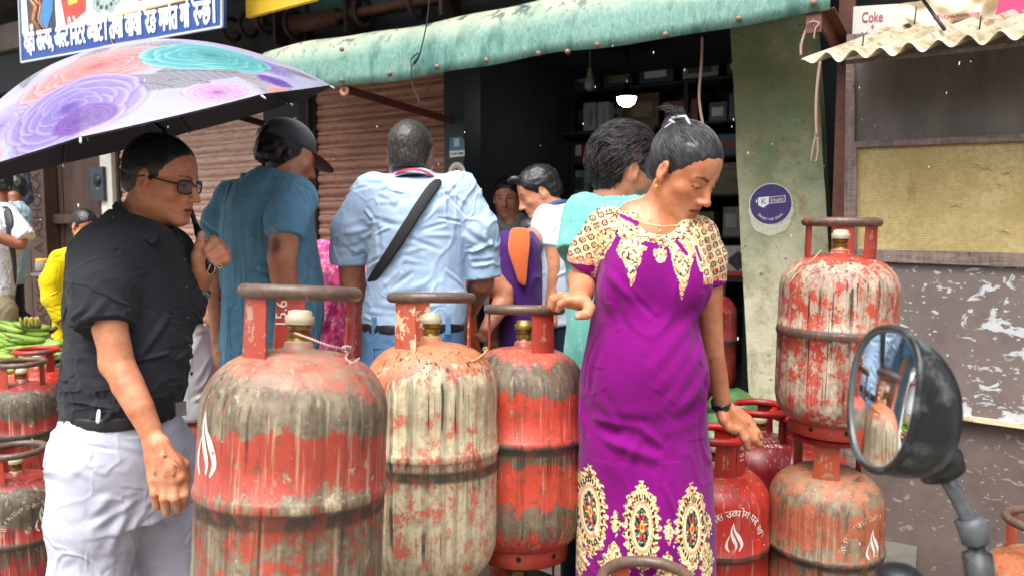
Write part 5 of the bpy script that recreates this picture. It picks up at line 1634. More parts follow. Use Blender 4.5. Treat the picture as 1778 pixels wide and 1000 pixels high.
def folds(v, q, fn=None, amp=.004, scale=(8, 8, 4), seed=0, ridge=True, lines=(), keep=None):
    """push cloth along its normals: ridged noise plus placed creases (a, b, width, depth)"""
    n = normals(v, q)
    p = v * np.array(scale, dtype=np.float32)
    w = fbm(p * .6 + 31, 2, seed + 9)[:, None] * 1.6
    f = fbm(p + w, 3, seed)
    d = (1 - np.abs(2 * f - 1) * 2.2) if ridge else (f * 2 - 1)
    d = d * amp * .8
    # clustered narrow wrinkles
    g1 = fbm(p * 1.5 + w * 1.4 + 11, 2, seed + 21); g2 = fbm(p * np.array((2.6, 2.6, 1.7), dtype=np.float32) + w * 1.2 + 47, 2, seed + 31)
    ms = sstep(.36, .60, fbm(p * .55 + 5, 2, seed + 41))
    d = d + amp * .95 * np.exp(-((g1 - .5) / .035) ** 2) * (.35 + .65 * ms) + amp * .6 * np.exp(-((g2 - .48) / .035) ** 2) * ms - amp * .5 * np.exp(-((g1 - .57) / .04) ** 2) * ms
    if keep is not None: d = d * keep(v)
    for a, b, wd, dp in lines:
        a, b = V3(a), V3(b); L = b - a; l2 = float(L @ L)
        t = np.clip(((v - a) @ L) / l2, 0, 1)
        dist = np.linalg.norm(v - a - t[:, None] * L, axis=1)
        prof = np.exp(-(dist / wd) ** 2) * np.sin(np.pi * np.clip(t * .9 + .05, 0, 1)) ** .5
        side = np.exp(-((dist - wd * 1.6) / wd) ** 2) * .35
        d = d + dp * prof - dp * side * (t > .02) * (t < .98)
    return v + n * d[:, None]
def creases(v, q, n, seed, length=(.05, .14), width=(.004, .009), depth=(.003, .006), bias=(0, 0, 1), tilt=.7, zr=None):
    """n placed creases lying on the cloth, running mostly across 'bias'"""
    rs = np.random.RandomState(seed); nn = normals(v, q); out = []; b = V3(bias)
    ids = np.arange(len(v)) if zr is None else np.where((v[:, 2] > zr[0]) & (v[:, 2] < zr[1]))[0]
    for _ in range(n):
        i = ids[rs.randint(len(ids))]; t = np.cross(nn[i], b); l = np.linalg.norm(t)
        if l < .2: continue
        t = t / l; bt = np.cross(t, nn[i]); d = t + bt * rs.normal() * tilt; d /= np.linalg.norm(d)
        L = rs.uniform(*length)
        out.append((v[i] - d * L / 2, v[i] + d * L / 2, rs.uniform(*width), rs.choice((-1, 1), p=(.45, .55)) * rs.uniform(*depth)))
    return out
def rnd_pts(n, seed): 
    r_ = np.random.RandomState(seed); return r_.rand(n, 3)
def strands(head, mask, flow, n=900, steps=9, step=.012, r=.0011, seed=0, lift=.004, radii=(.080, .101, .093), c=(0, -.012, .034), wave=.0, out=0.0, stop=None):
    """combed strands over the head: roots where mask(local) holds, carried along flow(local) -> direction"""
    rs = np.random.RandomState(seed)
    mb_ = MB()
    cc = np.array(c); rr_ = np.array(radii)
    k = 0
    while k < n:
        d = rs.normal(size=3); d /= np.linalg.norm(d)
        p = cc + d * rr_
        if not mask(p): 
            n -= .05; continue
        k += 1
        pts = []
        ph = rs.rand() * 6.3; lf = lift * rs.rand()
        sl_ = step * (.6 + .7 * rs.rand())
        for i in range(steps):
            e = (p - cc) / rr_; e /= np.linalg.norm(e)
            base = cc + e * rr_ * (1 + (lf + out * (i / steps) ** 2) / .09)
            pts.append(head.w(*base))
            f_ = np.array(flow(p, rs)); nn_ = e / rr_; nn_ /= np.linalg.norm(nn_)
            f_ = f_ - nn_ * (f_ @ nn_); l_ = np.linalg.norm(f_)
            if l_ < 1e-5 or (stop and stop(p)): break
            f_ = f_ / l_
            sd = np.cross(f_, nn_)
            p = p + f_ * sl_ + sd * wave * math.sin(ph + i * 1.1)
        if len(pts) > 2:
            m_ = len(pts)
            mb_.tube(pts, [r * head.s * (1 - .75 * (i / (m_ - 1)) ** 2) for i in range(m_)], 3, cap=False)
    return mb_
def person(label, base, group=None):
    r = thing('person', label, 'person', base, (0, 0, 0), group); return r
def pc(px_, d):      # metres per photo pixel at depth d
    return d / FPX
def cth(x): return 1 / math.sqrt(1 + ((x - CX) / FPX) ** 2)
def sl(y, xl, xr, d, b): return (P((xl + xr) / 2, y, d), (xr - xl) / 2 * pc(1, d) * cth((xl + xr) / 2), b)
def limb(F, pts, k=.012, cap=False):
    """pts: (px, py, depth, radius in photo pixels)"""
    Q = [P(x, y, d) for x, y, d, r in pts]; R = [r * pc(1, d) * (1 + cth(x)) / 2 for x, y, d, r in pts]
    for i in range(len(Q) - 1): F.rc(Q[i], Q[i + 1], R[i], R[i + 1], k if i == 0 else .0025, cap=cap and i == len(Q) - 2)
def skin(root, name, F, base, head=None, paintfn=None, relaxn=1):
    v, q = F.mesh(); v = relax(v, q, relaxn, .35)
    col = np.repeat(np.array(base[:3], dtype=np.float32)[None], len(v), 0)
    n = fbm(v * 22, 3, 3)[:, None]
    col = col * (.88 + .24 * n)
    if paintfn: paintfn(col, v)
    return np_obj(name, v, q, M_SKIN, root, col, root.location)
def cloth(root, name, F, mat, amp=.004, scale=(8, 8, 4), seed=0, lines=(), keep=None, cr=None, relaxn=1, col=None, sub=0, ridge=True, pre=0, label=None):
    v, q = F.mesh(); v = relax(v, q, relaxn, .4)
    for _ in range(pre): v, q = subdiv(v, q); v = relax(v, q, 1, .5)
    if cr: lines = list(lines) + creases(v, q, cr[0], seed + 77, **(cr[1] if len(cr) > 1 else {}))
    v = folds(v, q, None, amp, scale, seed, ridge, lines, keep)
    for _ in range(sub): v, q = subdiv(v, q)
    c = col(v, normals(v, q)) if col else None
    o = np_obj(name, v, q, mat, root, c, root.location)
    if label: o['label'] = label
    return o
def shoe_pair(root, pts, mat):
    for x, y, an in pts:
        F = Field(.009)
        c, s_ = math.cos(an), math.sin(an)
        z = root.location.z
        F.rc((x, y, z + .035), (x + .15 * c, y + .15 * s_, z + .03), .038, .034, .02)
        F.rc((x, y, z + .05), (x, y, z + .09), .04, .042, .02)
        F.func(lambda X, Y, Z: Z - z - .002, (x - .3, y - .3, z - .1), (x + .3, y + .3, z + .0), op='s')
        v, q = F.mesh(); np_obj('shoe', v, q, mat, root, None, root.location)
M_SHOE = plain('dark_shoe', S(40, 34, 30), .6)
M_BELT = plain('black_belt', S(24, 24, 26), .45, 0, .2, 40, .1)
SK_MAN, SK_WOM, SK_DK, SK_LT = S(186, 122, 84), S(196, 128, 82), S(132, 82, 58), S(198, 140, 104)
LEGS_DEFAULT = True
def legs(F, hip, d, foot_z, x_off, r0, r1, k=.03, spread=.09):
    for sx in (-1, 1):
        F.rc((hip.x + sx * spread, hip.y, hip.z), (hip.x + sx * (spread + x_off), hip.y, foot_z + .45), r0, (r0 + r1) / 2, k)
        F.rc((hip.x + sx * (spread + x_off), hip.y, foot_z + .45), (hip.x + sx * (spread + x_off), hip.y + .02, foot_z + .06), (r0 + r1) / 2, r1, k, cap=True)
# ------------------------------------------------------------------ man in the black shirt
D1 = 1.84
man = person('man in black short-sleeved shirt and white trousers with glasses, holding the floral umbrella', Vector((P(200, 500, D1).x, P(200, 500, D1).y, 0)))
h1 = Head(P(281, 312, D1), -7, 11, 2, .885)
F = Field(.0036)
h1.add(F)
limb(F, [(262, 348, D1, 38), (248, 385, D1 + .01, 42), (236, 440, D1 + .02, 56)], .03)
# trunk and legs inside the clothes keep the body one piece
limb(F, [(236, 440, D1 + .02, 52), (228, 560, D1 + .02, 66), (215, 690, D1 + .02, 66)], .03)
DA = 1.66
limb(F, [(205, 470, D1 - .04, 30), (188, 510, DA + .02, 32), (191, 570, DA, 30), (206, 632, DA, 27.5), (222, 668, DA - .01, 28), (243, 708, DA - .02, 24.5), (260, 744, DA - .02, 20), (270, 772, DA - .02, 19)], .015)
F.ell(P(192, 632, DA), (.018, .018, .02), None, .03)
# near hand: back of the hand to the viewer, fingers hanging and curling
mmp = pc(1, DA)
def fing(F, pts, k=.004): 
    for i in range(len(pts) - 1):
        a, b_ = pts[i], pts[i + 1]
        F.rc(P(*a[:3]), P(*b_[:3]), a[3] * pc(1, a[2]), b_[3] * pc(1, b_[2]), k)
dh = DA - .03
F.rc(P(274, 775, dh), P(280, 800, dh), .030, .030, .012, flat=((0, 1, 0), 1.7))
F.rc(P(281, 800, dh), P(286, 826, dh), .036, .040, .012, flat=((0, 1, 0), 2.1))
F.rc(P(300, 808, dh), P(308, 832, dh + .005), .022, .019, .012)
fing(F, [(262, 790, dh, 11), (267, 832, dh, 8.6), (268, 856, dh - .008, 7.6), (272, 880, dh + .004, 6.4)])
fing(F, [(280, 800, dh, 11), (285, 836, dh - .004, 8.8), (285, 864, dh - .014, 8.2), (289, 890, dh + .002, 6.8)])
fing(F, [(294, 800, dh, 11), (302, 836, dh - .002, 8.8), (303, 865, dh - .012, 8.2), (309, 885, dh + .010, 7)])
fing(F, [(306, 802, dh + .004, 11), (318, 832, dh + .006, 8.8), (321, 858, dh + .002, 8), (319, 874, dh + .02, 7)])
fing(F, [(296, 790, dh + .02, 12), (318, 806, dh + .04, 11), (322, 830, dh + .05, 9.5), (318, 848, dh + .05, 8)])
for x, y in ((269, 831), (285, 833), (301, 833), (314, 829)): F.ell(P(x, y, dh - .008), .0085, None, .008)
for a, b_ in (((266, 795), (268, 822)), ((280, 792), (286, 825)), ((292, 790), (301, 824)), ((300, 792), (313, 820)), ((268, 770), (280, 800)), ((281, 760), (286, 790))):
    F.rc(P(a[0], a[1], dh - .019), P(b_[0], b_[1], dh - .022), .0018, .0022, .008)
# far arm bent up to the handle
DB = 1.93
limb(F, [(285, 450, D1 + .10, 30), (298, 550, D1 + .10, 28), (316, 540, DB + .01, 27), (338, 498, DB, 24), (350, 478, DB - .01, 21)], .015)
db = DB - .02
F.rc(P(349, 475, db), P(352, 440, db), .026, .030, .012, flat=((.5, .8, 0), 1.5))
fing(F, [(346, 468, db - .012, 13), (343, 446, db - .018, 11), (347, 428, db - .02, 9), (350, 407, db - .016, 6.5)], .006)
fg = [((355, 438, db + .03, 10), (371, 418, db + .02, 9.5), (372, 421, db - .012, 9.5), (359, 434, db - .026, 7.5)),
      ((358, 446, db + .03, 10), (383, 428, db + .018, 9.5), (381, 431, db - .014, 9.5), (364, 443, db - .03, 7.5)),
      ((358, 455, db + .03, 10), (391, 438, db + .018, 9), (388, 441, db - .014, 9), (369, 452, db - .03, 7)),
      ((356, 462, db + .03, 10), (393, 449, db + .018, 8.5), (391, 452, db - .012, 8.5), (376, 457, db - .026, 6.5))]
for c in fg: fing(F, c, .0035)
F.rc(P(352, 470, db + .006), P(384, 458, db + .01), .015, .012, .012)
def pm(col, v):
    h1.paint(col, v, lips=S(150, 86, 72), brow=S(40, 28, 24), stubble=None, brow_w=.0035)
    def spot(x, y, d, r, c, a=.6):
        m = (np.linalg.norm(v - V3(P(x, y, d)), axis=1) < r).astype(np.float32)[:, None] * a
        col[:] = col * (1 - m) + np.array(c[:3]) * m
    for (x, y, d) in ((358, 437, db - .032), (362, 445, db - .036), (367, 454, db - .036), (375, 458, db - .032), (351, 405, db - .02)): spot(x, y, d, .0075, S(222, 168, 150))
skin(man, 'body', F, S(204, 144, 108), h1, pm)
# hair
def hair_cap(head, name, root, mat, front, thick=.008, vox=.004, amp=.003, seed=0, side=.035, nape=-.055, extra=None, sc=60, parent=None, tz=0):
    """hair as a volume over the skull; front = y where the hairline crosses the forehead top"""
    F = Field(vox * head.s)
    s = head.s; R = head.R
    o = V3(head.o); Rn = np.array(R, dtype=np.float32)
    E = lambda c, r: F.ell(head.w(*c), [q * s for q in r], R, .02 * s)
    E((0, -.014, .034), (.074 + thick, .094 + thick, .086 + thick + tz)); E((0, .020, .044), (.066 + thick * .9, .058 + thick, .058 + thick + tz))
    E((0, -.045, -.02), (.060 + thick, .060 + thick, .06))
    if extra: extra(F, head)
    def cut(X, Y, Z):
        x, y, z = X - o[0], Y - o[1], Z - o[2]
        lx = (x * Rn[0, 0] + y * Rn[1, 0] + z * Rn[2, 0]) / s; ly = (x * Rn[0, 1] + y * Rn[1, 1] + z * Rn[2, 1]) / s; lz = (x * Rn[0, 2] + y * Rn[1, 2] + z * Rn[2, 2]) / s
        ax = np.abs(lx)
        # keep: above a line from forehead hairline back and down to the sideburn, then nape
        zf = .060 + (ly - front) * 1.25 - .10 * np.clip(ax - .045, 0, 1)       # forehead edge
        zf = np.where(ly < side, np.minimum(zf, -.012 + 0 * ly), zf)
        zb = nape + np.clip(ly + .03, 0, .2) * .9
        lim = np.where(ly > side, zf, np.where(ly > -.028, -.006, zb))
        lim = lim + .0035 * np.sin(lx * 310 + 40 * ly) * np.sin(ly * 270 + lz * 90) + .002 * np.sin(lx * 700)
        return (lim - lz) * s
    lo = V3(head.o) - .2 * s; hi = V3(head.o) + .2 * s
    F.func(cut, lo, hi, .01 * s, 'i')
    v, q = F.mesh()
    n = normals(v, q)
    lv = head.loc(v)
    d = fbm(lv * np.array([sc, sc * .5, sc], dtype=np.float32), 3, seed) - .5
    v = v + n * (d * amp * 2 * s)[:, None]
    return np_obj(name, v, q, mat, root, None, root.location)
hair_cap(h1, 'hair', man, M_HAIR, .060, .0055, side=.036, amp=.0018, nape=-.045)
mk1 = lambda p: p[2] > .03 and p[1] < .075 or (p[1] < -.02 and p[2] > -.04)
st = strands(h1, mk1, lambda p, r_: (p[0] * .3, .5 + .2 * r_.normal(), .25 + .2 * r_.normal() - p[1] * 4), 420, 4, .009, .0010, 3, .004, (.078, .098, .091), out=.004)
st.v = [tuple(Vector(a) - man.location) for a in st.v]; st.build('hair_strands', M_HAIR, man)
# glasses
gl = MB(); fr_ = []
def lens_pts(cx, w, h, n=20): 
    out = []
    for i in range(n):
        a = 2 * math.pi * i / n; c, s_ = math.cos(a), math.sin(a)
        x = cx + w * math.copysign(abs(c) ** .7, c); z = -.006 + h * math.copysign(abs(s_) ** .75, s_)
        out.append(h1.w(x, .099 - abs(x) * .26 + .002, z) - man.location)
    return out
for cx in (-.0325, .0325): gl.tube(lens_pts(cx, .0275, .0185), .0019, 6, closed=True)
gl.tube([h1.w(-.007, .099, -.001) - man.location, h1.w(0, .103, .001) - man.location, h1.w(.007, .099, -.001) - man.location], .0018, 6)
for sx in (-1, 1): gl.tube([h1.w(sx * .060, .085, .002) - man.location, h1.w(sx * .074, .06, .004) - man.location, h1.w(sx * .083, .0, .008) - man.location, h1.w(sx * .082, -.018, .002) - man.location], [.003, .0024, .002, .002], 6)
go = gl.build('glasses_frame', M_BLACK, man)
m = Mat('tinted_lens'); M_LENS = m.out(S(70, 70, 84), .06, alpha=.55, spec=.8)
for cx in (-.0325, .0325):
    lb = MB(); pts = lens_pts(cx, .0265, .0175); lb.add(pts, [tuple(range(20))]); lb.build('lens', M_LENS, man)
# shirt
F = Field(.0045)
F.loft([sl(366, 190, 262, D1, .07), sl(384, 166, 288, D1, .12), sl(402, 148, 305, D1, .155), sl(430, 128, 316, D1 + .01, .175), sl(470, 116, 326, D1 + .01, .175), sl(520, 112, 335, D1 + .01, .17), sl(580, 115, 336, D1 + .01, .17), sl(640, 110, 333, D1 + .01, .17), sl(688, 109, 326, D1 + .01, .17), sl(703, 108, 316, D1 + .01, .165)], .02, exp=2.2)
F.rc(P(186, 446, D1 - .10), P(178, 500, DA + .03), .078, .066, .04)
F.rc(P(178, 500, DA + .03), P(180, 566, DA + .0), .066, .062, .02, cap=True)
F.rc(P(268, 345, D1 - .01), P(250, 392, D1), .058, .060, .02, 's')
F.rc(P(290, 440, D1 + .10), P(318, 530, D1 + .06), .07, .055, .04)
LN = [(P(228, 440, DA - .02), P(232, 560, DA - .02), .008, -.010), (P(150, 560, DA - .05), P(222, 470, DA - .04), .010, .005),
      (P(240, 470, 1.70), P(320, 450, 1.72), .006, -.003), (P(150, 428, 1.70), P(225, 440, 1.66), .005, -.004), (P(316, 440, 1.72), P(333, 600, 1.74), .005, -.005),
      (P(306, 430, 1.70), P(322, 600, 1.72), .004, .004), (P(232, 560, 1.66), P(320, 520, 1.68), .010, -.006), (P(235, 600, 1.66), P(330, 585, 1.7), .012, .007), (P(236, 630, 1.66), P(325, 640, 1.7), .012, -0.0048), (P(240, 660, 1.66), P(320, 676, 1.7), .010, .008), (P(115, 640, 1.75), P(180, 672, 1.68), .010, .008), (P(112, 600, 1.75), P(170, 615, 1.68), .010, -.006), (P(112, 665, 1.75), P(180, 695, 1.68), .010, -.008),
      (P(240, 505, 1.66), P(292, 489, 1.68), .003, -.004), (P(240, 440, 1.66), P(292, 470, 1.68), .012, .005)]
M_BLKSHIRT = cloth_mat('black_cotton', S(38, 40, 45), S(52, 54, 59), 1100, .2, 5, .7, sheen=.15)
cloth(man, 'shirt', F, M_BLKSHIRT, .0050, (7, 7, 16), 3, LN, keep=lambda v: .35 + .9 * sstep(1.32, 1.05, v[:, 2]), cr=(46, dict(length=(.06, .18), zr=(.95, 1.30))), pre=1)
# collar
def strip(root, name, mat, rows, closed=False, thick=.003):
    """cloth strip through rows of points (each row the same length)"""
    n = len(rows[0]); vs = [tuple(p - root.location) for r_ in rows for p in r_]
    fs = [(i * n + j, i * n + j + 1, (i + 1) * n + j + 1, (i + 1) * n + j) for i in range(len(rows) - 1) for j in range(n - 1)]
    o = mesh_obj(name, vs, fs, mat, root, True)
    md = o.modifiers.new('thick', 'SOLIDIFY'); md.thickness = thick; md.offset = 0
    sb = o.modifiers.new('round', 'SUBSURF'); sb.levels = sb.render_levels = 1
    return o
strip(man, 'collar', M_BLKSHIRT, [
    [P(318, 414, 1.80), P(306, 398, 1.84), P(290, 392, 1.90), P(262, 385, 1.93), P(228, 370, 1.92), P(206, 352, 1.88), P(200, 346, 1.82), P(212, 358, 1.77), P(234, 376, 1.74), P(262, 398, 1.735), P(283, 410, 1.74)],
    [P(319, 422, 1.79), P(309, 412, 1.83), P(292, 404, 1.91), P(262, 396, 1.95), P(224, 380, 1.94), P(198, 360, 1.89), P(191, 356, 1.81), P(200, 374, 1.75), P(226, 396, 1.715), P(252, 418, 1.71), P(266, 432, 1.72)]])
for y in (452, 500, 552, 600, 648):
    q = P(322 + (y - 452) * .055, y, 1.73 + .02)
    bb = MB(); bb.sphere(q - man.location, (.003, .005, .005), 8); bb.build('button', M_BLACK, man)

# trousers
F = Field(.0055)
F.loft([sl(702, 112, 310, D1 + .01, .16), sl(740, 100, 320, D1 + .01, .165), sl(775, 95, 328, D1 + .01, .17), sl(820, 100, 328, D1 + .01, .165), sl(850, 110, 322, D1 + .01, .15)], .03, exp=2.2, capb=False)
F.rc(P(178, 800, D1 - .07), P(168, 900, D1 - .07), .110, .100, .05)
F.rc(P(168, 900, D1 - .07), P(156, 1010, D1 - .08), .100, .082, .03)
F.rc(P(155, 1010, D1 - .08), P(140, 1130, D1 - .06), .085, .070, .03)
F.rc(P(140, 1130, D1 - .06), Vector((P(110, 1200, D1).x, P(110, 1200, D1).y, .05)), .070, .058, .03, cap=True)
F.rc(P(265, 800, D1 + .10), P(282, 900, D1 + .10), .110, .090, .05)
F.rc(P(282, 900, D1 + .10), P(292, 1020, D1 + .10), .09, .072, .03)
F.rc(P(292, 1020, D1 + .10), Vector((P(300, 1200, D1).x, P(300, 1200, D1 + .1).y, .05)), .072, .056, .03, cap=True)
M_WHTR = cloth_mat('white_cotton_twill', S(188, 190, 204), S(168, 172, 190), 1300, .2, 6, .85, sheen=.2)
LN = [(P(200, 724, 1.64), P(196, 790, 1.64), .004, -.003), (P(196, 790, 1.64), P(160, 815, 1.66), .004, -.003), (P(160, 735, 1.66), P(150, 990, 1.68), .003, .003), (P(85, 748, 1.75), P(118, 765, 1.70), .004, -.005),
      (P(200, 860, 1.66), P(130, 910, 1.7), .012, 0.0054), (P(215, 890, 1.68), P(140, 950, 1.7), .012, -0.0048), (P(238, 850, 1.7), P(190, 960, 1.7), .012, 0.0048), (P(105, 850, 1.75), P(160, 880, 1.7), .012, 0.0048), (P(98, 820, 1.78), P(150, 835, 1.7), .012, -0.0042), (P(120, 920, 1.75), P(190, 985, 1.7), .014, 0.0048),
      (P(296, 740, 1.72), P(310, 800, 1.72), .006, .006), (P(285, 730, 1.70), P(300, 775, 1.70), .004, -.004), (P(250, 900, 1.76), P(320, 960, 1.78), .014, 0.0060), (P(245, 930, 1.76), P(310, 1000, 1.78), .014, -0.0060)]
cloth(man, 'trousers', F, M_WHTR, .0022, (7, 7, 5), 11, LN, cr=(60, dict(length=(.06, .20), width=(.004, .010), depth=(.0012, .0034), zr=(.55, .95))), pre=1)
strip(man, 'pocket_edge', M_WHTR, [[P(168, 708, 1.668), P(176, 708, 1.665)], [P(166, 724, 1.662), P(175, 724, 1.658)], [P(165, 736, 1.662), P(174, 737, 1.658)]], thick=.004)
# belt
F = Field(.005)
F.loft([sl(697, 107, 315, D1 + .01, .172), sl(708, 106, 316, D1 + .01, .174), sl(720, 104, 316, D1 + .01, .176)], .01, exp=2.2)
cloth(man, 'belt', F, M_BELT, .001)
bk = MB(); bk.box(-.012, .012, -.008, .004, -.016, .016, Matrix.Translation(P(313, 709, 1.745) - man.location) @ Matrix.Rotation(.7, 4, 'Z')); bk.build('belt_buckle', plain('steel_buckle', S(150, 150, 150), .3, .9), man)
# watch
wt = MB(); c = P(341, 502, DB); ax_ = (P(350, 478, DB) - P(338, 500, DB)).normalized()
Mx = Matrix.Translation(c - man.location) @ ax_.to_track_quat('Z', 'Y').to_matrix().to_4x4()
wt.lathe([(.036, -.007), (.0385, -.005), (.0385, .005), (.036, .007)], 28, Mx); wt.build('wrist_watch', plain('steel_watch', S(160, 162, 164), .3, .8, .3, 200), man)
shoe_pair(man, [(P(110, 1200, D1).x, P(110, 1200, D1).y - .1, -.1), (P(300, 1200, D1).x, P(300, 1200, D1).y - .05, -.2)], M_SHOE)

# ------------------------------------------------------------------ the umbrella
UC = P(256, 232, 2.00)
hand_pt = P(357, 440, DB - .025)
axis = (UC - hand_pt)
# canopy axis: leaning left in the picture, a touch towards the viewer
vr_ = Vector((.894, .447, 0)); vf_ = Vector((-.447, .894, 0))
ax_c = (-.315 * vr_ - .055 * vf_ + Vector((0, 0, .96))).normalized()
umb = thing('umbrella', 'open white umbrella with large pastel roses, held by the man in black shirt', 'umbrella', hand_pt)
e1 = (vr_ - ax_c * ax_c.dot(vr_)).normalized(); e2 = ax_c.cross(e1).normalized()      # e1 to the right, e2 away
RU, HU = .505, .230
def can_pt(r, a):
    """r 0..1, a angle; eight ribs pull the cloth down and in between"""
    k = (a / (2 * math.pi) * 8 + .35) % 1.0
    sag = (1 - (2 * k - 1) ** 2)
    rad = RU * r * (1 - .035 * sag * r ** 2)
    z = HU * (1 - (r ** 2.1)) * 1.0 - .004 * sag * r
    return UC + e1 * (rad * math.cos(a)) + e2 * (rad * math.sin(a)) + ax_c * z
NA, NR = 820, 220
aa = np.linspace(0, 2 * np.pi, NA, endpoint=False); ra = (np.arange(NR + 1) / NR)
AA, RR = np.meshgrid(aa, ra, indexing='ij')
kk = (AA / (2 * np.pi) * 8 + .35) % 1.0
sag = 1 - (2 * kk - 1) ** 2
rad = RU * RR * (1 - .035 * sag * RR ** 2); zz = HU * (1 - RR ** 2.1) - .004 * sag * RR
V = V3(UC)[None, None] + rad[..., None] * (np.cos(AA)[..., None] * V3(e1) + np.sin(AA)[..., None] * V3(e2)) + zz[..., None] * V3(ax_c)
vv = V.reshape(-1, 3)
I = np.arange(NA * (NR + 1)).reshape(NA, NR + 1)
qq = np.stack([I[:, :-1], np.roll(I, -1, 0)[:, :-1], np.roll(I, -1, 0)[:, 1:], I[:, 1:]], -1).reshape(-1, 4)
# printed roses: painted in the flattened plane of the cloth (u right, w towards the viewer)
u_ = (rad * np.cos(AA)).ravel(); w_ = (-rad * np.sin(AA)).ravel()
# lay the print out by arc length so that flowers near the rim are not squeezed
al = (RR + .35 * RR ** 3) / 1.35 * .62
pu, pw = (al * np.cos(AA)).ravel(), (-al * np.sin(AA)).ravel()
pp = np.stack([pu, pw, 0 * pu], 1)
nz = fbm(pp * 14, 4, 3); nf = fbm(pp * 60, 3, 8)
def C_(r, g, b_): return np.array(lin((r, g, b_)), dtype=np.float32)
col = C_(196, 198, 226)[None] * (1 - nz[:, None]) + C_(236, 234, 246)[None] * nz[:, None]
col = np.repeat(col, 1, 0)
def over(mask, c):
    global col
    mask = np.clip(mask, 0, 1)[:, None]; col = col * (1 - mask) + c * mask
def rose(cu, cw, R, pal, seed, spin=0, petals=5, eccentric=.8, center=None):
    """petals laid over one another from the outside in; each has a bright rolled lip and a deep base"""
    global col
    idx = np.where((np.abs(pu - cu) < R * 1.25) & (np.abs(pw - cw) < R * 1.25 * eccentric))[0]
    if len(idx) == 0: return
    x, y = (pu[idx] - cu) / R, (pw[idx] - cw) / R / eccentric
    rs = np.random.RandomState(seed)
    c = col[idx]
    wob = .10 * (fbm(np.stack([x * 3, y * 3, 0 * x + seed], 1), 3, seed) - .5) * 2
    fine = nf[idx]
    def lay(m, cc):
        nonlocal c
        m = np.clip(m, 0, 1)[:, None]; c = c * (1 - m) + cc * m
    Ls = 5
    for i in range(Ls):
        f = 1 - i / (Ls + .4); n_ = max(3, petals - i // 2)
        a0 = spin + i * 1.1 + rs.rand()
        for j in range(n_):
            a = a0 + 2 * math.pi * j / n_ + rs.normal() * .12
            ca_, sa_ = math.cos(a), math.sin(a)
            tx, ty = x * ca_ + y * sa_, -x * sa_ + y * ca_          # along, across
            cx_ = f * .46; ra, rb = f * (.56 + .06 * rs.rand()), f * (.60 + .12 * rs.rand())
            e = np.sqrt(((tx - cx_) / ra) ** 2 + (ty / rb) ** 2) + wob
            m = sstep(1.02, .97, e) * (tx > -.05 * f)
            u_t = np.clip((tx - cx_ + ra) / (2 * ra), 0, 1)
            deep = (1 - u_t) ** 2.2
            lip = sstep(.80, .95, e) * (tx > cx_ * .6)
            vein = (.5 + .5 * np.sin(ty / rb * 26 + 6 * fine + 3 * tx)) * .12 * (1 - lip)
            base = pal[1] * (1 - .35 * i / Ls) + pal[2] * (.35 * i / Ls)
            cc = base[None] * (1 - deep[:, None] * .85) + pal[2][None] * deep[:, None] * .85
            cc = cc * (1 - vein[:, None]) + pal[2][None] * vein[:, None]
            cc = cc * (1 - .5 * lip[:, None]) + pal[0][None] * .5 * lip[:, None]
            sh_ = sstep(1.12, 1.0, e) * (e >= 1.0) * (tx > 0) * .30
            lay(sh_, pal[2] * .9)
            lay(m * .9, cc)
    r = np.sqrt(x * x + y * y)
    if center is not None: lay(sstep(.20, .05, r) * (.4 + .6 * (fine > .5)), center)
    else: lay(sstep(.10, .02, r) * .6, pal[2])
    col[idx] = c
def leaf(cu, cw, L, W_, an, pal):
    x, y = pu - cu, pw - cw
    a, b_ = x * math.cos(an) + y * math.sin(an), -x * math.sin(an) + y * math.cos(an)
    t = np.clip(a / L, 0, 1); hw = W_ * np.sin(np.pi * t) ** .8
    m = (np.abs(b_) < hw + .006 * (nf - .5)) & (a > 0) & (a < L)
    vein = sstep(.25, .0, np.abs(((a - np.abs(b_) * .9) / L * 9) % 1 - .5)) * .5 + sstep(.004, 0, np.abs(b_)) * .7
    c = pal[0][None] * (1 - np.clip(vein, 0, 1)[:, None]) + pal[1][None] * np.clip(vein, 0, 1)[:, None]
    c = c * (.8 + .4 * nz[:, None])
    over(m.astype(np.float32) * .92, c)
GREYL = (C_(214, 210, 214), C_(150, 146, 152)); GREYL2 = (C_(186, 186, 196), C_(126, 124, 134)); LAVL = (C_(206, 206, 236), C_(160, 158, 210))
for j in range(26):
    a = j * 2.399; r = .12 + .44 * ((j * 37) % 26) / 26
    leaf(r * math.cos(a), r * math.sin(a), .16 + .05 * (j % 3), .032, a * 1.7 + j, (GREYL, GREYL2, LAVL)[j % 3])
TEAL = (C_(214, 250, 246), C_(112, 214, 216), C_(34, 152, 164)); PINK = (C_(252, 236, 240), C_(246, 190, 190), C_(226, 108, 96)); VIO = (C_(236, 230, 252), C_(190, 172, 232), C_(110, 68, 190)); LAV = (C_(246, 242, 252), C_(216, 206, 238), C_(160, 140, 206)); MAG = (C_(240, 220, 246), C_(206, 140, 214), C_(150, 40, 160)); WHT = (C_(250, 248, 252), C_(228, 224, 240), C_(176, 168, 200))
rose(-.36, .02, .13, LAV, 11, .5); rose(.0, -.30, .22, PINK, 21, 1); rose(-.30, -.26, .2, VIO, 23, 1); rose(.36, -.3, .2, TEAL, 25, 1); rose(.05, .08, .12, WHT, 27, 1)
rose(-.33, .34, .13, LAV, 37, .4, 6, .6); rose(.35, .30, .10, VIO, 39, .4, 6, .6)
rose(-.06, .30, .185, PINK, 3, .8, 6, .52)
for q in ((.02, .42, .17, .045, .35), (.0, .46, .16, .04, -.1), (.06, .40, .22, .05, .15), (.24, .44, .20, .045, .1), (-.04, .40, .15, .04, .6), (.30, .50, .16, .04, .2)): leaf(*q, GREYL2 if q[0] < .1 else GREYL)
rose(.20, .31, .165, TEAL, 7, 2.2, 5, .60)
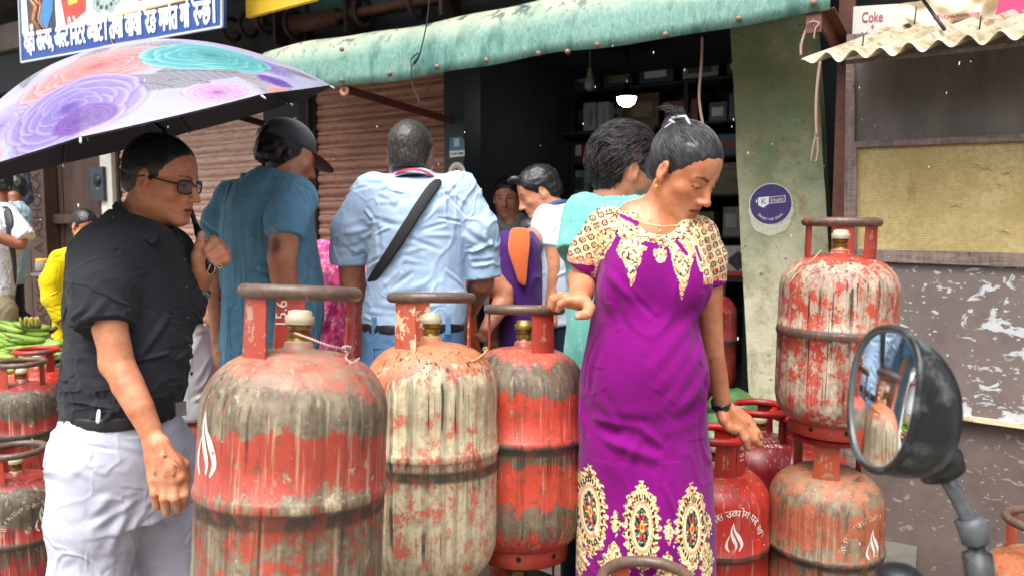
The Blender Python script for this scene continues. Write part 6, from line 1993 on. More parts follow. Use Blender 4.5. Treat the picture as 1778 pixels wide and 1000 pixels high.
rose(-.16, .46, .175, VIO, 5, .3, 6, .72, C_(128, 40, 196))
rose(-.14, .53, .080, (C_(206, 150, 232), C_(140, 60, 200), C_(84, 22, 152)), 9, 1.1, 7, .62, C_(110, 20, 160))
rose(.19, .53, .085, (C_(252, 246, 252), C_(236, 210, 240), C_(180, 60, 180)), 13, 2.8, 4, .60, C_(214, 90, 206))
rose(.37, .42, .060, (C_(220, 200, 246), C_(150, 90, 210), C_(96, 40, 170)), 15, .6, 5, .5); rose(.40, .50, .07, PINK, 17, 1.4, 5, .5); rose(.30, .58, .06, WHT, 19, 0, 5, .6)
rose(-.44, .44, .08, PINK, 31, 0, 5, .7); rose(-.30, .58, .05, WHT, 33, 0, 5, .7, C_(240, 170, 50)); rose(-.42, .30, .09, LAV, 35)
for k in range(8):        # seam shading is in the cloth; only the printed hem line is drawn
    pass
m = Mat('printed_umbrella_cloth')
wvn = m.noise(300, 2)
M_UMB = m.out(m.attr(), .45, 0, m.bump(wvn, .1, .001), .35)
np_obj("canopy", vv, qq, M_UMB, umb, (np.clip(col, 0, 1) ** 1.6 * .93 + .05) * .47, umb.location)
vi = vv - V3(ax_c) * .0035
m = Mat('black_lining'); M_LINING = m.out(S(20, 22, 28), .6)
li = np.arange(NA * (NR + 1)).reshape(NA, NR + 1)[::10, ::10]
lq = np.stack([np.arange(li.size).reshape(li.shape)[:, :-1], np.roll(np.arange(li.size).reshape(li.shape), -1, 0)[:, :-1], np.roll(np.arange(li.size).reshape(li.shape), -1, 0)[:, 1:], np.arange(li.size).reshape(li.shape)[:, 1:]], -1).reshape(-1, 4)
np_obj('canopy_lining', vi[li.ravel()], lq[:, ::-1], M_LINING, umb, None, umb.location)
b = MB()
L0 = umb.location
top = UC + ax_c * HU
for k in range(8):
    a = 2 * math.pi * (k - .35) / 8
    rb_ = MB(); rb_.tube([can_pt(r / 8, a) - ax_c * .008 - L0 for r in range(0, 9)], .002, 5); rb_.build('rib', M_BLACK, umb)
    tp = MB(); q = can_pt(1, a) - ax_c * .004 - L0; d_ = (can_pt(1, a) - can_pt(.9, a)).normalized(); tp.tube([q - d_ * .006, q + d_ * .012], .0026, 6); tp.build('rib_tip', plain('white_tip', S(220, 220, 214), .4), umb)
    sr = MB(); sr.tube([UC + ax_c * .02 - L0 - (ax_c * .0), can_pt(.55, a) - ax_c * .01 - L0], .0018, 5); sr.build('stretcher', M_BLACK, umb)
b.tube([top + ax_c * .02 - L0, UC + ax_c * .06 - L0, P(284, 226, 1.985) - L0, P(320, 333, 1.95) - L0, hand_pt + (P(320, 333, 1.95) - hand_pt).normalized() * -.03 - L0], [.006, .006, .0062, .0064, .0066], 10); b.build('shaft', M_BLACK, umb)
b = MB(); dn = (hand_pt - P(320, 333, 1.95)).normalized(); b.tube([hand_pt - dn * .085 - L0, hand_pt - dn * .06 - L0, hand_pt + dn * .05 - L0, hand_pt + dn * .06 - L0], [.007, .0105, .0115, .006], 12); b.build('handle', M_BLACK, umb)
b = MB(); q = P(370, 464, DB - .055)
px_l = [(366, 459), (362, 466), (360, 473), (363, 477), (369, 476), (373, 470), (373, 463), (370, 460), (376, 461), (380, 466), (384, 466), (386, 462), (382, 459), (375, 459), (368, 456)]
b.tube([P(x, y, DB - .058) - L0 for x, y in px_l], .0012, 5); b.build('wrist_cord', plain('beige_cord', S(206, 190, 168), .8), umb)
# ------------------------------------------------------------------ woman in the purple dress
D2 = 1.78
wom = person('woman in purple printed dress bending her head, one hand on each of two cylinders', Vector((P(1125, 500, D2).x, P(1125, 500, D2).y + .04, 0)))
h2 = Head(P(1187, 296, D2 - .02), -50, 32, 2, .89, True)
F = Field(.0036)
h2.add(F)
limb(F, [(1165, 335, D2 + .01, 34), (1143, 370, D2 + .03, 36), (1130, 410, D2 + .05, 52)], .03)
limb(F, [(1100, 372, D2 + .04, 22), (1140, 392, D2 + .05, 40), (1190, 400, D2 + .02, 26)], .03)
limb(F, [(1130, 420, D2 + .05, 56), (1125, 560, D2 + .05, 56), (1125, 760, D2 + .06, 60)], .03)
limb(F, [(1100, 395, D2 + .05, 40), (1150, 395, D2 + .05, 44)], .02)
# arm on the scarlet cylinder's ring
DR = 1.86
limb(F, [(1050, 400, D2 + .06, 28), (1024, 450, D2 + .09, 27), (1012, 488, D2 + .11, 25)], .015)
limb(F, [(1012, 488, D2 + .11, 25), (1010, 508, D2 + .02, 22), (1004, 522, D2 - .055, 17)], .015)
hd = D2 - .06
def fing2(pts, k=.004):
    for a, b_ in zip(pts[:-1], pts[1:]): F.rc(P(*a[:3]), P(*b_[:3]), a[3] * pc(1, a[2]), b_[3] * pc(1, b_[2]), k)
F.rc(P(1006, 523, hd), P(992, 526, hd + .02), .024, .022, .012, flat=((0, .3, .95), 1.7))
F.rc(P(1012, 526, hd), P(985, 524, hd + .03), .020, .017, .01, flat=((0, .3, .95), 1.5))
fing2([(1000, 522, hd - .012, 10), (986, 521, hd - .014, 7.6), (974, 527, hd - .004, 6.8), (969, 538, hd + .006, 5.6)])
fing2([(998, 520, hd + .012, 10), (978, 516, hd + .016, 7.4), (965, 521, hd + .03, 6.8), (960, 534, hd + .04, 5.6)])
fing2([(996, 518, hd + .038, 9), (974, 513, hd + .05, 7), (960, 518, hd + .066, 6.5), (955, 532, hd + .07, 5.2)])
fing2([(994, 521, hd + .05, 10), (976, 522, hd + .065, 7.5), (966, 527, hd + .075, 7), (963, 536, hd + .08, 6)])
fing2([(1014, 524, hd - .005, 11), (1024, 534, hd - .02, 9.5), (1019, 545, hd - .035, 9), (1004, 548, hd - .03, 7.5)], .006)
# other arm down to the bright red ring
DL = 1.92
limb(F, [(1220, 420, D2 + .02, 26), (1230, 480, D2 + .06, 25), (1232, 540, D2 + .09, 22), (1238, 610, D2 + .13, 19), (1246, 650, DL + .02, 17), (1254, 697, DL + .05, 14.5)], .015)
hl = DL + .06
F.rc(P(1254, 700, hl), P(1264, 716, hl), .022, .026, .012, flat=((0, 1, 0), 1.6))
F.rc(P(1264, 716, hl), P(1284, 736, hl - .004), .026, .026, .012, flat=((.1, .8, .5), 1.9))
fing2([(1270, 722, hl, 11), (1283, 743, hl - .01, 8.5), (1293, 760, hl - .012, 7.5), (1299, 778, hl, 5.5)])
fing2([(1274, 718, hl + .004, 11), (1291, 738, hl - .006, 8.5), (1309, 760, hl - .004, 7.5), (1319, 772, hl + .006, 5.5)])
fing2([(1276, 715, hl + .012, 10), (1297, 733, hl + .010, 8), (1312, 748, hl + .012, 7), (1321, 760, hl + .02, 5.2)])
fing2([(1278, 712, hl + .024, 9), (1298, 726, hl + .026, 7), (1307, 737, hl + .03, 6), (1312, 746, hl + .036, 4.8)])
fing2([(1252, 712, hl - .008, 11), (1257, 728, hl - .02, 9.5), (1266, 741, hl - .026, 8), (1275, 748, hl - .024, 6.2)], .006)
for x, y in ((1283, 742), (1291, 737), (1297, 732)): F.ell(P(x, y, hl - .012), .007, None, .006)
def pw_(col, v):
    h2.paint(col, v, lips=S(140, 62, 62), brow=S(22, 18, 18), brow_w=.0046, closed=.75)
    def spot(x, y, d, r, c, a=.7):
        m = (np.linalg.norm(v - V3(P(x, y, d)), axis=1) < r).astype(np.float32)[:, None] * a
        col[:] = col * (1 - m) + np.array(c[:3]) * m
    for x, y, d in ((1299, 779, hl - .004), (1320, 773, hl), (1322, 761, hl + .014), (1313, 747, hl + .032), (1276, 748, hl - .03)): spot(x, y, d, .0055, S(170, 78, 62))
    for x, y, d in ((1003, 549, hd - .036),): spot(x, y, d, .006, S(236, 196, 178))
skin(wom, 'body', F, S(202, 142, 104), h2, pw_)
# hair: combed back into a clip
def wx(F_, h_):
    s = h_.s
    F_.ell(h_.w(-.004, -.085, .085), (.036 * s, .040 * s, .036 * s), h_.R, .02 * s)
hair_cap(h2, 'hair', wom, hair_mat('oiled_black_hair', S(22, 22, 25), S(58, 58, 62)), .068, .006, .0036, .003, 4, side=.030, nape=-.06, extra=wx, sc=70)
cl_pt = np.array((0, -.10, .085))
def fl_w(p, r_):
    d = cl_pt - p; d = d / (np.linalg.norm(d) + 1e-6)
    return d + .10 * r_.normal(size=3)
mk2 = lambda p: (p[2] > .058 + (p[1] - .066) * 1.2 or p[1] < .028) and p[2] > -.03 + max(0, p[1] + .03) * .9 and p[1] < .078
st = strands(h2, mk2, fl_w, 1500, 9, .016, .0010, 5, .0035, (.0805, .1005, .0925))
st.v = [tuple(Vector(a) - wom.location) for a in st.v]; st.build('hair_strands', hair_mat('combed_dark_hair', S(24, 24, 27), S(74, 74, 78)), wom)
ms = MB(); rs_ = random.Random(8)
for _ in range(70):            # loose ends over the knot
    a = Vector((rs_.uniform(-.03, .03), -.09 + rs_.uniform(-.02, .02), .115)); pts = []
    for i in range(5): pts.append(h2.w(a.x + rs_.uniform(-.004, .004) + i * .004 * rs_.uniform(-1, 2), a.y - i * .008, a.z + .012 * math.sin(i * .8) * rs_.uniform(.3, 1.6)) - wom.location)
    ms.tube(pts, .0006, 3)
ms.build('loose_hair', M_HAIR, wom)
cb = MB()
for k in range(5): cb.tube([h2.w(.035 - .0, -.075 + .012 * k, .098 - .002 * k) - wom.location, h2.w(.050, -.078 + .012 * k, .082 - .002 * k) - wom.location], .0022, 5)
cb.tube([h2.w(.034, -.085 + .012 * k, .1012) - wom.location for k in range(7)], .004, 6)
cb.tube([h2.w(.030, -.02, .118) - wom.location, h2.w(.020, -.055, .128) - wom.location, h2.w(.030, -.085, .108) - wom.location], .004, 6)
cb.build('hair_clip', plain('grey_clip_plastic', S(180, 182, 186), .35), wom)
er = MB(); c = h2.w(.079, .0, -.034) - wom.location
er.tube([c + h2.R @ Vector((0, .007 * math.cos(a), .007 * math.sin(a) - .006)) for a in [i * math.pi / 6 for i in range(12)]], .0014, 6, closed=True); er.sphere(c + h2.R @ Vector((.004, .002, -.016)), .0035, 8)
er.build('earring', plain('gold', S(206, 160, 84), .3, .9), wom)
bg = MB(); c = P(1252, 701, hl - .004); ax_ = (P(1246, 650, DL + .02) - P(1254, 700, hl)).normalized()
Mx = Matrix.Translation(c - wom.location) @ ax_.to_track_quat('Z', 'Y').to_matrix().to_4x4()
for o_ in (-.006, .001, .007): bg.lathe([(.0225, o_ - .0035), (.0265, o_ - .0025), (.0268, o_ + .0015), (.0225, o_ + .003)], 24, Mx)
bg.build('bangles', plain('dark_green_glass', S(16, 34, 26), .15), wom)

# dress
F = Field(.0042)
F.loft([sl(364, 1090, 1186, D2 + .05, .060), sl(386, 1056, 1218, D2 + .05, .095), sl(404, 1044, 1226, D2 + .05, .115), sl(440, 1042, 1220, D2 + .05, .125), sl(480, 1040, 1212, D2 + .05, .125), sl(540, 1030, 1206, D2 + .05, .125), sl(600, 1018, 1210, D2 + .05, .13), sl(650, 1008, 1216, D2 + .05, .135), sl(720, 1004, 1225, D2 + .06, .14), sl(800, 1003, 1232, D2 + .07, .15), sl(900, 1002, 1238, D2 + .07, .155), sl(1000, 1000, 1243, D2 + .07, .16), sl(1080, 998, 1256, D2 + .07, .165), sl(1190, 994, 1262, D2 + .07, .17)], .02, exp=2.15)
F.rc(P(1054, 396, D2 + .055), P(1028, 440, D2 + .085), .050, .050, .035)
F.rc(P(1028, 440, D2 + .085), P(1016, 464, D2 + .095), .050, .048, .02, cap=True)
F.rc(P(1214, 410, D2 + .03), P(1228, 450, D2 + .05), .044, .042, .035)
F.rc(P(1228, 450, D2 + .05), P(1232, 492, D2 + .065), .042, .040, .02, cap=True)
# bust and belly under the cloth
F.ell(P(1108, 492, D2 - .035), (.07, .05, .07), None, .06); F.ell(P(1190, 490, D2 - .045), (.06, .05, .07), None, .06)
F.ell(P(1130, 640, D2 - .03), (.11, .06, .10), None, .08)
# neckline
F.rc(P(1172, 330, D2 - .02), P(1144, 378, D2 - .03), .050, .054, .012, 's')
LN = [(P(1010, 760, D2 - .06), P(1230, 700, D2 - .07), .020, -.010), (P(1008, 745, D2 - .04), P(1150, 800, D2 - .09), .014, .010), (P(1006, 720, D2 - .02), P(1120, 745, D2 - .09), .012, .008), (P(1040, 560, D2 - .05), P(1015, 680, D2 - .02), .010, .008), (P(1052, 520, D2 - .07), P(1030, 640, D2 - .06), .010, -.008),
      (P(1210, 540, D2 - .06), P(1130, 640, D2 - .10), .014, .006), (P(1215, 580, D2 - .06), P(1150, 690, D2 - .1), .014, -.006), (P(1225, 640, D2 - .06), P(1170, 730, D2 - .1), .014, .006), (P(1090, 800, D2 - .1), P(1080, 1000, D2 - .1), .016, .006), (P(1170, 800, D2 - .1), P(1180, 1000, D2 - .1), .016, -.006), (P(1220, 760, D2 - .06), P(1235, 1000, D2 - .06), .014, .006), (P(1040, 800, D2 - .06), P(1030, 1000, D2 - .06), .014, -.006)]
PUR = np.array(S(122, 10, 112)[:3], dtype=np.float32); CRM = np.array(S(226, 214, 164)[:3], dtype=np.float32); DK = np.array(S(40, 34, 40)[:3], dtype=np.float32)
REDP = np.array(S(196, 40, 60)[:3], dtype=np.float32); YEL = np.array(S(216, 184, 70)[:3], dtype=np.float32); GRN = np.array(S(76, 104, 84)[:3], dtype=np.float32); SAL = np.array(S(226, 150, 120)[:3], dtype=np.float32)
RT = Vector((1, 0, 0))
def dress_col(v, n):
    """the print lives in the cloth: u across the front, z along the height, metres"""
    cxz = P(1125, 600, D2).x
    u = v[:, 0] - cxz; z = v[:, 2]
    px1 = pc(1, D2 - .08)
    Z = lambda y: float(P(1125, y, D2 - .08)[2])
    X = lambda x: float(P(x, 700, D2 - .08)[0] - cxz)
    col = np.repeat(PUR[None], len(v), 0)
    col = col * (.72 + .56 * fbm(v * 13, 4, 2))[:, None]
    def over(m, c):
        m = np.clip(m, 0, 1).astype(np.float32)[:, None]; col[:] = col * (1 - m) + c * m
    p2 = np.stack([u * 150, z * 150, v[:, 1] * 60], 1)
    def lace(mask, seed):
        """crowded little flowers, beads and dark outlines on cream"""
        over(mask, CRM)
        a = vnoise(p2 * 1.5 + seed, seed); b_ = vnoise(p2 * 1.7 + 40 + seed, seed + 1); c_ = vnoise(p2 * 2.0 + 90 + seed, seed + 2); d_ = vnoise(p2 * 1.3 + 140 + seed, seed + 3)
        over(mask * (a > .68), DK); over(mask * (b_ > .74), REDP); over(mask * (c_ > .76), YEL); over(mask * (d_ > .78), GRN); over(mask * (vnoise(p2 * 1.1 + 7, seed + 5) > .78), SAL)
    def medallion(cx_, cy_, hw, hh, seed, tip=1.0):
        x, y = (u - X(cx_)) / (hw * px1), (z - Z(cy_)) / (hh * px1)
        up = np.where(y > 0, y, -y)
        w = np.sqrt(np.clip(1 - np.clip(up, 0, 1) ** 1.7, 0, 1)) * (1 + .10 * np.cos(up * 30)) 
        w = np.where(up > .72, np.minimum(w, (1.04 - up) * 1.5 + .10 * np.cos(up * 44)), w)
        m = ((np.abs(x) < w) & (up < 1.03) & (n[:, 1] < .35)).astype(np.float32)
        lace(m, seed)
        r = np.sqrt((x / .70) ** 2 + (y / .66) ** 2)
        over(m * (np.abs(r - 1) < .09) * (np.sin(np.arctan2(y, x) * 30) > -.2), DK)
        over(m * (r < .80), CRM); over(m * (np.abs(r - .80) < .05), SAL)
        r2_ = np.sqrt((x / .40) ** 2 + (y / .42) ** 2)
        over(m * (r2_ < 1) * (vnoise(p2 * 1.6, seed + 7) > .38), DK)
        th = np.arctan2(y / .42, x / .40)
        over(m * (r2_ < .95) * (np.cos(th * 8 + r2_ * 3) > .35), GRN); over(m * (r2_ < .75) * (np.cos(th * 6) > .5), REDP); over(m * (r2_ < .28), YEL); over(m * (r2_ < .14), REDP)
    front = (n[:, 1] < .35)
    # hem border
    for k, (x_, hw) in enumerate(((1030, 27), (1114, 31), (1203, 32))): medallion(x_, (906, 914, 920)[k], hw, (84, 80, 78)[k], 11 + k)
    for x_, y_, hw, hh in ((1071, 914, 9, 24), (1160, 920, 9, 24), (1240, 926, 7, 24), (1068, 990, 23, 46), (1157, 998, 23, 46), (1235, 990, 16, 42), (1012, 1000, 14, 40), (1114, 1030, 26, 36)):
        x, y = (u - X(x_)) / (hw * px1), (z - Z(y_)) / (hh * px1)
        w = np.clip(1 - np.abs(y) ** 1.4, 0, 1) * (1 + .18 * np.cos(y * 16))
        lace(((np.abs(x) < w) & (np.abs(y) < 1) & front).astype(np.float32), int(x_))
    # yoke: dense lace down to scalloped points
    yk = lambda x_: float(X(x_))
    pts = [(1030, 455), (1040, 500), (1052, 452), (1066, 430), (1076, 440), (1088, 470), (1094, 502), (1104, 470), (1116, 440), (1126, 424), (1136, 424), (1145, 452), (1152, 424), (1160, 428), (1166, 458), (1176, 500), (1181, 518), (1188, 492), (1198, 458), (1204, 440), (1212, 466), (1220, 480), (1240, 470)]
    lim = np.interp(u, [X(a) for a, _ in pts], [Z(b_) for _, b_ in pts])
    wob = .0045 * np.sin(u * 420)
    slv = (u < X(1040)) & (z < Z(376)) | (u > X(1226)) & (z > Z(500))
    yoke = (z > lim + wob) & front & (z > Z(520))
    back = (~front) & (z > Z(430))
    m = (yoke | back | (z > Z(395))).astype(np.float32)
    lace(m, 3)
    for cx_, cy_ in ((1094, 452), (1181, 456)):       # pale ovals in the yoke points
        r = np.sqrt(((u - X(cx_)) / (15 * px1)) ** 2 + ((z - Z(cy_)) / (26 * px1)) ** 2)
        over(m * (np.abs(r - 1) < .10), CRM); over(m * (np.abs(r - .84) < .08) * (np.sin(z * 900 + u * 700) > 0), DK)
    over(m * (np.abs(z - lim - .012) < .0025), DK * .8 + SAL * .4)
    r = np.sqrt(((u - X(1145)) / (11 * px1)) ** 2 + ((z - Z(440)) / (16 * px1)) ** 2); lace((r < 1).astype(np.float32) * front, 29)
    for x0_, y0_, x1_, y1_, w_ in ((1078, 415, 1068, 436, 5), (1122, 424, 1140, 428, 5), (1088, 374, 1112, 388, 4), (1176, 420, 1190, 440, 4), (1210, 430, 1216, 452, 3)):   # purple ground between
        a = np.array([X(x0_), Z(y0_)]); b_ = np.array([X(x1_), Z(y1_)]); L = b_ - a
        t = np.clip(((u - a[0]) * L[0] + (z - a[1]) * L[1]) / (L @ L), 0, 1)
        over((np.hypot(u - a[0] - t * L[0], z - a[1] - t * L[1]) < w_ * px1) * front, PUR)
    # sleeves: black and cream lattice
    arm1 = (u < X(1042)) & (z > Z(478)); arm2 = (u > X(1219)) & (z > Z(508)) & (z < Z(396)) | (u > X(1226)) & (z > Z(508))
    sh1 = (u < X(1082)) & (z > Z(400))
    am = ((arm1 | arm2 | (sh1 & (u < X(1072))))).astype(np.float32)
    over(am, CRM * .97)
    s1 = (u * .9 + z * .35) * 2 * np.pi / .040; s2 = (-u * .35 + z * .9) * 2 * np.pi / .040
    lat = np.abs(np.sin(s1) * np.sin(s2))
    over(am * (lat > .42), DK); over(am * (lat > .80), CRM); over(am * (lat > .93), REDP)
    over(am * (vnoise(p2 * 1.6, 61) > .74), SAL); over(am * (vnoise(p2 * 1.4, 63) > .80), REDP)
    hem = (arm1 & (z < Z(462) + .10 * (u - X(1010)) * -1)) | (arm2 & (z < Z(493)))
    over(hem.astype(np.float32), PUR)
    hem2 = (arm1 & (np.abs(z - Z(456) + .10 * (u - X(1010))) < .008)) | (arm2 & (np.abs(z - Z(487)) < .008))
    over(hem2 * (.5 + .5 * np.sin(u * 500) > .4), SAL)
    return col
cloth(wom, 'dress', F, vcol_cloth('printed_purple_cotton'), .0050, (5, 5, 2.6), 17, LN, col=dress_col, sub=1, cr=(26, dict(length=(.08, .22), width=(.006, .012), depth=(.003, .006), bias=(1, 0, .4), zr=(.6, 1.3))))
bt = MB()
for x, y in ((1145, 394), (1146, 402), (1147, 415)): bt.sphere(P(x, y, D2 - .075) - wom.location, (.004, .003, .004), 8)
bt.build('button', M_CAPW, wom)
pt = MB(); pt.tube([P(x, y, d) - wom.location for x, y, d in ((1086, 366, D2 + .02), (1100, 380, D2 - .02), (1124, 390, D2 - .055), (1150, 394, D2 - .065), (1176, 392, D2 - .05), (1192, 384, D2 - .02))], .0022, 6)
pt.build('neck_piping', plain('beige_piping', S(206, 176, 130), .8), wom)
shoe_pair(wom, [(P(1080, 700, D2).x, P(1080, 700, D2).y - .02, -1.4), (P(1170, 700, D2).x, P(1170, 700, D2).y - .02, -1.4)], M_SHOE)
# ------------------------------------------------------------------ man in the teal T-shirt and cap, seen from behind
def simple_skin(root, F, base, head=None, fn=None): return skin(root, 'body', F, base, head, fn)
def at0(x, d): return Vector((P(x, 500, d).x, P(x, 500, d).y, 0))
D3 = 2.45; z_step = .2
tm_ = person('man in teal T-shirt and dark backward-strapped cap standing with his back to the street', at0(470, D3))
h3 = Head(P(498, 270, D3), 30, 20, -6, .92)
F = Field(.0048)
h3.add(F, True)
limb(F, [(497, 285, D3, 30), (488, 318, D3 + .01, 34), (475, 370, D3 + .02, 44)], .03)
limb(F, [(475, 370, D3 + .02, 50), (470, 480, D3 + .02, 54), (470, 600, D3 + .02, 56)], .03)
limb(F, [(420, 352, D3, 24), (480, 345, D3, 30), (520, 352, D3 - .02, 24)], .02)
limb(F, [(510, 360, D3 - .08, 24), (496, 400, D3 - .14, 26), (490, 450, D3 - .15, 26), (493, 480, D3 - .14, 24), (508, 540, D3 - .10, 21), (522, 590, D3 - .02, 16), (526, 622, D3, 15)], .015)
limb(F, [(405, 360, D3 + .02, 24), (386, 410, D3, 20), (376, 470, D3 - .02, 18), (374, 520, D3 - .02, 16), (378, 570, D3 - .03, 13), (380, 590, D3 - .03, 13)], .015)
for k, (dx, dd) in enumerate(((-8, 0), (-3, -.012), (3, -.014), (8, -.006))):
    fing2([(380 + dx * .6, 592, D3 - .03, 8), (382 + dx, 612, D3 - .04 + dd, 6), (385 + dx, 630, D3 - .03 + dd, 5), (390 + dx, 640, D3 - .01 + dd, 4.2)], .004)
fing2([(386, 590, D3 - .03, 8), (396, 606, D3 - .02, 6), (397, 622, D3 - .02, 5)])
def pt3(col, v):
    h3.paint(col, v, scalp=S(44, 36, 32), eyes=False, hairline=lambda x, y, z: ((z > -.06 + np.clip(y + .02, -.1, .2) * 1.2) & (y < .03)).astype(np.float32))
    d = np.linalg.norm(v - V3(P(473, 426, D3 - .19)), axis=1); m = (sstep(.035, .015, d) * .7)[:, None]
    col[:] = col * (1 - m) + np.array(S(84, 50, 40)[:3]) * m
simple_skin(tm_, F, S(200, 142, 110), h3, pt3)
hair_cap(h3, 'hair', tm_, M_HAIR, .045, .007, .0045, .005, 6, side=.02, nape=-.052, sc=80)
# cap: dome, strap hole, brim
F = Field(.0045)
s3 = h3.s
F.ell(h3.w(0, -.010, .042), [.084 * s3, .104 * s3, .089 * s3], h3.R, .01)
Rn3 = np.array(h3.R, dtype=np.float32); o3 = V3(h3.o)
def loc3(X, Y, Z):
    x, y, z = X - o3[0], Y - o3[1], Z - o3[2]
    return [(x * Rn3[0, k] + y * Rn3[1, k] + z * Rn3[2, k]) / s3 for k in range(3)]
F.func(lambda X, Y, Z: (lambda l: (.030 - .12 * l[1] * .3 - l[2]) * s3)(loc3(X, Y, Z)), V3(h3.o) - .2, V3(h3.o) + .2, .01, 'i')
F.ell(h3.w(0, -.112, .045), [.036 * s3, .03 * s3, .034 * s3], h3.R, .004, 's')
M_CAP = cloth_mat('washed_charcoal_twill', S(80, 78, 84), S(64, 62, 68), 1200, .25, 9)
cloth(tm_, 'cap', F, M_CAP, .0012, (12, 12, 12), 2)
F = Field(.004)
F.ell(h3.w(0, .105, .022), [.070 * s3, .075 * s3, .006], h3.R @ Matrix.Rotation(-.25, 3, 'X'), .004)
cloth(tm_, 'cap_brim', F, cloth_mat('brown_brim', S(84, 56, 50), S(66, 44, 40), 1200), .0006)
sb = MB(); pts = [h3.w(.036 * math.sin(a), -.016 - .104 * math.cos(a * .34), .034) for a in [(-1 + k / 6) * 1.0 for k in range(13)]]
vs = []; 
for p in pts: vs += [p - tm_.location, p + h3.R @ Vector((0, 0, .017)) - tm_.location]
sb.add(vs, [(2 * i, 2 * i + 2, 2 * i + 3, 2 * i + 1) for i in range(12)])
o = sb.build('cap_strap', plain('grey_snap_strap', S(126, 128, 132), .5), tm_); md = o.modifiers.new('thick', 'SOLIDIFY'); md.thickness = .003; md.offset = 0
kb = MB(); kb.sphere(h3.w(0, -.012, .137) - tm_.location, (.008, .008, .005), 10); kb.build('cap_button', M_CAP, tm_)
F = Field(.0055)
F.loft([sl(292, 452, 520, D3, .05), sl(302, 432, 530, D3, .07), sl(322, 408, 540, D3, .105), sl(350, 390, 547, D3, .12), sl(400, 384, 546, D3, .125), sl(450, 384, 556, D3 + .02, .13), sl(500, 385, 565, D3 + .03, .14), sl(550, 384, 563, D3 + .03, .14), sl(600, 383, 555, D3 + .03, .135), sl(632, 384, 550, D3 + .03, .13)], .02, exp=2.2)
F.rc(P(406, 345, D3 + .01), P(384, 384, D3), .060, .052, .03); F.rc(P(384, 384, D3), P(373, 418, D3 - .01), .052, .046, .02, cap=True)
F.rc(P(512, 345, D3 - .07), P(498, 380, D3 - .13), .072, .062, .03); F.rc(P(498, 380, D3 - .13), P(494, 410, D3 - .145), .062, .060, .02, cap=True)
F.rc(P(496, 268, D3 + .02), P(492, 306, D3 + .02), .056, .058, .015, 's')
LN = [(P(440, 330, D3 - .12), P(425, 560, D3 - .14), .012, .005), (P(470, 330, D3 - .12), P(455, 600, D3 - .14), .012, -.004), (P(410, 340, D3 - .1), P(400, 560, D3 - .12), .010, .005), (P(455, 330, D3 - .12), P(440, 610, D3 - .14), .008, .004), (P(520, 440, D3 - .08), P(470, 600, D3 - .12), .014, -.008), (P(545, 460, D3 - .04), P(480, 560, D3 - .12), .012, .007),
      (P(526, 330, D3 - .1), P(470, 385, D3 - .17), .010, -.005), (P(400, 580, D3 - .1), P(540, 590, D3 - .06), .012, .005), (P(400, 604, D3 - .1), P(550, 618, D3 - .06), .010, -.006), (P(395, 375, D3 - .06), P(420, 345, D3 - .1), .008, -.005)]
M_TEAL = cloth_mat('teal_slub_jersey', S(112, 160, 188), S(88, 138, 168), 600, .3, 5, .85, (S(150, 190, 206), 34, .60, .4), amt=.8)
cloth(tm_, 'shirt', F, M_TEAL, .0040, (8, 8, 3.5), 23, LN, cr=(34, dict(length=(.07, .22), width=(.005, .010), depth=(.002, .0045), bias=(1, 0, .6))), pre=1)
F = Field(.008)
F.loft([sl(618, 392, 545, D3 + .03, .125), sl(680, 388, 548, D3 + .03, .13), sl(730, 392, 545, D3 + .03, .12)], .03, capb=False)
hp = P(470, 720, D3 + .03); legs(F, hp, D3, z_step, .02, .105, .06)
cloth(tm_, 'trousers', F, cloth_mat('blue_grey_trousers', S(66, 78, 96), S(50, 60, 76)), .004)
shoe_pair(tm_, [], M_SHOE)
tm_['label'] = 'man in teal T-shirt and charcoal cap standing with his back to the street'

# ------------------------------------------------------------------ man in the pale blue shirt with the crossbody strap
D4 = 2.40
bm_ = person('man in pale blue shirt with black crossbody strap and jeans, back to the street', at0(722, D4))
h4 = Head(P(713, 271, D4), 86, 4, 0, .92)
F = Field(.0048)
h4.add(F, False)
limb(F, [(714, 288, D4, 31), (716, 318, D4, 34), (720, 360, D4 + .02, 46)], .03)
limb(F, [(720, 360, D4 + .02, 54), (720, 560, D4 + .02, 60), (720, 640, D4 + .02, 60)], .03)
limb(F, [(655, 345, D4, 24), (720, 335, D4, 32), (790, 345, D4, 24)], .02)
limb(F, [(640, 370, D4, 26), (610, 450, D4 + .02, 24), (612, 490, D4 + .06, 22), (640, 530, D4 + .22, 17)], .015)
limb(F, [(800, 370, D4, 26), (838, 450, D4 + .02, 24), (836, 490, D4 + .05, 22), (812, 540, D4 + .22, 17)], .015)
def pt4(col, v):
    h4.paint(col, v, scalp=S(70, 62, 56), eyes=False, hairline=lambda x, y, z: ((z > -.052 + np.clip(y + .02, -.1, .2) * 1.1) & (y < .05)).astype(np.float32) * (.55 + .5 * fbm(np.stack([x, y, z], 1) * 200, 2, 4)))
simple_skin(bm_, F, S(208, 150, 118), h4, pt4)
hair_cap(h4, 'hair', bm_, M_HAIRG, .05, .0035, .0045, .0025, 8, side=.02, nape=-.05, sc=160)
F = Field(.0055)
F.loft([sl(303, 686, 750, D4, .045), sl(314, 655, 786, D4, .085), sl(332, 640, 804, D4, .11), sl(360, 634, 812, D4, .125), sl(420, 642, 806, D4, .125), sl(480, 640, 806, D4, .12), sl(520, 634, 812, D4, .125), sl(562, 630, 808, D4, .125)], .02, exp=2.3)
F.rc(P(648, 338, D4), P(614, 400, D4), .070, .066, .035); F.rc(P(614, 400, D4), P(606, 452, D4 + .02), .066, .058, .02, cap=True)
F.rc(P(796, 338, D4), P(828, 400, D4), .070, .064, .035); F.rc(P(828, 400, D4), P(838, 476, D4 + .03), .064, .056, .02, cap=True)
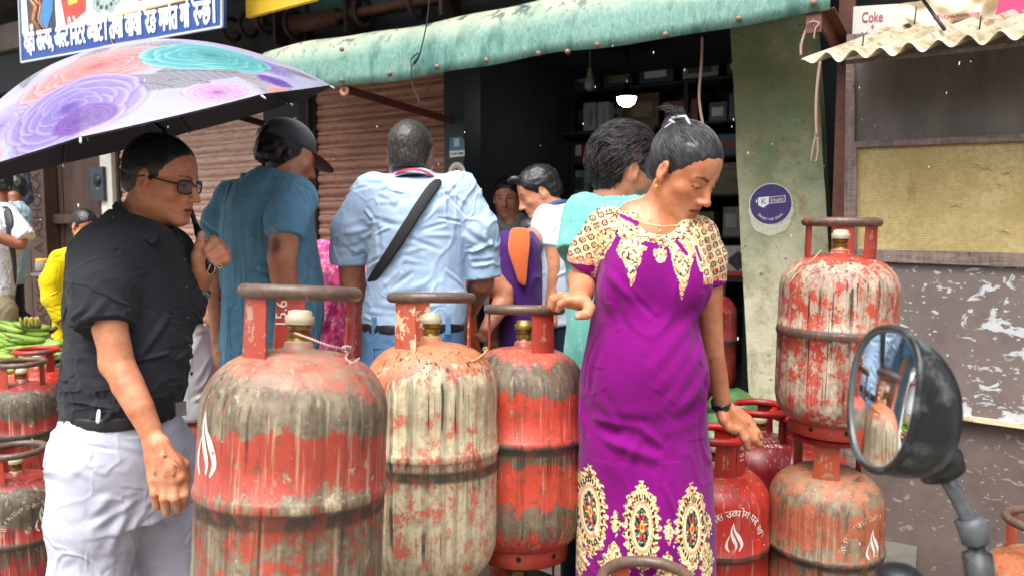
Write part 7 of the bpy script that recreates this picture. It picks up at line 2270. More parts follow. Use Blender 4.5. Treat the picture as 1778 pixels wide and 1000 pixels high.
F.rc(P(606, 436, D4 + .015), P(607, 458, D4 + .02), .060, .061, .006, cap=True); F.rc(P(836, 458, D4 + .025), P(839, 482, D4 + .03), .058, .059, .006, cap=True)
F.rc(P(714, 270, D4 - .01), P(716, 312, D4 - .005), .058, .062, .01, 's')
LN = [(P(642, 332, D4 - .1), P(802, 330, D4 - .1), .006, -.004), (P(690, 440, D4 - .13), P(800, 420, D4 - .13), .008, .005), (P(700, 452, D4 - .13), P(790, 466, D4 - .13), .008, .006), (P(660, 520, D4 - .12), P(780, 500, D4 - .13), .012, -.005), (P(640, 540, D4 - .1), P(730, 548, D4 - .13), .008, .006), (P(730, 535, D4 - .13), P(806, 520, D4 - .1), .010, .006), (P(770, 380, D4 - .12), P(800, 500, D4 - .1), .010, -.005), (P(655, 380, D4 - .1), P(660, 480, D4 - .12), .010, -.005),
      (P(596, 380, D4 - .05), P(640, 440, D4 - .05), .010, -.007), (P(590, 410, D4 - .05), P(636, 455, D4 - .04), .008, .006), (P(590, 430, D4 - .04), P(630, 425, D4 - .05), .008, -.006), (P(808, 400, D4 - .06), P(850, 430, D4 - .05), .010, -.007), (P(812, 440, D4 - .05), P(858, 420, D4 - .04), .008, .007), (P(815, 456, D4 - .04), P(860, 452, D4 - .03), .007, -.006), (P(716, 340, D4 - .13), P(722, 440, D4 - .13), .012, .004)]
M_BLUESH = cloth_mat('pale_blue_check_cotton', S(172, 196, 222), S(156, 182, 212), 900, .2, 5, .75, amt=.8)
cloth(bm_, 'shirt', F, M_BLUESH, .0046, (8, 8, 7), 31, LN, cr=(80, dict(length=(.05, .17), width=(.004, .009), depth=(.0025, .0055))), pre=1)
strip(bm_, 'collar', M_BLUESH, [[P(x, y, d) for x, y, d in ((680, 302, D4 - .03), (690, 294, D4 - .055), (705, 290, D4 - .07), (722, 289, D4 - .07), (740, 292, D4 - .06), (752, 298, D4 - .035), (757, 304, D4 - .0))], [P(x, y, d) for x, y, d in ((676, 314, D4 - .05), (688, 307, D4 - .08), (704, 303, D4 - .093), (722, 302, D4 - .093), (742, 304, D4 - .082), (756, 310, D4 - .05), (763, 316, D4 - .01))]])
strip(bm_, 'lanyard', plain('red_lanyard', S(196, 36, 60), .6), [[P(x, y, d) for x, y, d in ((684, 302, D4 - .06), (696, 295, D4 - .085), (712, 292, D4 - .097), (730, 293, D4 - .095), (746, 299, D4 - .078), (758, 309, D4 - .04))], [P(x, y, d) for x, y, d in ((684, 307, D4 - .065), (696, 299.5, D4 - .09), (712, 296.5, D4 - .102), (730, 297.5, D4 - .10), (746, 303.5, D4 - .083), (757, 314, D4 - .045))]], thick=.002)
strip(bm_, 'bag_strap', plain('black_webbing', S(26, 26, 28), .7, 0, .2, 60, .2), [[P(x, y, d) for x, y, d in ((754, 306, D4 - .085), (735, 330, D4 - .128), (712, 366, D4 - .146), (688, 404, D4 - .146), (664, 442, D4 - .137), (648, 466, D4 - .118), (636, 486, D4 - .07), (632, 500, D4 + .0))], [P(x, y, d) for x, y, d in ((776, 312, D4 - .07), (755, 338, D4 - .123), (731, 376, D4 - .145), (706, 416, D4 - .147), (680, 456, D4 - .140), (660, 480, D4 - .122), (645, 500, D4 - .075), (636, 515, D4 + .0))]], thick=.004)
F = Field(.006)
F.loft([sl(560, 632, 806, D4 + .0, .128), sl(600, 630, 807, D4, .135), sl(650, 628, 806, D4, .14), sl(690, 632, 804, D4, .13)], .03, capb=False)
hp = P(718, 690, D4); legs(F, hp, D4, z_step, .02, .11, .065)
m = Mat('faded_denim'); n = m.noise(5, 5); f_ = m.noise(220, 3, .7)
M_DENIM = m.out(m.mix(m.ramp(f_, [(.35, 0), (.7, .5)]), m.mix(m.ramp(n, [(.35, 0), (.65, 1)]), S(46, 84, 126), S(74, 116, 158)), S(124, 158, 188)), .85, 0, m.bump(f_, .3, .001))
cloth(bm_, 'jeans', F, M_DENIM, .003, (7, 7, 7), 41, [(P(636, 588, D4 - .12), P(700, 604, D4 - .14), .004, -.004), (P(740, 604, D4 - .14), P(800, 586, D4 - .12), .004, -.004), (P(720, 575, D4 - .14), P(720, 680, D4 - .14), .006, -.008)])
for x0_, x1_, y0_ in ((646, 700, 604), (742, 796, 602)):
    pk = MB(); ring_ = [(x0_, y0_), (x1_, y0_ + 2), (x1_ - 2, y0_ + 60), ((x0_ + x1_) / 2, y0_ + 72), (x0_ + 3, y0_ + 58)]
    pk.tube([P(x, y, D4 - .146 + .0009 * abs(x - 720) * .35) - bm_.location for x, y in ring_ + ring_[:1]], .002, 5); pk.build('pocket_seam', M_DENIM, bm_)
F = Field(.005)
F.loft([sl(555, 631, 807, D4, .130), sl(563, 630, 808, D4, .132), sl(573, 630, 808, D4, .133)], .01)
cloth(bm_, 'belt', F, M_BELT, .001)
for x in (650, 720, 778):
    bl = MB(); bl.box(-.008, .008, -.004, .004, -.028, .024, Matrix.Translation(P(x, 564, D4 - .134 + .0011 * abs(x - 720) * .30) - bm_.location)); bl.build('belt_loop', M_DENIM, bm_)

# ------------------------------------------------------------------ man in the mint T-shirt with thick wavy hair
D5 = 2.16
mn = person('man in mint green T-shirt with thick wavy black hair behind the woman in purple', at0(1075, D5))
h5 = Head(P(1088, 299, D5), 12, 10, 0, .88)
F = Field(.0048)
h5.add(F, True)
limb(F, [(1080, 318, D5, 36), (1068, 345, D5 + .01, 40), (1062, 390, D5 + .02, 48)], .03)
limb(F, [(1065, 390, D5 + .02, 48), (1070, 520, D5 + .02, 58), (1080, 640, D5 + .02, 58)], .03)
limb(F, [(1020, 380, D5 - .04, 22), (1012, 450, D5 - .08, 22), (1040, 510, D5 + .0, 20), (1080, 540, D5 + .1, 15)], .02)
simple_skin(mn, F, S(188, 134, 104), h5, lambda col, v: h5.paint(col, v, lips=S(110, 64, 56), brow=S(20, 18, 18), stubble=S(58, 44, 38)))
def ex5(F_, h_):
    s = h_.s
    for c_, r_ in (((0, .01, .100), (.066, .068, .036)), ((0, -.07, .05), (.074, .045, .06)), ((0, -.080, -.01), (.060, .030, .065)), ((0, .055, .090), (.055, .035, .028))):
        F_.ell(h_.w(*c_), [q * s for q in r_], h_.R, .02 * s)
hair_cap(h5, 'hair', mn, M_HAIRB, .085, .008, .0036, .020, 9, side=.020, nape=-.075, extra=ex5, sc=34)
def fl5(p, r_):
    return np.array((.15 * math.sin(30 * p[1] + 9 * p[2]) + .2 * r_.normal(), -.9 if p[2] > .05 else -.35, -.15 if p[2] > .06 else -1.0))
mk5 = lambda p: p[2] > -.05 + max(0, p[1] - .0) * 1.8 or p[2] > .06
st = strands(h5, mk5, fl5, 1800, 9, .012, .0015, 6, .020, (.087, .108, .108), (0, -.014, .036), wave=.009, out=.010, stop=lambda p: (p[1] > -.035 and p[2] < .028) or p[2] < -.075)
st.v = [tuple(Vector(a) - mn.location) for a in st.v]; st.build('hair_strands', hair_mat('wavy_dark_hair', S(22, 21, 21), S(62, 58, 56)), mn)
F = Field(.0055)
F.loft([sl(340, 1034, 1120, D5, .06), sl(352, 1008, 1150, D5, .09), sl(376, 990, 1170, D5, .115), sl(420, 982, 1180, D5, .125), sl(500, 984, 1178, D5, .125), sl(580, 984, 1180, D5, .13), sl(660, 974, 1184, D5, .13)], .02)
F.rc(P(1012, 372, D5 - .02), P(1000, 440, D5 - .06), .06, .056, .03, cap=True)
F.rc(P(1078, 316, D5), P(1070, 352, D5 + .005), .062, .066, .012, 's')
M_MINT = cloth_mat('mint_jersey', S(112, 182, 170), S(86, 158, 148), 500, .25, 9, .85, (S(150, 206, 194), 40, .56, .5), amt=.9)
cloth(mn, 'shirt', F, M_MINT, .0045, (8, 8, 4), 37, cr=(30, dict(bias=(1, 0, .4))), lines=[(P(1000, 380, D5 - .1), P(990, 600, D5 - .1), .012, .006)])
nk = MB(); nk.tube([P(x, y, d) - mn.location for x, y, d in ((1028, 340, D5 - .03), (1040, 345, D5 - .055), (1060, 349, D5 - .075), (1085, 350, D5 - .075), (1108, 348, D5 - .05))], .004, 6); nk.build('neck_rib', M_MINT, mn)
F = Field(.008); F.loft([sl(640, 985, 1180, D5, .125), sl(720, 985, 1180, D5, .13)], .03, capb=False); legs(F, P(1082, 720, D5), D5, z_step, .02, .10, .06)
cloth(mn, 'trousers', F, cloth_mat('dark_navy_trousers', S(36, 40, 52), S(28, 30, 40)), .004)

# ------------------------------------------------------------------ man in the white shirt with sunglasses pushed up
D6 = 3.25
ws = person('man in white short-sleeved shirt with sunglasses pushed up on his hair, looking down', at0(945, D6))
h6 = Head(P(936, 334, D6), 186, 24, 0, .93)
F = Field(.0055)
h6.add(F, True)
limb(F, [(944, 345, D6, 22), (958, 364, D6, 24), (956, 400, D6 + .02, 36)], .03)
limb(F, [(956, 400, D6 + .02, 38), (950, 520, D6 + .02, 40), (950, 560, D6 + .02, 40)], .03)
limb(F, [(955, 385, D6 - .06, 18), (958, 430, D6 - .10, 17), (960, 462, D6 - .10, 16), (956, 500, D6 - .10, 15), (957, 530, D6 - .12, 12), (957, 560, D6 - .14, 11)], .015)
simple_skin(ws, F, S(206, 150, 116), h6, lambda col, v: h6.paint(col, v, lips=S(140, 84, 72), brow=S(24, 20, 20), stubble=None, closed=.6))
hair_cap(h6, 'hair', ws, M_HAIR, .075, .009, .005, .005, 12, side=.03, nape=-.05, sc=60)
sg = MB()
sg.tube([h6.w(.080, -.012, .012) - ws.location, h6.w(.084, .03, .05) - ws.location, h6.w(.076, .075, .085) - ws.location], .0026, 6)
sg.tube([h6.w(-.080, -.012, .012) - ws.location, h6.w(-.084, .03, .05) - ws.location, h6.w(-.076, .075, .085) - ws.location], .0026, 6)
for sx in (-1, 1): sg.sphere(h6.w(sx * .036, .085, .098) - ws.location, (.030, .012, .018), 12)
sg.build('sunglasses', M_BLACK, ws)
F = Field(.006)
F.loft([sl(352, 940, 985, D6, .05), sl(364, 928, 994, D6, .09), sl(390, 922, 998, D6, .12), sl(420, 918, 998, D6, .13), sl(470, 908, 996, D6, .13), sl(530, 905, 994, D6, .13), sl(560, 904, 994, D6, .13)], .02)
F.rc(P(956, 384, D6 - .05), P(952, 432, D6 - .09), .06, .058, .03, cap=True)
M_WHSH = cloth_mat('white_shirt_cotton', S(196, 206, 226), S(176, 188, 212), 900, .2, 6, .8)
cloth(ws, 'shirt', F, M_WHSH, .0045, (8, 8, 6), 43, cr=(30,))
strip(ws, 'collar', plain('blue_collar_lining', S(36, 72, 130), .8), [[P(x, y, d) for x, y, d in ((940, 360, D6 - .06), (958, 350, D6 - .07), (976, 345, D6 - .05), (990, 348, D6 - .0))], [P(x, y, d) for x, y, d in ((942, 368, D6 - .08), (960, 357, D6 - .09), (978, 351, D6 - .07), (992, 354, D6 - .01))]])
F = Field(.009); F.loft([sl(545, 906, 992, D6, .12), sl(640, 906, 994, D6, .12)], .03, capb=False); legs(F, P(950, 640, D6), D6, z_step, .02, .10, .06)
cloth(ws, 'trousers', F, cloth_mat('navy_trousers', S(30, 40, 66), S(24, 32, 52)), .004)

# ------------------------------------------------------------------ shopkeeper in the dark
D7 = 4.55
sk = person('man in grey shirt looking out from the dark of the shop', at0(880, D7))
h7 = Head(P(880, 344, D7), -98, 6, 0, 1.02)
F = Field(.0055)
h7.add(F, True)
limb(F, [(884, 364, D7, 18), (887, 385, D7, 20), (890, 430, D7, 30), (890, 560, D7, 30)], .03)
simple_skin(sk, F, S(190, 132, 100), h7, lambda col, v: h7.paint(col, v, lips=S(150, 96, 78), brow=S(18, 16, 16), stubble=S(120, 80, 62)))
hair_cap(h7, 'hair', sk, M_HAIR, .085, .008, .005, .006, 14, side=.03, nape=-.05, sc=50)
F = Field(.007)
F.loft([sl(372, 866, 908, D7, .05), sl(388, 846, 926, D7, .10), sl(420, 838, 934, D7, .12), sl(500, 842, 932, D7, .12), sl(580, 842, 932, D7, .12)], .02)
F.rc(P(856, 396, D7), P(846, 480, D7 - .04), .06, .055, .03, cap=True)
F.rc(P(880, 352, D7 - .06), P(884, 384, D7 - .09), .05, .05, .01, 's')
cloth(sk, 'shirt', F, cloth_mat('grey_work_shirt', S(104, 106, 104), S(84, 86, 84)), .005, seed=51)
strip(sk, 'collar', cloth_mat('grey_collar', S(112, 114, 112)), [[P(864, 372, D7 - .04), P(872, 384, D7 - .10), P(884, 394, D7 - .125), P(898, 384, D7 - .10), P(908, 372, D7 - .04)], [P(856, 380, D7 - .05), P(866, 396, D7 - .12), P(884, 404, D7 - .13), P(904, 396, D7 - .12), P(914, 380, D7 - .05)]])
F = Field(.01); F.loft([sl(565, 845, 930, D7, .12), sl(640, 845, 930, D7, .12)], .03, capb=False); legs(F, P(888, 640, D7), D7, z_step, .02, .10, .06)
cloth(sk, 'trousers', F, cloth_mat('dark_trousers', S(40, 40, 42)), .004)

# ------------------------------------------------------------------ purple kurta with an orange towel
D8 = 2.92
pk_ = person('person in dark purple kurta with an orange towel hung over the shoulder', at0(895, D8))
h8 = Head(P(936, 412, D8 + .36), 0, 60, 0, .95)
F = Field(.006)
h8.add(F, False)
limb(F, [(930, 415, D8 + .3, 22), (905, 430, D8 + .08, 26), (895, 470, D8 + .02, 34), (895, 600, D8 + .02, 36)], .03)
limb(F, [(878, 440, D8 - .02, 16), (864, 490, D8 - .05, 15), (862, 540, D8 - .06, 14), (858, 580, D8 - .05, 12)], .015)
for dx in (-5, -1, 3, 7): fing2([(858 + dx * .6, 584, D8 - .05, 6), (858 + dx, 600, D8 - .06, 4.5), (860 + dx, 614, D8 - .05, 3.6)])
simple_skin(pk_, F, S(190, 132, 100), h8, lambda col, v: h8.paint(col, v, scalp=S(18, 16, 16), eyes=False, hairline=lambda x, y, z: (z > .0).astype(np.float32)))
hair_cap(h8, 'hair', pk_, M_HAIR, .07, .008, .007, .006, 16)
F = Field(.0065)
F.loft([sl(404, 880, 925, D8, .08), sl(425, 868, 940, D8, .11), sl(480, 866, 940, D8, .125), sl(560, 864, 938, D8, .13), sl(640, 862, 940, D8, .135), sl(720, 862, 940, D8, .135)], .02)
F.rc(P(880, 432, D8 - .02), P(868, 500, D8 - .045), .058, .050, .03, cap=True)
cloth(pk_, 'kurta', F, cloth_mat('dark_purple_cotton', S(72, 34, 106), S(54, 24, 84)), .006, (8, 8, 4), 61)
tw_ = [[P(884, 396, D8 - .06), P(896, 394, D8 - .09), P(908, 394, D8 - .10), P(921, 397, D8 - .09)], [P(882, 420, D8 - .13), P(895, 424, D8 - .145), P(908, 420, D8 - .14), P(922, 424, D8 - .14)], [P(880, 436, D8 - .15), P(893, 446, D8 - .155), P(906, 440, D8 - .15), P(918, 446, D8 - .15)], [P(894, 470, D8 - .155), P(900, 476, D8 - .165), P(908, 470, D8 - .155), P(916, 472, D8 - .155)], [P(898, 488, D8 - .155), P(904, 496, D8 - .16), P(909, 498, D8 - .155), P(913, 502, D8 - .155)]]
m = Mat('orange_towel'); n = m.noise(40, 4, .6)
strip(pk_, 'towel', m.out(m.mix(n, S(206, 98, 34), S(170, 74, 26)), .95, 0, m.bump(m.noise(300, 3), .6, .003), sheen=.4), tw_, thick=.008)
F = Field(.01); legs(F, P(900, 700, D8), D8, z_step, .02, .09, .05); cloth(pk_, 'trousers', F, cloth_mat('dark_pyjama', S(60, 36, 84)), .004)

# ------------------------------------------------------------------ woman in orange and floral print, mostly hidden behind the blue shirt
D9 = 2.80
fw = person('woman in orange dress with floral sleeve, elbow showing beside the pale blue shirt', at0(800, D9))
h9 = Head(P(768, 372, D9 + .05), 100, 10, 0, .9, True)
F = Field(.006)
h9.add(F, False)
limb(F, [(768, 390, D9 + .04, 20), (772, 420, D9 + .02, 24), (780, 480, D9, 40), (785, 600, D9, 40)], .03)
limb(F, [(820, 462, D9 - .02, 22), (852, 486, D9 - .04, 22), (872, 508, D9 - .04, 20), (874, 524, D9 - .05, 18), (856, 552, D9 - .10, 14), (842, 574, D9 - .14, 11)], .015)
for dx, dy in ((0, 0), (4, 3), (7, 7)): fing2([(840 + dx, 576 + dy * .3, D9 - .14, 6), (832 + dx, 584 + dy, D9 - .15, 4.5), (826 + dx, 582 + dy, D9 - .15, 3.6)])
simple_skin(fw, F, S(200, 140, 108), h9)
hair_cap(h9, 'hair', fw, M_HAIR, .07, .01, .007, .005, 18)
F = Field(.0065)
F.loft([sl(418, 745, 806, D9, .08), sl(440, 738, 822, D9, .11), sl(500, 742, 826, D9, .12), sl(560, 738, 826, D9, .13), sl(640, 732, 836, D9, .15), sl(760, 728, 842, D9, .17)], .02)
F.rc(P(806, 445, D9 - .01), P(826, 470, D9 - .03), .058, .056, .03); F.rc(P(826, 470, D9 - .03), P(842, 484, D9 - .04), .056, .054, .02, cap=True)
def col9(v, n):
    z = v[:, 2]; c = np.repeat(np.array(S(198, 84, 32)[:3])[None], len(v), 0); p = v * 60
    top = (z > P(800, 520, D9)[2])
    a, b_, e = vnoise(p, 1), vnoise(p + 50, 2), vnoise(p * 1.4 + 90, 3)
    c[top] = np.array(S(214, 206, 190)[:3])
    c[top & (a > .55)] = np.array(S(40, 34, 40)[:3]); c[top & (b_ > .62)] = np.array(S(206, 92, 48)[:3]); c[top & (e > .66)] = np.array(S(150, 40, 48)[:3])
    return c
cloth(fw, 'dress', F, vcol_cloth('orange_floral_cotton'), .005, seed=71, col=col9)

# ------------------------------------------------------------------ bent person in pink
D10 = 2.90
pp_ = person('person in bright pink printed dress bending between teal shirt and pale blue shirt', at0(590, D10))
h10 = Head(P(652, 452, D10 + .30), 20, 60, 0, .9, True)
F = Field(.006); h10.add(F, False)
limb(F, [(645, 455, D10 + .25, 20), (612, 468, D10 + .1, 30), (590, 520, D10, 42), (590, 640, D10, 44)], .03)
simple_skin(pp_, F, S(180, 118, 86), h10)
hair_cap(h10, 'hair', pp_, M_HAIR, .07, .01, .007, .005, 20)
F = Field(.0065)
F.loft([sl(428, 548, 566, D10, .05), sl(440, 542, 590, D10, .09), sl(470, 538, 622, D10, .13), sl(510, 540, 628, D10, .14), sl(560, 545, 622, D10, .14), sl(640, 548, 622, D10, .15), sl(760, 540, 630, D10, .17)], .02)
F.rc(P(560, 445, D10 - .02), P(600, 470, D10 - .05), .06, .055, .03); F.rc(P(600, 470, D10 - .05), P(640, 490, D10 + .0), .055, .05, .02)
def col10(v, n):
    c = np.repeat(np.array(S(216, 84, 138)[:3])[None], len(v), 0); p = v * 55
    a = np.abs(fbm(p, 2, 4) - .5)
    c[a < .035] = np.array(S(240, 160, 186)[:3]); c[vnoise(p * .8, 9) > .7] = np.array(S(190, 50, 110)[:3])
    return c
cloth(pp_, 'dress', F, vcol_cloth('pink_batik'), .006, (7, 7, 5), 81, [(P(560, 440, D10 - .12), P(590, 620, D10 - .14), .012, .010), (P(600, 480, D10 - .14), P(560, 600, D10 - .14), .012, -.008)], col=col10)

# ------------------------------------------------------------------ person in white between the umbrella man and the teal shirt
D11 = 2.95
wp = person('person in white with a pale bangle, only forearms and skirt showing past the black shirt', at0(300, D11))
h11 = Head(P(276, 372, D11), -10, 10, 0, .88, True)
F = Field(.0055); h11.add(F, False)
limb(F, [(276, 395, D11, 18), (278, 420, D11, 24), (285, 480, D11, 40), (290, 600, D11, 40)], .03)
limb(F, [(300, 440, D11 + .02, 16), (318, 470, D11, 15), (336, 456, D11 - .06, 13), (350, 440, D11 - .1, 11)], .015)
limb(F, [(290, 440, D11 - .06, 18), (318, 510, D11 - .08, 17), (334, 530, D11 - .1, 15), (344, 540, D11 - .1, 11), (350, 544, D11 - .1, 11)], .015)
for k in range(4): fing2([(350, 541 + k * 2.5, D11 - .1, 6), (358, 545 + k * 3, D11 - .12, 5), (364, 552 + k * 2.4, D11 - .12, 4.4), (362, 558 + k * 2, D11 - .11, 3.8)])
simple_skin(wp, F, S(204, 146, 114), h11)
hair_cap(h11, 'hair', wp, M_HAIR, .07, .01, .007, .005, 22)
bgl = MB(); ax_ = (P(334, 530, D11 - .1) - P(344, 540, D11 - .1)).normalized()
bgl.lathe([(.027, -.005), (.032, -.003), (.032, .003), (.027, .005), (.027, -.005)], 24, Matrix.Translation(P(342, 538, D11 - .1) - wp.location) @ ax_.to_track_quat('Z', 'Y').to_matrix().to_4x4()); bgl.build('bangle', M_CAPW, wp)
F = Field(.0065)
F.loft([sl(412, 258, 304, D11, .08), sl(440, 248, 318, D11, .11), sl(520, 252, 330, D11, .12), sl(560, 250, 368, D11, .13), sl(620, 250, 378, D11, .14), sl(720, 246, 380, D11, .15)], .02)
F.rc(P(296, 436, D11 - .04), P(310, 484, D11 - .07), .055, .05, .03, cap=True)
cloth(wp, 'dress', F, cloth_mat('plain_white_cotton', S(206, 206, 206), S(184, 184, 188)), .006, seed=91, cr=(30,))

# ------------------------------------------------------------------ left edge: man in printed shirt, youth behind him, woman in yellow
D12 = 4.9
lm = person('man in white printed shirt and khaki trousers, black backpack strap, at left edge', at0(-10, D12))
h12 = Head(P(-6, 318, D12), 172, 4, 0, .92)
F = Field(.0055); h12.add(F, True)
limb(F, [(0, 340, D12, 13), (0, 365, D12, 15), (-4, 420, D12, 20), (-6, 600, D12, 18)], .03)
limb(F, [(20, 388, D12 - .10, 11), (38, 414, D12 - .12, 12), (34, 424, D12 - .14, 12), (0, 414, D12 - .2, 11), (-40, 400, D12 - .22, 9)], .015)
simple_skin(lm, F, S(150, 98, 72), h12, lambda col, v: h12.paint(col, v, lips=S(110, 64, 58), brow=S(18, 16, 16), stubble=S(48, 36, 32)))
hair_cap(h12, 'hair', lm, M_HAIR, .07, .008, .006, .008, 24, sc=90)
F = Field(.0055)
F.loft([sl(352, -20, 20, D12, .06), sl(366, -42, 36, D12, .11), sl(400, -50, 40, D12, .13), sl(460, -50, 30, D12, .13), sl(510, -52, 26, D12, .14), sl(516, -52, 24, D12, .14)], .02)
F.rc(P(16, 376, D12 - .09), P(38, 404, D12 - .115), .058, .058, .03); F.rc(P(38, 404, D12 - .115), P(46, 414, D12 - .12), .058, .058, .02, cap=True)
m = Mat('white_shirt_small_print'); pr_ = m.vor(48, m.co((1, 1, .8)))
M_PRSH = m.out(m.mix(m.ramp(pr_, [(.20, 1), (.26, 0)]), S(206, 208, 216), S(128, 134, 156)), .8, 0, m.bump(m.noise(200, 3), .2, .001))
cloth(lm, 'shirt', F, M_PRSH, .005, (8, 8, 8), 101, cr=(24,))
strip(lm, 'backpack_strap', plain('black_padded_strap', S(30, 34, 38), .6), [[P(0, 356, D12 - .10), P(4, 366, D12 - .14), P(8, 385, D12 - .17), P(10, 398, D12 - .175), P(12, 420, D12 - .17), P(20, 450, D12 - .14), P(24, 500, D12 - .13)], [P(18, 358, D12 - .09), P(22, 370, D12 - .15), P(24, 386, D12 - .18), P(22, 400, D12 - .18), P(26, 420, D12 - .15), P(30, 450, D12 - .12), P(30, 500, D12 - .10)]], thick=.014)
F = Field(.007); F.loft([sl(505, -50, 26, D12, .13), sl(560, -50, 24, D12, .13)], .03, capb=False)
for x_, dd in ((-30, .05), (4, -.04)): F.rc(P(x_, 540, D12 + dd), P(x_ - 8, 700, D12 + dd), .085, .065, .04); F.rc(P(x_ - 8, 700, D12 + dd), Vector((P(x_ - 8, 700, D12 + dd).x, P(x_, 700, D12 + dd).y, .05)), .065, .055, .03, cap=True)
cloth(lm, 'trousers', F, cloth_mat('khaki_twill', S(142, 132, 106), S(118, 108, 86)), .006, (7, 7, 5), 103)
D13 = 5.3
yb = person('youth in pale aqua shirt and dark trousers standing behind the printed shirt', at0(38, D13))
h13 = Head(P(30, 322, D13), 160, 0, 0, .9); h13.o = P(24, 330, D13 + .1)
F = Field(.0065); h13.add(F, False)
limb(F, [(24, 342, D13, 11), (28, 365, D13, 13), (28, 420, D13, 14), (26, 560, D13, 13)], .03)
simple_skin(yb, F, S(140, 92, 70), h13); hair_cap(h13, 'hair', yb, M_HAIR, .07, .008, .007, .006, 26)
F = Field(.007); F.loft([sl(352, 12, 40, D13, .06), sl(364, 4, 52, D13, .10), sl(400, 2, 56, D13, .12), sl(480, 4, 46, D13, .12), sl(492, 4, 44, D13, .12)], .02)
cloth(yb, 'shirt', F, cloth_mat('pale_aqua_cotton', S(150, 186, 194), S(126, 164, 176)), .006, seed=105)
F = Field(.008); F.loft([sl(484, 6, 42, D13, .10), sl(560, 6, 42, D13, .11)], .03, capb=False); legs(F, P(24, 560, D13), D13, z_step, .02, .075, .05, spread=.05)
cloth(yb, 'trousers', F, cloth_mat('black_trousers', S(26, 28, 32)), .004)
D14 = 4.8
yw = person('woman in bright yellow top and flowered trousers bending behind the black-shirted man', at0(112, D14))
h14 = Head(P(146, 392, D14 + .05), -25, 30, 0, .86, True)
F = Field(.0055); h14.add(F, True)
limb(F, [(142, 412, D14 + .03, 10), (132, 440, D14 + .02, 13), (115, 480, D14, 15), (110, 590, D14, 15)], .03)
limb(F, [(104, 456, D14 - .08, 9), (86, 495, D14 - .12, 9), (96, 535, D14 - .12, 9), (118, 570, D14 - .12, 8), (128, 590, D14 - .12, 7)], .015)
simple_skin(yw, F, S(200, 142, 108), h14, lambda col, v: h14.paint(col, v, lips=S(160, 84, 80), brow=S(20, 18, 18)))
hair_cap(h14, 'hair', yw, M_HAIR, .06, .008, .005, .004, 28)
F = Field(.0055)
F.loft([sl(432, 112, 150, D14, .07), sl(450, 98, 150, D14, .10), sl(490, 92, 146, D14, .12), sl(540, 92, 136, D14, .11), sl(600, 90, 132, D14, .11)], .02)
F.rc(P(106, 452, D14 - .08), P(88, 488, D14 - .12), .066, .060, .04); F.rc(P(88, 488, D14 - .12), P(90, 520, D14 - .13), .060, .052, .02); F.rc(P(90, 520, D14 - .13), P(108, 556, D14 - .12), .052, .044, .02, cap=True)
cloth(yw, 'top', F, cloth_mat('bright_yellow_cotton', S(206, 186, 12), S(184, 160, 4), 700, .2), .005, (8, 8, 6), 111, cr=(30,))
strip(yw, 'scarf', plain('pink_striped_scarf', S(216, 96, 150), .85, 0, .4, 80), [[P(114, 500, D14 - .16), P(113, 530, D14 - .17), P(116, 560, D14 - .16), P(118, 600, D14 - .15)], [P(124, 490, D14 - .15), P(125, 530, D14 - .16), P(128, 560, D14 - .15), P(132, 600, D14 - .13)]], thick=.01)
F = Field(.007); F.loft([sl(592, 86, 134, D14, .10), sl(660, 84, 136, D14, .11)], .03, capb=False); legs(F, P(110, 660, D14), D14, z_step, .0, .08, .05, spread=.05)
m = Mat('white_flower_print'); fl_ = m.vor(22); M_FLP = m.out(m.mix(m.ramp(fl_, [(.16, 1), (.24, 0)]), S(212, 206, 204), S(206, 88, 112)), .85)
cloth(yw, 'trousers', F, M_FLP, .005)
# ------------------------------------------------------------------ left stall: dark boards, lettered post, beam
st_ = thing('wooden_stall', 'dark brown boarded stall front with a carved lettered post behind the umbrella man', 'stall', FO, FROT)
m = Mat('dark_stall_board'); n = m.noise(5, 6, .6, m.co((1, 1, .3))); n2 = m.noise(40, 4)
M_STALL = m.out(m.mix(m.ramp(n, [(.35, 0), (.65, 1)]), S(58, 42, 36), S(84, 62, 50)), m.ramp(n2, [(.3, .5), (.7, .8)]), 0, m.bump(n, .3, .01))
xs_ = [loc(x, 400, .0).x for x in (-260, -200, -140, -80, -20, 20, 52, 80, 112, 150, 176, 200)]
xs_[-1] = sL - .165
for a_, b_ in zip(xs_[:-1], xs_[1:]):
    bb = MB(); bb.box(a_ + .004, b_ - .004, rnd.uniform(-.006, .006), .05, .2, 2.62); bb.build('plank', M_STALL, st_)
zb = loc(130, 380, .06).z
bb = MB(); bb.box(loc(84, 400, 0).x, sL - .165, -.06, -.008, zb - .04, zb + .04); bb.build('batten', M_STALL, st_)
pa, pb_ = loc(52, 400, .12), loc(80, 400, .12)
bb = MB(); bb.box(pa.x, pb_.x, -.12, -.01, .2, 2.62); bb.build('lettered_post', plain('carved_brown_post', S(78, 56, 44), .65, 0, .2, 14, .2), st_)
z0_, z1_ = loc(64, 585, .12).z, loc(64, 300, .12).z
vf = text_mesh('A ASHOKA A ASHOKA'); wd = twidth(vf); W_ = pb_.x - pa.x
lb = MB(); lb.add([((pa.x + W_ * .80) - y * W_ * .85, -.1225, z0_ + x / wd * (z1_ - z0_)) for x, y in vf[0]], vf[1]); lb.build('lettering', plain('dark_carving', S(30, 22, 20), .8), st_)
q = loc(170, 320, .06)
bb = MB(); bb.box(q.x - .09, q.x + .09, -.07, -.008, q.z - .14, q.z + .14); bb.build('meter_box', plain('blue_grey_meter', S(52, 58, 70), .5), st_)
bb = MB(); bb.lathe([(.05, 0), (.05, .006), (.001, .008)], 18, Matrix.Translation((q.x + .01, -.071, q.z + .03)) @ Matrix.Rotation(math.pi / 2, 4, 'X')); bb.build('meter_dial', M_BLACK, st_)
q0, q1 = loc(60, 474, .55), loc(150, 470, .55)
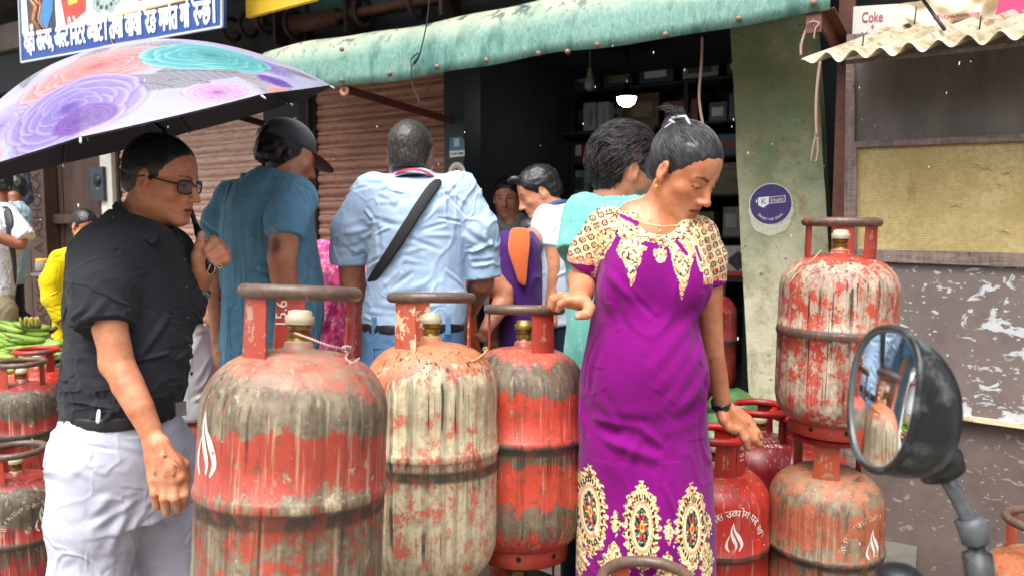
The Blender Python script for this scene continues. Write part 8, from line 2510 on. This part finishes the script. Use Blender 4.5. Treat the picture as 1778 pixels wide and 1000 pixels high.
bb = MB(); bb.box(q0.x, q1.x, -.58, -.12, q0.z - .02, q0.z); bb.build('shelf', plain('steel_shelf', S(128, 130, 132), .4, .5), st_)
m = Mat('sweet_jar_glass'); M_JAR = m.out(S(196, 190, 176), .1, trans=.6, spec=.6)
for i, (px, h_) in enumerate(((76, .10), (111, .17), (128, .17))):
    q = loc(px, 474, .45)
    j = thing('sweet_jar', ('short jar with yellow lid, left on the steel shelf', 'tall jar with yellow lid, middle of the steel shelf', 'tall jar with yellow lid, right on the steel shelf')[i], 'jar', FO + FU * q.x - FN * q.y + Vector((0, 0, q0.z + .001)), FROT, 'jars with yellow lids')
    bb = MB(); bb.lathe([(.001, 0), (.055, .002), (.058, .02), (.058, h_ - .03), (.048, h_ - .01)], 20); bb.build('jar_glass', M_JAR, j)
    bb = MB(); bb.lathe([(.001, .006), (.05, .008), (.052, h_ * .55), (.001, h_ * .62)], 14); bb.build('contents', plain('brown_sweets', S(128, 78, 48), .6, 0, .5, 60), j)
    bb = MB(); bb.lathe([(.053, h_ - .018), (.055, h_ - .002), (.052, h_ + .006), (.001, h_ + .008)], 20); bb.build('lid', plain('yellow_lid', S(226, 170, 30), .4), j)
F = Field(.012); q = loc(36, 330, .35); 
F.rc((0, 0, .16), (.01, 0, -.05), .055, .07, .03); F.rc((.01, 0, -.05), (-.02, 0, -.22), .07, .03, .03)
v, f = F.mesh(); v = folds(v, f, None, .012, (14, 14, 6), 5)
o = np_obj('plastic_sack', v, f, plain('blue_grey_plastic', S(92, 108, 132), .35, 0, .2)); o.location = FO + FU * q.x - FN * q.y + Vector((0, 0, q.z)); o.rotation_euler = FROT
tag(o, 'limp blue-grey plastic sack hanging by the lettered post', 'sack')
bm2 = MB(); a_, c_ = loc(-80, 104, .35), loc(33, 36, .35); bm2.box(a_.x, c_.x, -.35, .02, a_.z - .02, c_.z)
o = bm2.build('concrete_beam', M_BEAM); o.location = FO; o.rotation_euler = FROT; tag(o, 'grey-brown concrete beam end left of the blue sign', 'beam')
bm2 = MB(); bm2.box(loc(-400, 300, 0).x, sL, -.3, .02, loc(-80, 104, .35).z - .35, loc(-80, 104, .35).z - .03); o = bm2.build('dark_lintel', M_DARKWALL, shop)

# ------------------------------------------------------------------ plantains on a cart at the left
ct = thing('produce_cart', 'low wooden produce cart under the green plantains', 'cart', P(20, 500, 4.25) * 1.0, (0, 0, .1))
ct.location.z = 0.2
zt_ = .44
for y_ in (-.34, -.17, 0, .17, .34):
    bb = MB(); bb.box(-.75, .55, y_ - .08, y_ + .08, zt_ - .03, zt_); bb.build('board', M_STALL, ct)
for x_, y_ in ((-.7, -.35), (.5, -.35), (-.7, .35), (.5, .35)):
    bb = MB(); bb.box(x_ - .03, x_ + .03, y_ - .03, y_ + .03, 0, zt_ - .03); bb.build('leg', M_STALL, ct)
m = Mat('green_plantain'); n = m.noise(6, 4, .5, m.co((1, 1, 1))); n2 = m.noise(30, 5, .7)
c = m.mix(m.ramp(n, [(.35, 0), (.65, 1)]), S(92, 132, 40), S(150, 172, 66)); c = m.mix(m.ramp(n2, [(.58, 0), (.68, .8)]), c, S(60, 66, 30))
M_PLANT = m.out(c, .4, 0, m.bump(n2, .2, .003))
M_STEM = plain('banana_stem', S(86, 76, 40), .7)
M_RIPE = plain('ripe_yellow_skin', S(150, 138, 52), .45, 0, .3, 20)
def banana(mb_, base, dirv, L, r):
    u = Vector(dirv).normalized(); upv = Vector((0, 0, 1)); pts, rs = [], []
    for i in range(7):
        t = i / 6; p = Vector(base) + u * L * t + upv * (.05 * L * 4 * t * (1 - t)) * -1 + upv * L * .05 * t
        pts.append(p); rs.append(r * (.35, .85, 1, 1, .95, .7, .18)[i])
    mb_.tube(pts, rs, 7)
rb_ = random.Random(5)
lays = [(4, 628, 0), (40, 622, 0), (70, 628, 0), (14, 604, 1), (48, 600, 1), (78, 606, 1), (22, 582, 2), (56, 578, 2), (10, 650, 0), (60, 648, 0)]
for i, (px, py, l_) in enumerate(lays):
    q = P(px + 14, py, 3.98 + .07 * l_ + (0 if py < 640 else -.12))
    r = thing('plantain_bunch', 'bunch of green plantains, %s of the pile on the left cart' % ('bottom left', 'bottom middle', 'bottom right', 'second layer left', 'second layer middle', 'second layer right', 'top left', 'top right', 'front left', 'front right')[i], 'plantains', q, (0, 0, rb_.uniform(-.5, .5)), 'bunches of green plantains')
    for k in range(6):
        bb = MB(); banana(bb, (.05 + rb_.uniform(-.01, .01), (k % 3 - 1) * .035, (k // 3) * .03), (-1, rb_.uniform(-.25, .25), rb_.uniform(-.12, .25)), rb_.uniform(.17, .21), .02); bb.build('plantain', M_PLANT, r)
    bb = MB(); bb.tube([(.05, 0, .01), (.085, 0, .03)], [.018, .012], 7); bb.build('stem', M_STEM, r)
q = P(52, 566, 4.05)
r = thing('small_banana_bunch', 'small yellowing banana bunch on top of the plantains', 'bananas', q)
for k in range(10):
    bb = MB(); banana(bb, ((k % 5 - 2) * .02, (k // 5) * .03, 0), (.15 * (k % 3 - 1), -.2, 1), .05, .009); bb.build('banana', M_RIPE, r)
bb = MB(); bb.tube([(-.05, .01, -.005), (.05, .01, -.005)], .008, 6); bb.build('stem', M_STEM, r)
cb = MB()
for k in range(5): cb.tube([P(330 + 8 * t + k * 2, 612 - 10 * math.sin(t * .8 + k) + k * 3, 3.2 + .02 * k) for t in range(6)], .004, 5)
tag(cb.build('blue_cable', plain('blue_cable_pvc', S(70, 120, 170), .4)), 'loose coil of thin blue cable behind the umbrella hand', 'cable', kind=None)
# green sacking and bags in the dark beside the pillar
q = base_at(1268, 3.45, z=.205)
F = Field(.016); F.ell((0, 0, .19), (.17, .15, .19), None, .02); F.ell((.03, 0, .36), (.12, .11, .10), None, .05)
v, f = F.mesh(); v = folds(v, f, None, .016, (9, 9, 9), 6)
o = np_obj('green_plastic_bag', v, f, plain('green_plastic', S(74, 112, 66), .35, 0, .4, 14)); o.location = q; tag(o, 'crumpled green plastic bag in the dark beside the pillar foot', 'bag')

# ------------------------------------------------------------------ motorcycle: mirror and bar end in view
MD = .87
mc = P(1534, 692, MD)
moto = thing('motorcycle', 'parked motorcycle with its black rear-view mirror reaching into view at lower right', 'motorcycle', Vector((P(1760, 500, .95).x, P(1760, 500, .95).y, 0)))
m = Mat('scuffed_black_plastic'); n = m.noise(30, 5, .7); n2 = m.noise(6, 4)
c = m.mix(m.ramp(n, [(.52, 0), (.70, .7)]), S(26, 28, 30), S(112, 116, 116)); c = m.mix(m.ramp(n2, [(.5, 0), (.62, .4)]), c, S(92, 98, 96))
M_MOTO = m.out(c, m.ramp(n, [(.3, .28), (.7, .6)]), 0, m.bump(n, .15, .001), .5)
M_STEEL = plain('brushed_stem_steel', S(112, 116, 120), .35, .6, .3, 50, .1)
nrm = Vector((-1, -.03, .15)).normalized()
hz = Vector((0, 0, 1)).cross(nrm).normalized(); vt = nrm.cross(hz).normalized()
roll = math.radians(7)
ha = hz * math.cos(roll) + vt * math.sin(roll); va = vt * math.cos(roll) - hz * math.sin(roll)
def outl(k, s=1.0):
    """rounded mirror outline, wider above"""
    a = 2 * math.pi * k; cx_, sy_ = math.cos(a), math.sin(a)
    w_ = .069 * (1 + .10 * sy_); x = w_ * math.copysign(abs(cx_) ** .82, cx_); y = .0815 * math.copysign(abs(sy_) ** .88, sy_)
    return x * s, y * s
def mp(x, y, z): return mc + ha * x + va * y + nrm * z
NO, ND = 40, 9
vs, fs = [], []
for d_ in range(ND + 1):
    t = d_ / ND; dep = -.082 * math.sin(t * math.pi / 2); s_ = math.cos(t * math.pi / 2) ** .85 if t < 1 else .02
    for k in range(NO):
        x, y = outl(k / NO, 1.045); x, y = x * s_, y * s_ - .032 * t
        vs.append(mp(x, y, dep) - moto.location)
for d_ in range(ND):
    for k in range(NO): fs.append((d_ * NO + k, d_ * NO + (k + 1) % NO, (d_ + 1) * NO + (k + 1) % NO, (d_ + 1) * NO + k))
mesh_obj('mirror_housing', vs, [f[::-1] for f in fs], M_MOTO, moto, True)
rimb = MB(); rimb.tube([mp(*outl(k / 40, 1.03), .002) - moto.location for k in range(40)], .0042, 8, closed=True); rimb.build('mirror_rim', M_MOTO, moto)
rimb = MB(); rimb.tube([mp(*outl(k / 40, .985), .0035) - moto.location for k in range(40)], .0022, 6, closed=True); rimb.build('mirror_bezel', plain('grey_bezel', S(84, 90, 88), .3, .2), moto)
m = Mat('mirror_silver'); n = m.noise(20, 3); M_MIR = m.out((.82, .86, .86, 1), m.ramp(n, [(.45, .015), (.75, .10)]), 1.0)
gv = [mp(0, 0, .006) - moto.location]; gf = []
NRg = 6
for j in range(1, NRg + 1):
    for k in range(40):
        x, y = outl(k / 40, .99 * j / NRg); gv.append(mp(x, y, .006 - .0035 * (j / NRg) ** 2) - moto.location)
for k in range(40): gf.append((0, 1 + k, 1 + (k + 1) % 40))
for j in range(1, NRg):
    for k in range(40): gf.append((1 + (j - 1) * 40 + k, 1 + j * 40 + k, 1 + j * 40 + (k + 1) % 40, 1 + (j - 1) * 40 + (k + 1) % 40))
mesh_obj('mirror_glass', gv, gf, M_MIR, moto, True)
D_ = MD + .04
L0 = moto.location
sk0, sk1, sk2, sk3, sk4, sk5 = P(1612, 770, D_), P(1638, 822, D_), P(1655, 850, D_ - .005), P(1684, 905, D_ - .01), P(1695, 945, D_ - .012), P(1706, 1050, D_ - .02)
b = MB(); b.tube([sk0 - L0, sk0.lerp(sk1, .5) - L0, sk1 - L0, sk1.lerp(sk2, .1) - L0], [.02, .030, .0265, .022], 20); b.build('socket', M_MOTO, moto)
b = MB(); b.tube([sk1.lerp(sk2, -.3) - L0, sk2 - L0, sk3 - L0, sk4 - L0], [.0095, .0088, .009, .009], 14); b.build('mirror_stem', M_STEEL, moto)
b = MB(); b.tube([sk3.lerp(sk2, .12) - L0, sk3.lerp(sk4, .0) - L0, sk3.lerp(sk4, .85) - L0, sk4 - L0], [.015, .019, .0175, .013], 6); b.build('lock_nut', plain('scuffed_grey_boot', S(84, 88, 92), .5, 0, .3, 60, .2), moto)
b = MB(); b.tube([sk4 - L0, sk4.lerp(sk5, .12) - L0, sk4.lerp(sk5, .14) - L0, sk5 - L0], [.010, .010, .0165, .0165], 12); b.build('stem_base', M_MOTO, moto)
hb0, hb1 = P(1500, 1030, .80), P(1850, 1085, 1.02)
b = MB(); b.tube([hb0 - L0, hb0.lerp(hb1, .36) - L0], .0165, 14); b.build('grip', M_BLACK, moto)
b = MB(); b.tube([hb0.lerp(hb1, .3) - L0, hb0.lerp(hb1, .6) - L0, hb1 - L0 + Vector((0, 0, -.06)), hb1 - L0 + Vector((.12, .05, -.12))], .011, 12); b.build('handlebar', M_STEEL, moto)
kq = P(1562, 1003, .80)
b = MB(); b.sphere(kq - L0, (.024, .024, .0155), 20); b.build('bar_end_knob', M_MOTO, moto)
b = MB(); b.tube([P(1600, 1020, .80) - L0, P(1540, 1030, .76) - L0, P(1480, 1050, .72) - L0], [.008, .006, .007], 8); b.build('brake_lever', M_STEEL, moto)
# the rest of the bike stands below and right of the view
hx = hb1 + Vector((.12, .05, -.12)) - L0
ds = Vector((.86, -.5, 0))
def at_(f, z): return Vector((hx.x, hx.y, 0)) + ds * (f + .30) + Vector((0, 0, z - .04))
for o_, nm in ((-.0, 'front_wheel'), (1.25, 'rear_wheel')):
    b = MB(); c_ = at_(-.28 + o_, .29); ex = ds; ez = Vector((0, 0, 1))
    b.tube([c_ + ex * .25 * math.cos(2 * math.pi * k / 32) + ez * .25 * math.sin(2 * math.pi * k / 32) for k in range(32)], .04, 10, closed=True); wo = b.build(nm, M_BLACK, moto)
    b = MB()
    for k in range(6): b.tube([c_, c_ + ex * .22 * math.cos(k * math.pi / 3) + ez * .22 * math.sin(k * math.pi / 3)], .012, 6)
    b.build('spokes', M_STEEL, wo)
b = MB(); b.tube([at_(-.28, .29), at_(-.02, .95)], .022, 10); b.build('front_fork', M_STEEL, moto)
F = Field(.014); F.rc(at_(.12, .78), at_(.50, .74), .12, .10, .03); v, f = F.mesh(); np_obj('fuel_tank', v, f, plain('black_tank_paint', S(24, 24, 28), .2, 0, .05), moto)
F = Field(.014); F.rc(at_(.55, .74), at_(1.15, .78), .09, .08, .03); v, f = F.mesh(); np_obj('seat', v, f, M_BLACK, moto)
F = Field(.014); F.rc(at_(.25, .42), at_(.65, .40), .14, .14, .05); v, f = F.mesh(); np_obj('engine', v, f, M_STEEL, moto)
b = MB(); b.tube([at_(-.02, .85), at_(.1, .62), at_(.5, .60), at_(.97, .29)], .02, 8); b.tube([at_(.5, .60), at_(1.1, .68)], .018, 8); b.build('frame', M_BLACK, moto)
b = MB(); b.sphere(at_(-.12, .88), (.085, .085, .085), 16); b.build('headlight', M_STEEL, moto)
b = MB(); b.tube([at_(.5, .30), at_(.5, .30) + Vector((-.12, -.2, -.29))], .01, 6); b.build('kickstand', M_STEEL, moto)

# ------------------------------------------------------------------ rain
m = Mat('rain_drop'); M_RAIN = m.out((.9, .93, .95, 1), .1, trans=.35, spec=.7)
rr_ = random.Random(77)
b = MB()
for _ in range(150):
    d_ = 1.15 + 2.8 * rr_.random() ** .8
    p = P(rr_.uniform(0, 1778), rr_.uniform(60, 960), d_)
    r_ = rr_.uniform(.0008, .0015) * (.6 + .22 * d_); L_ = r_ * rr_.uniform(1.4, 3.5)
    b.sphere(p, (r_, r_, L_), 6)
tag(b.build('rain', M_RAIN), 'falling white raindrops in front of the shops', None, kind='stuff')
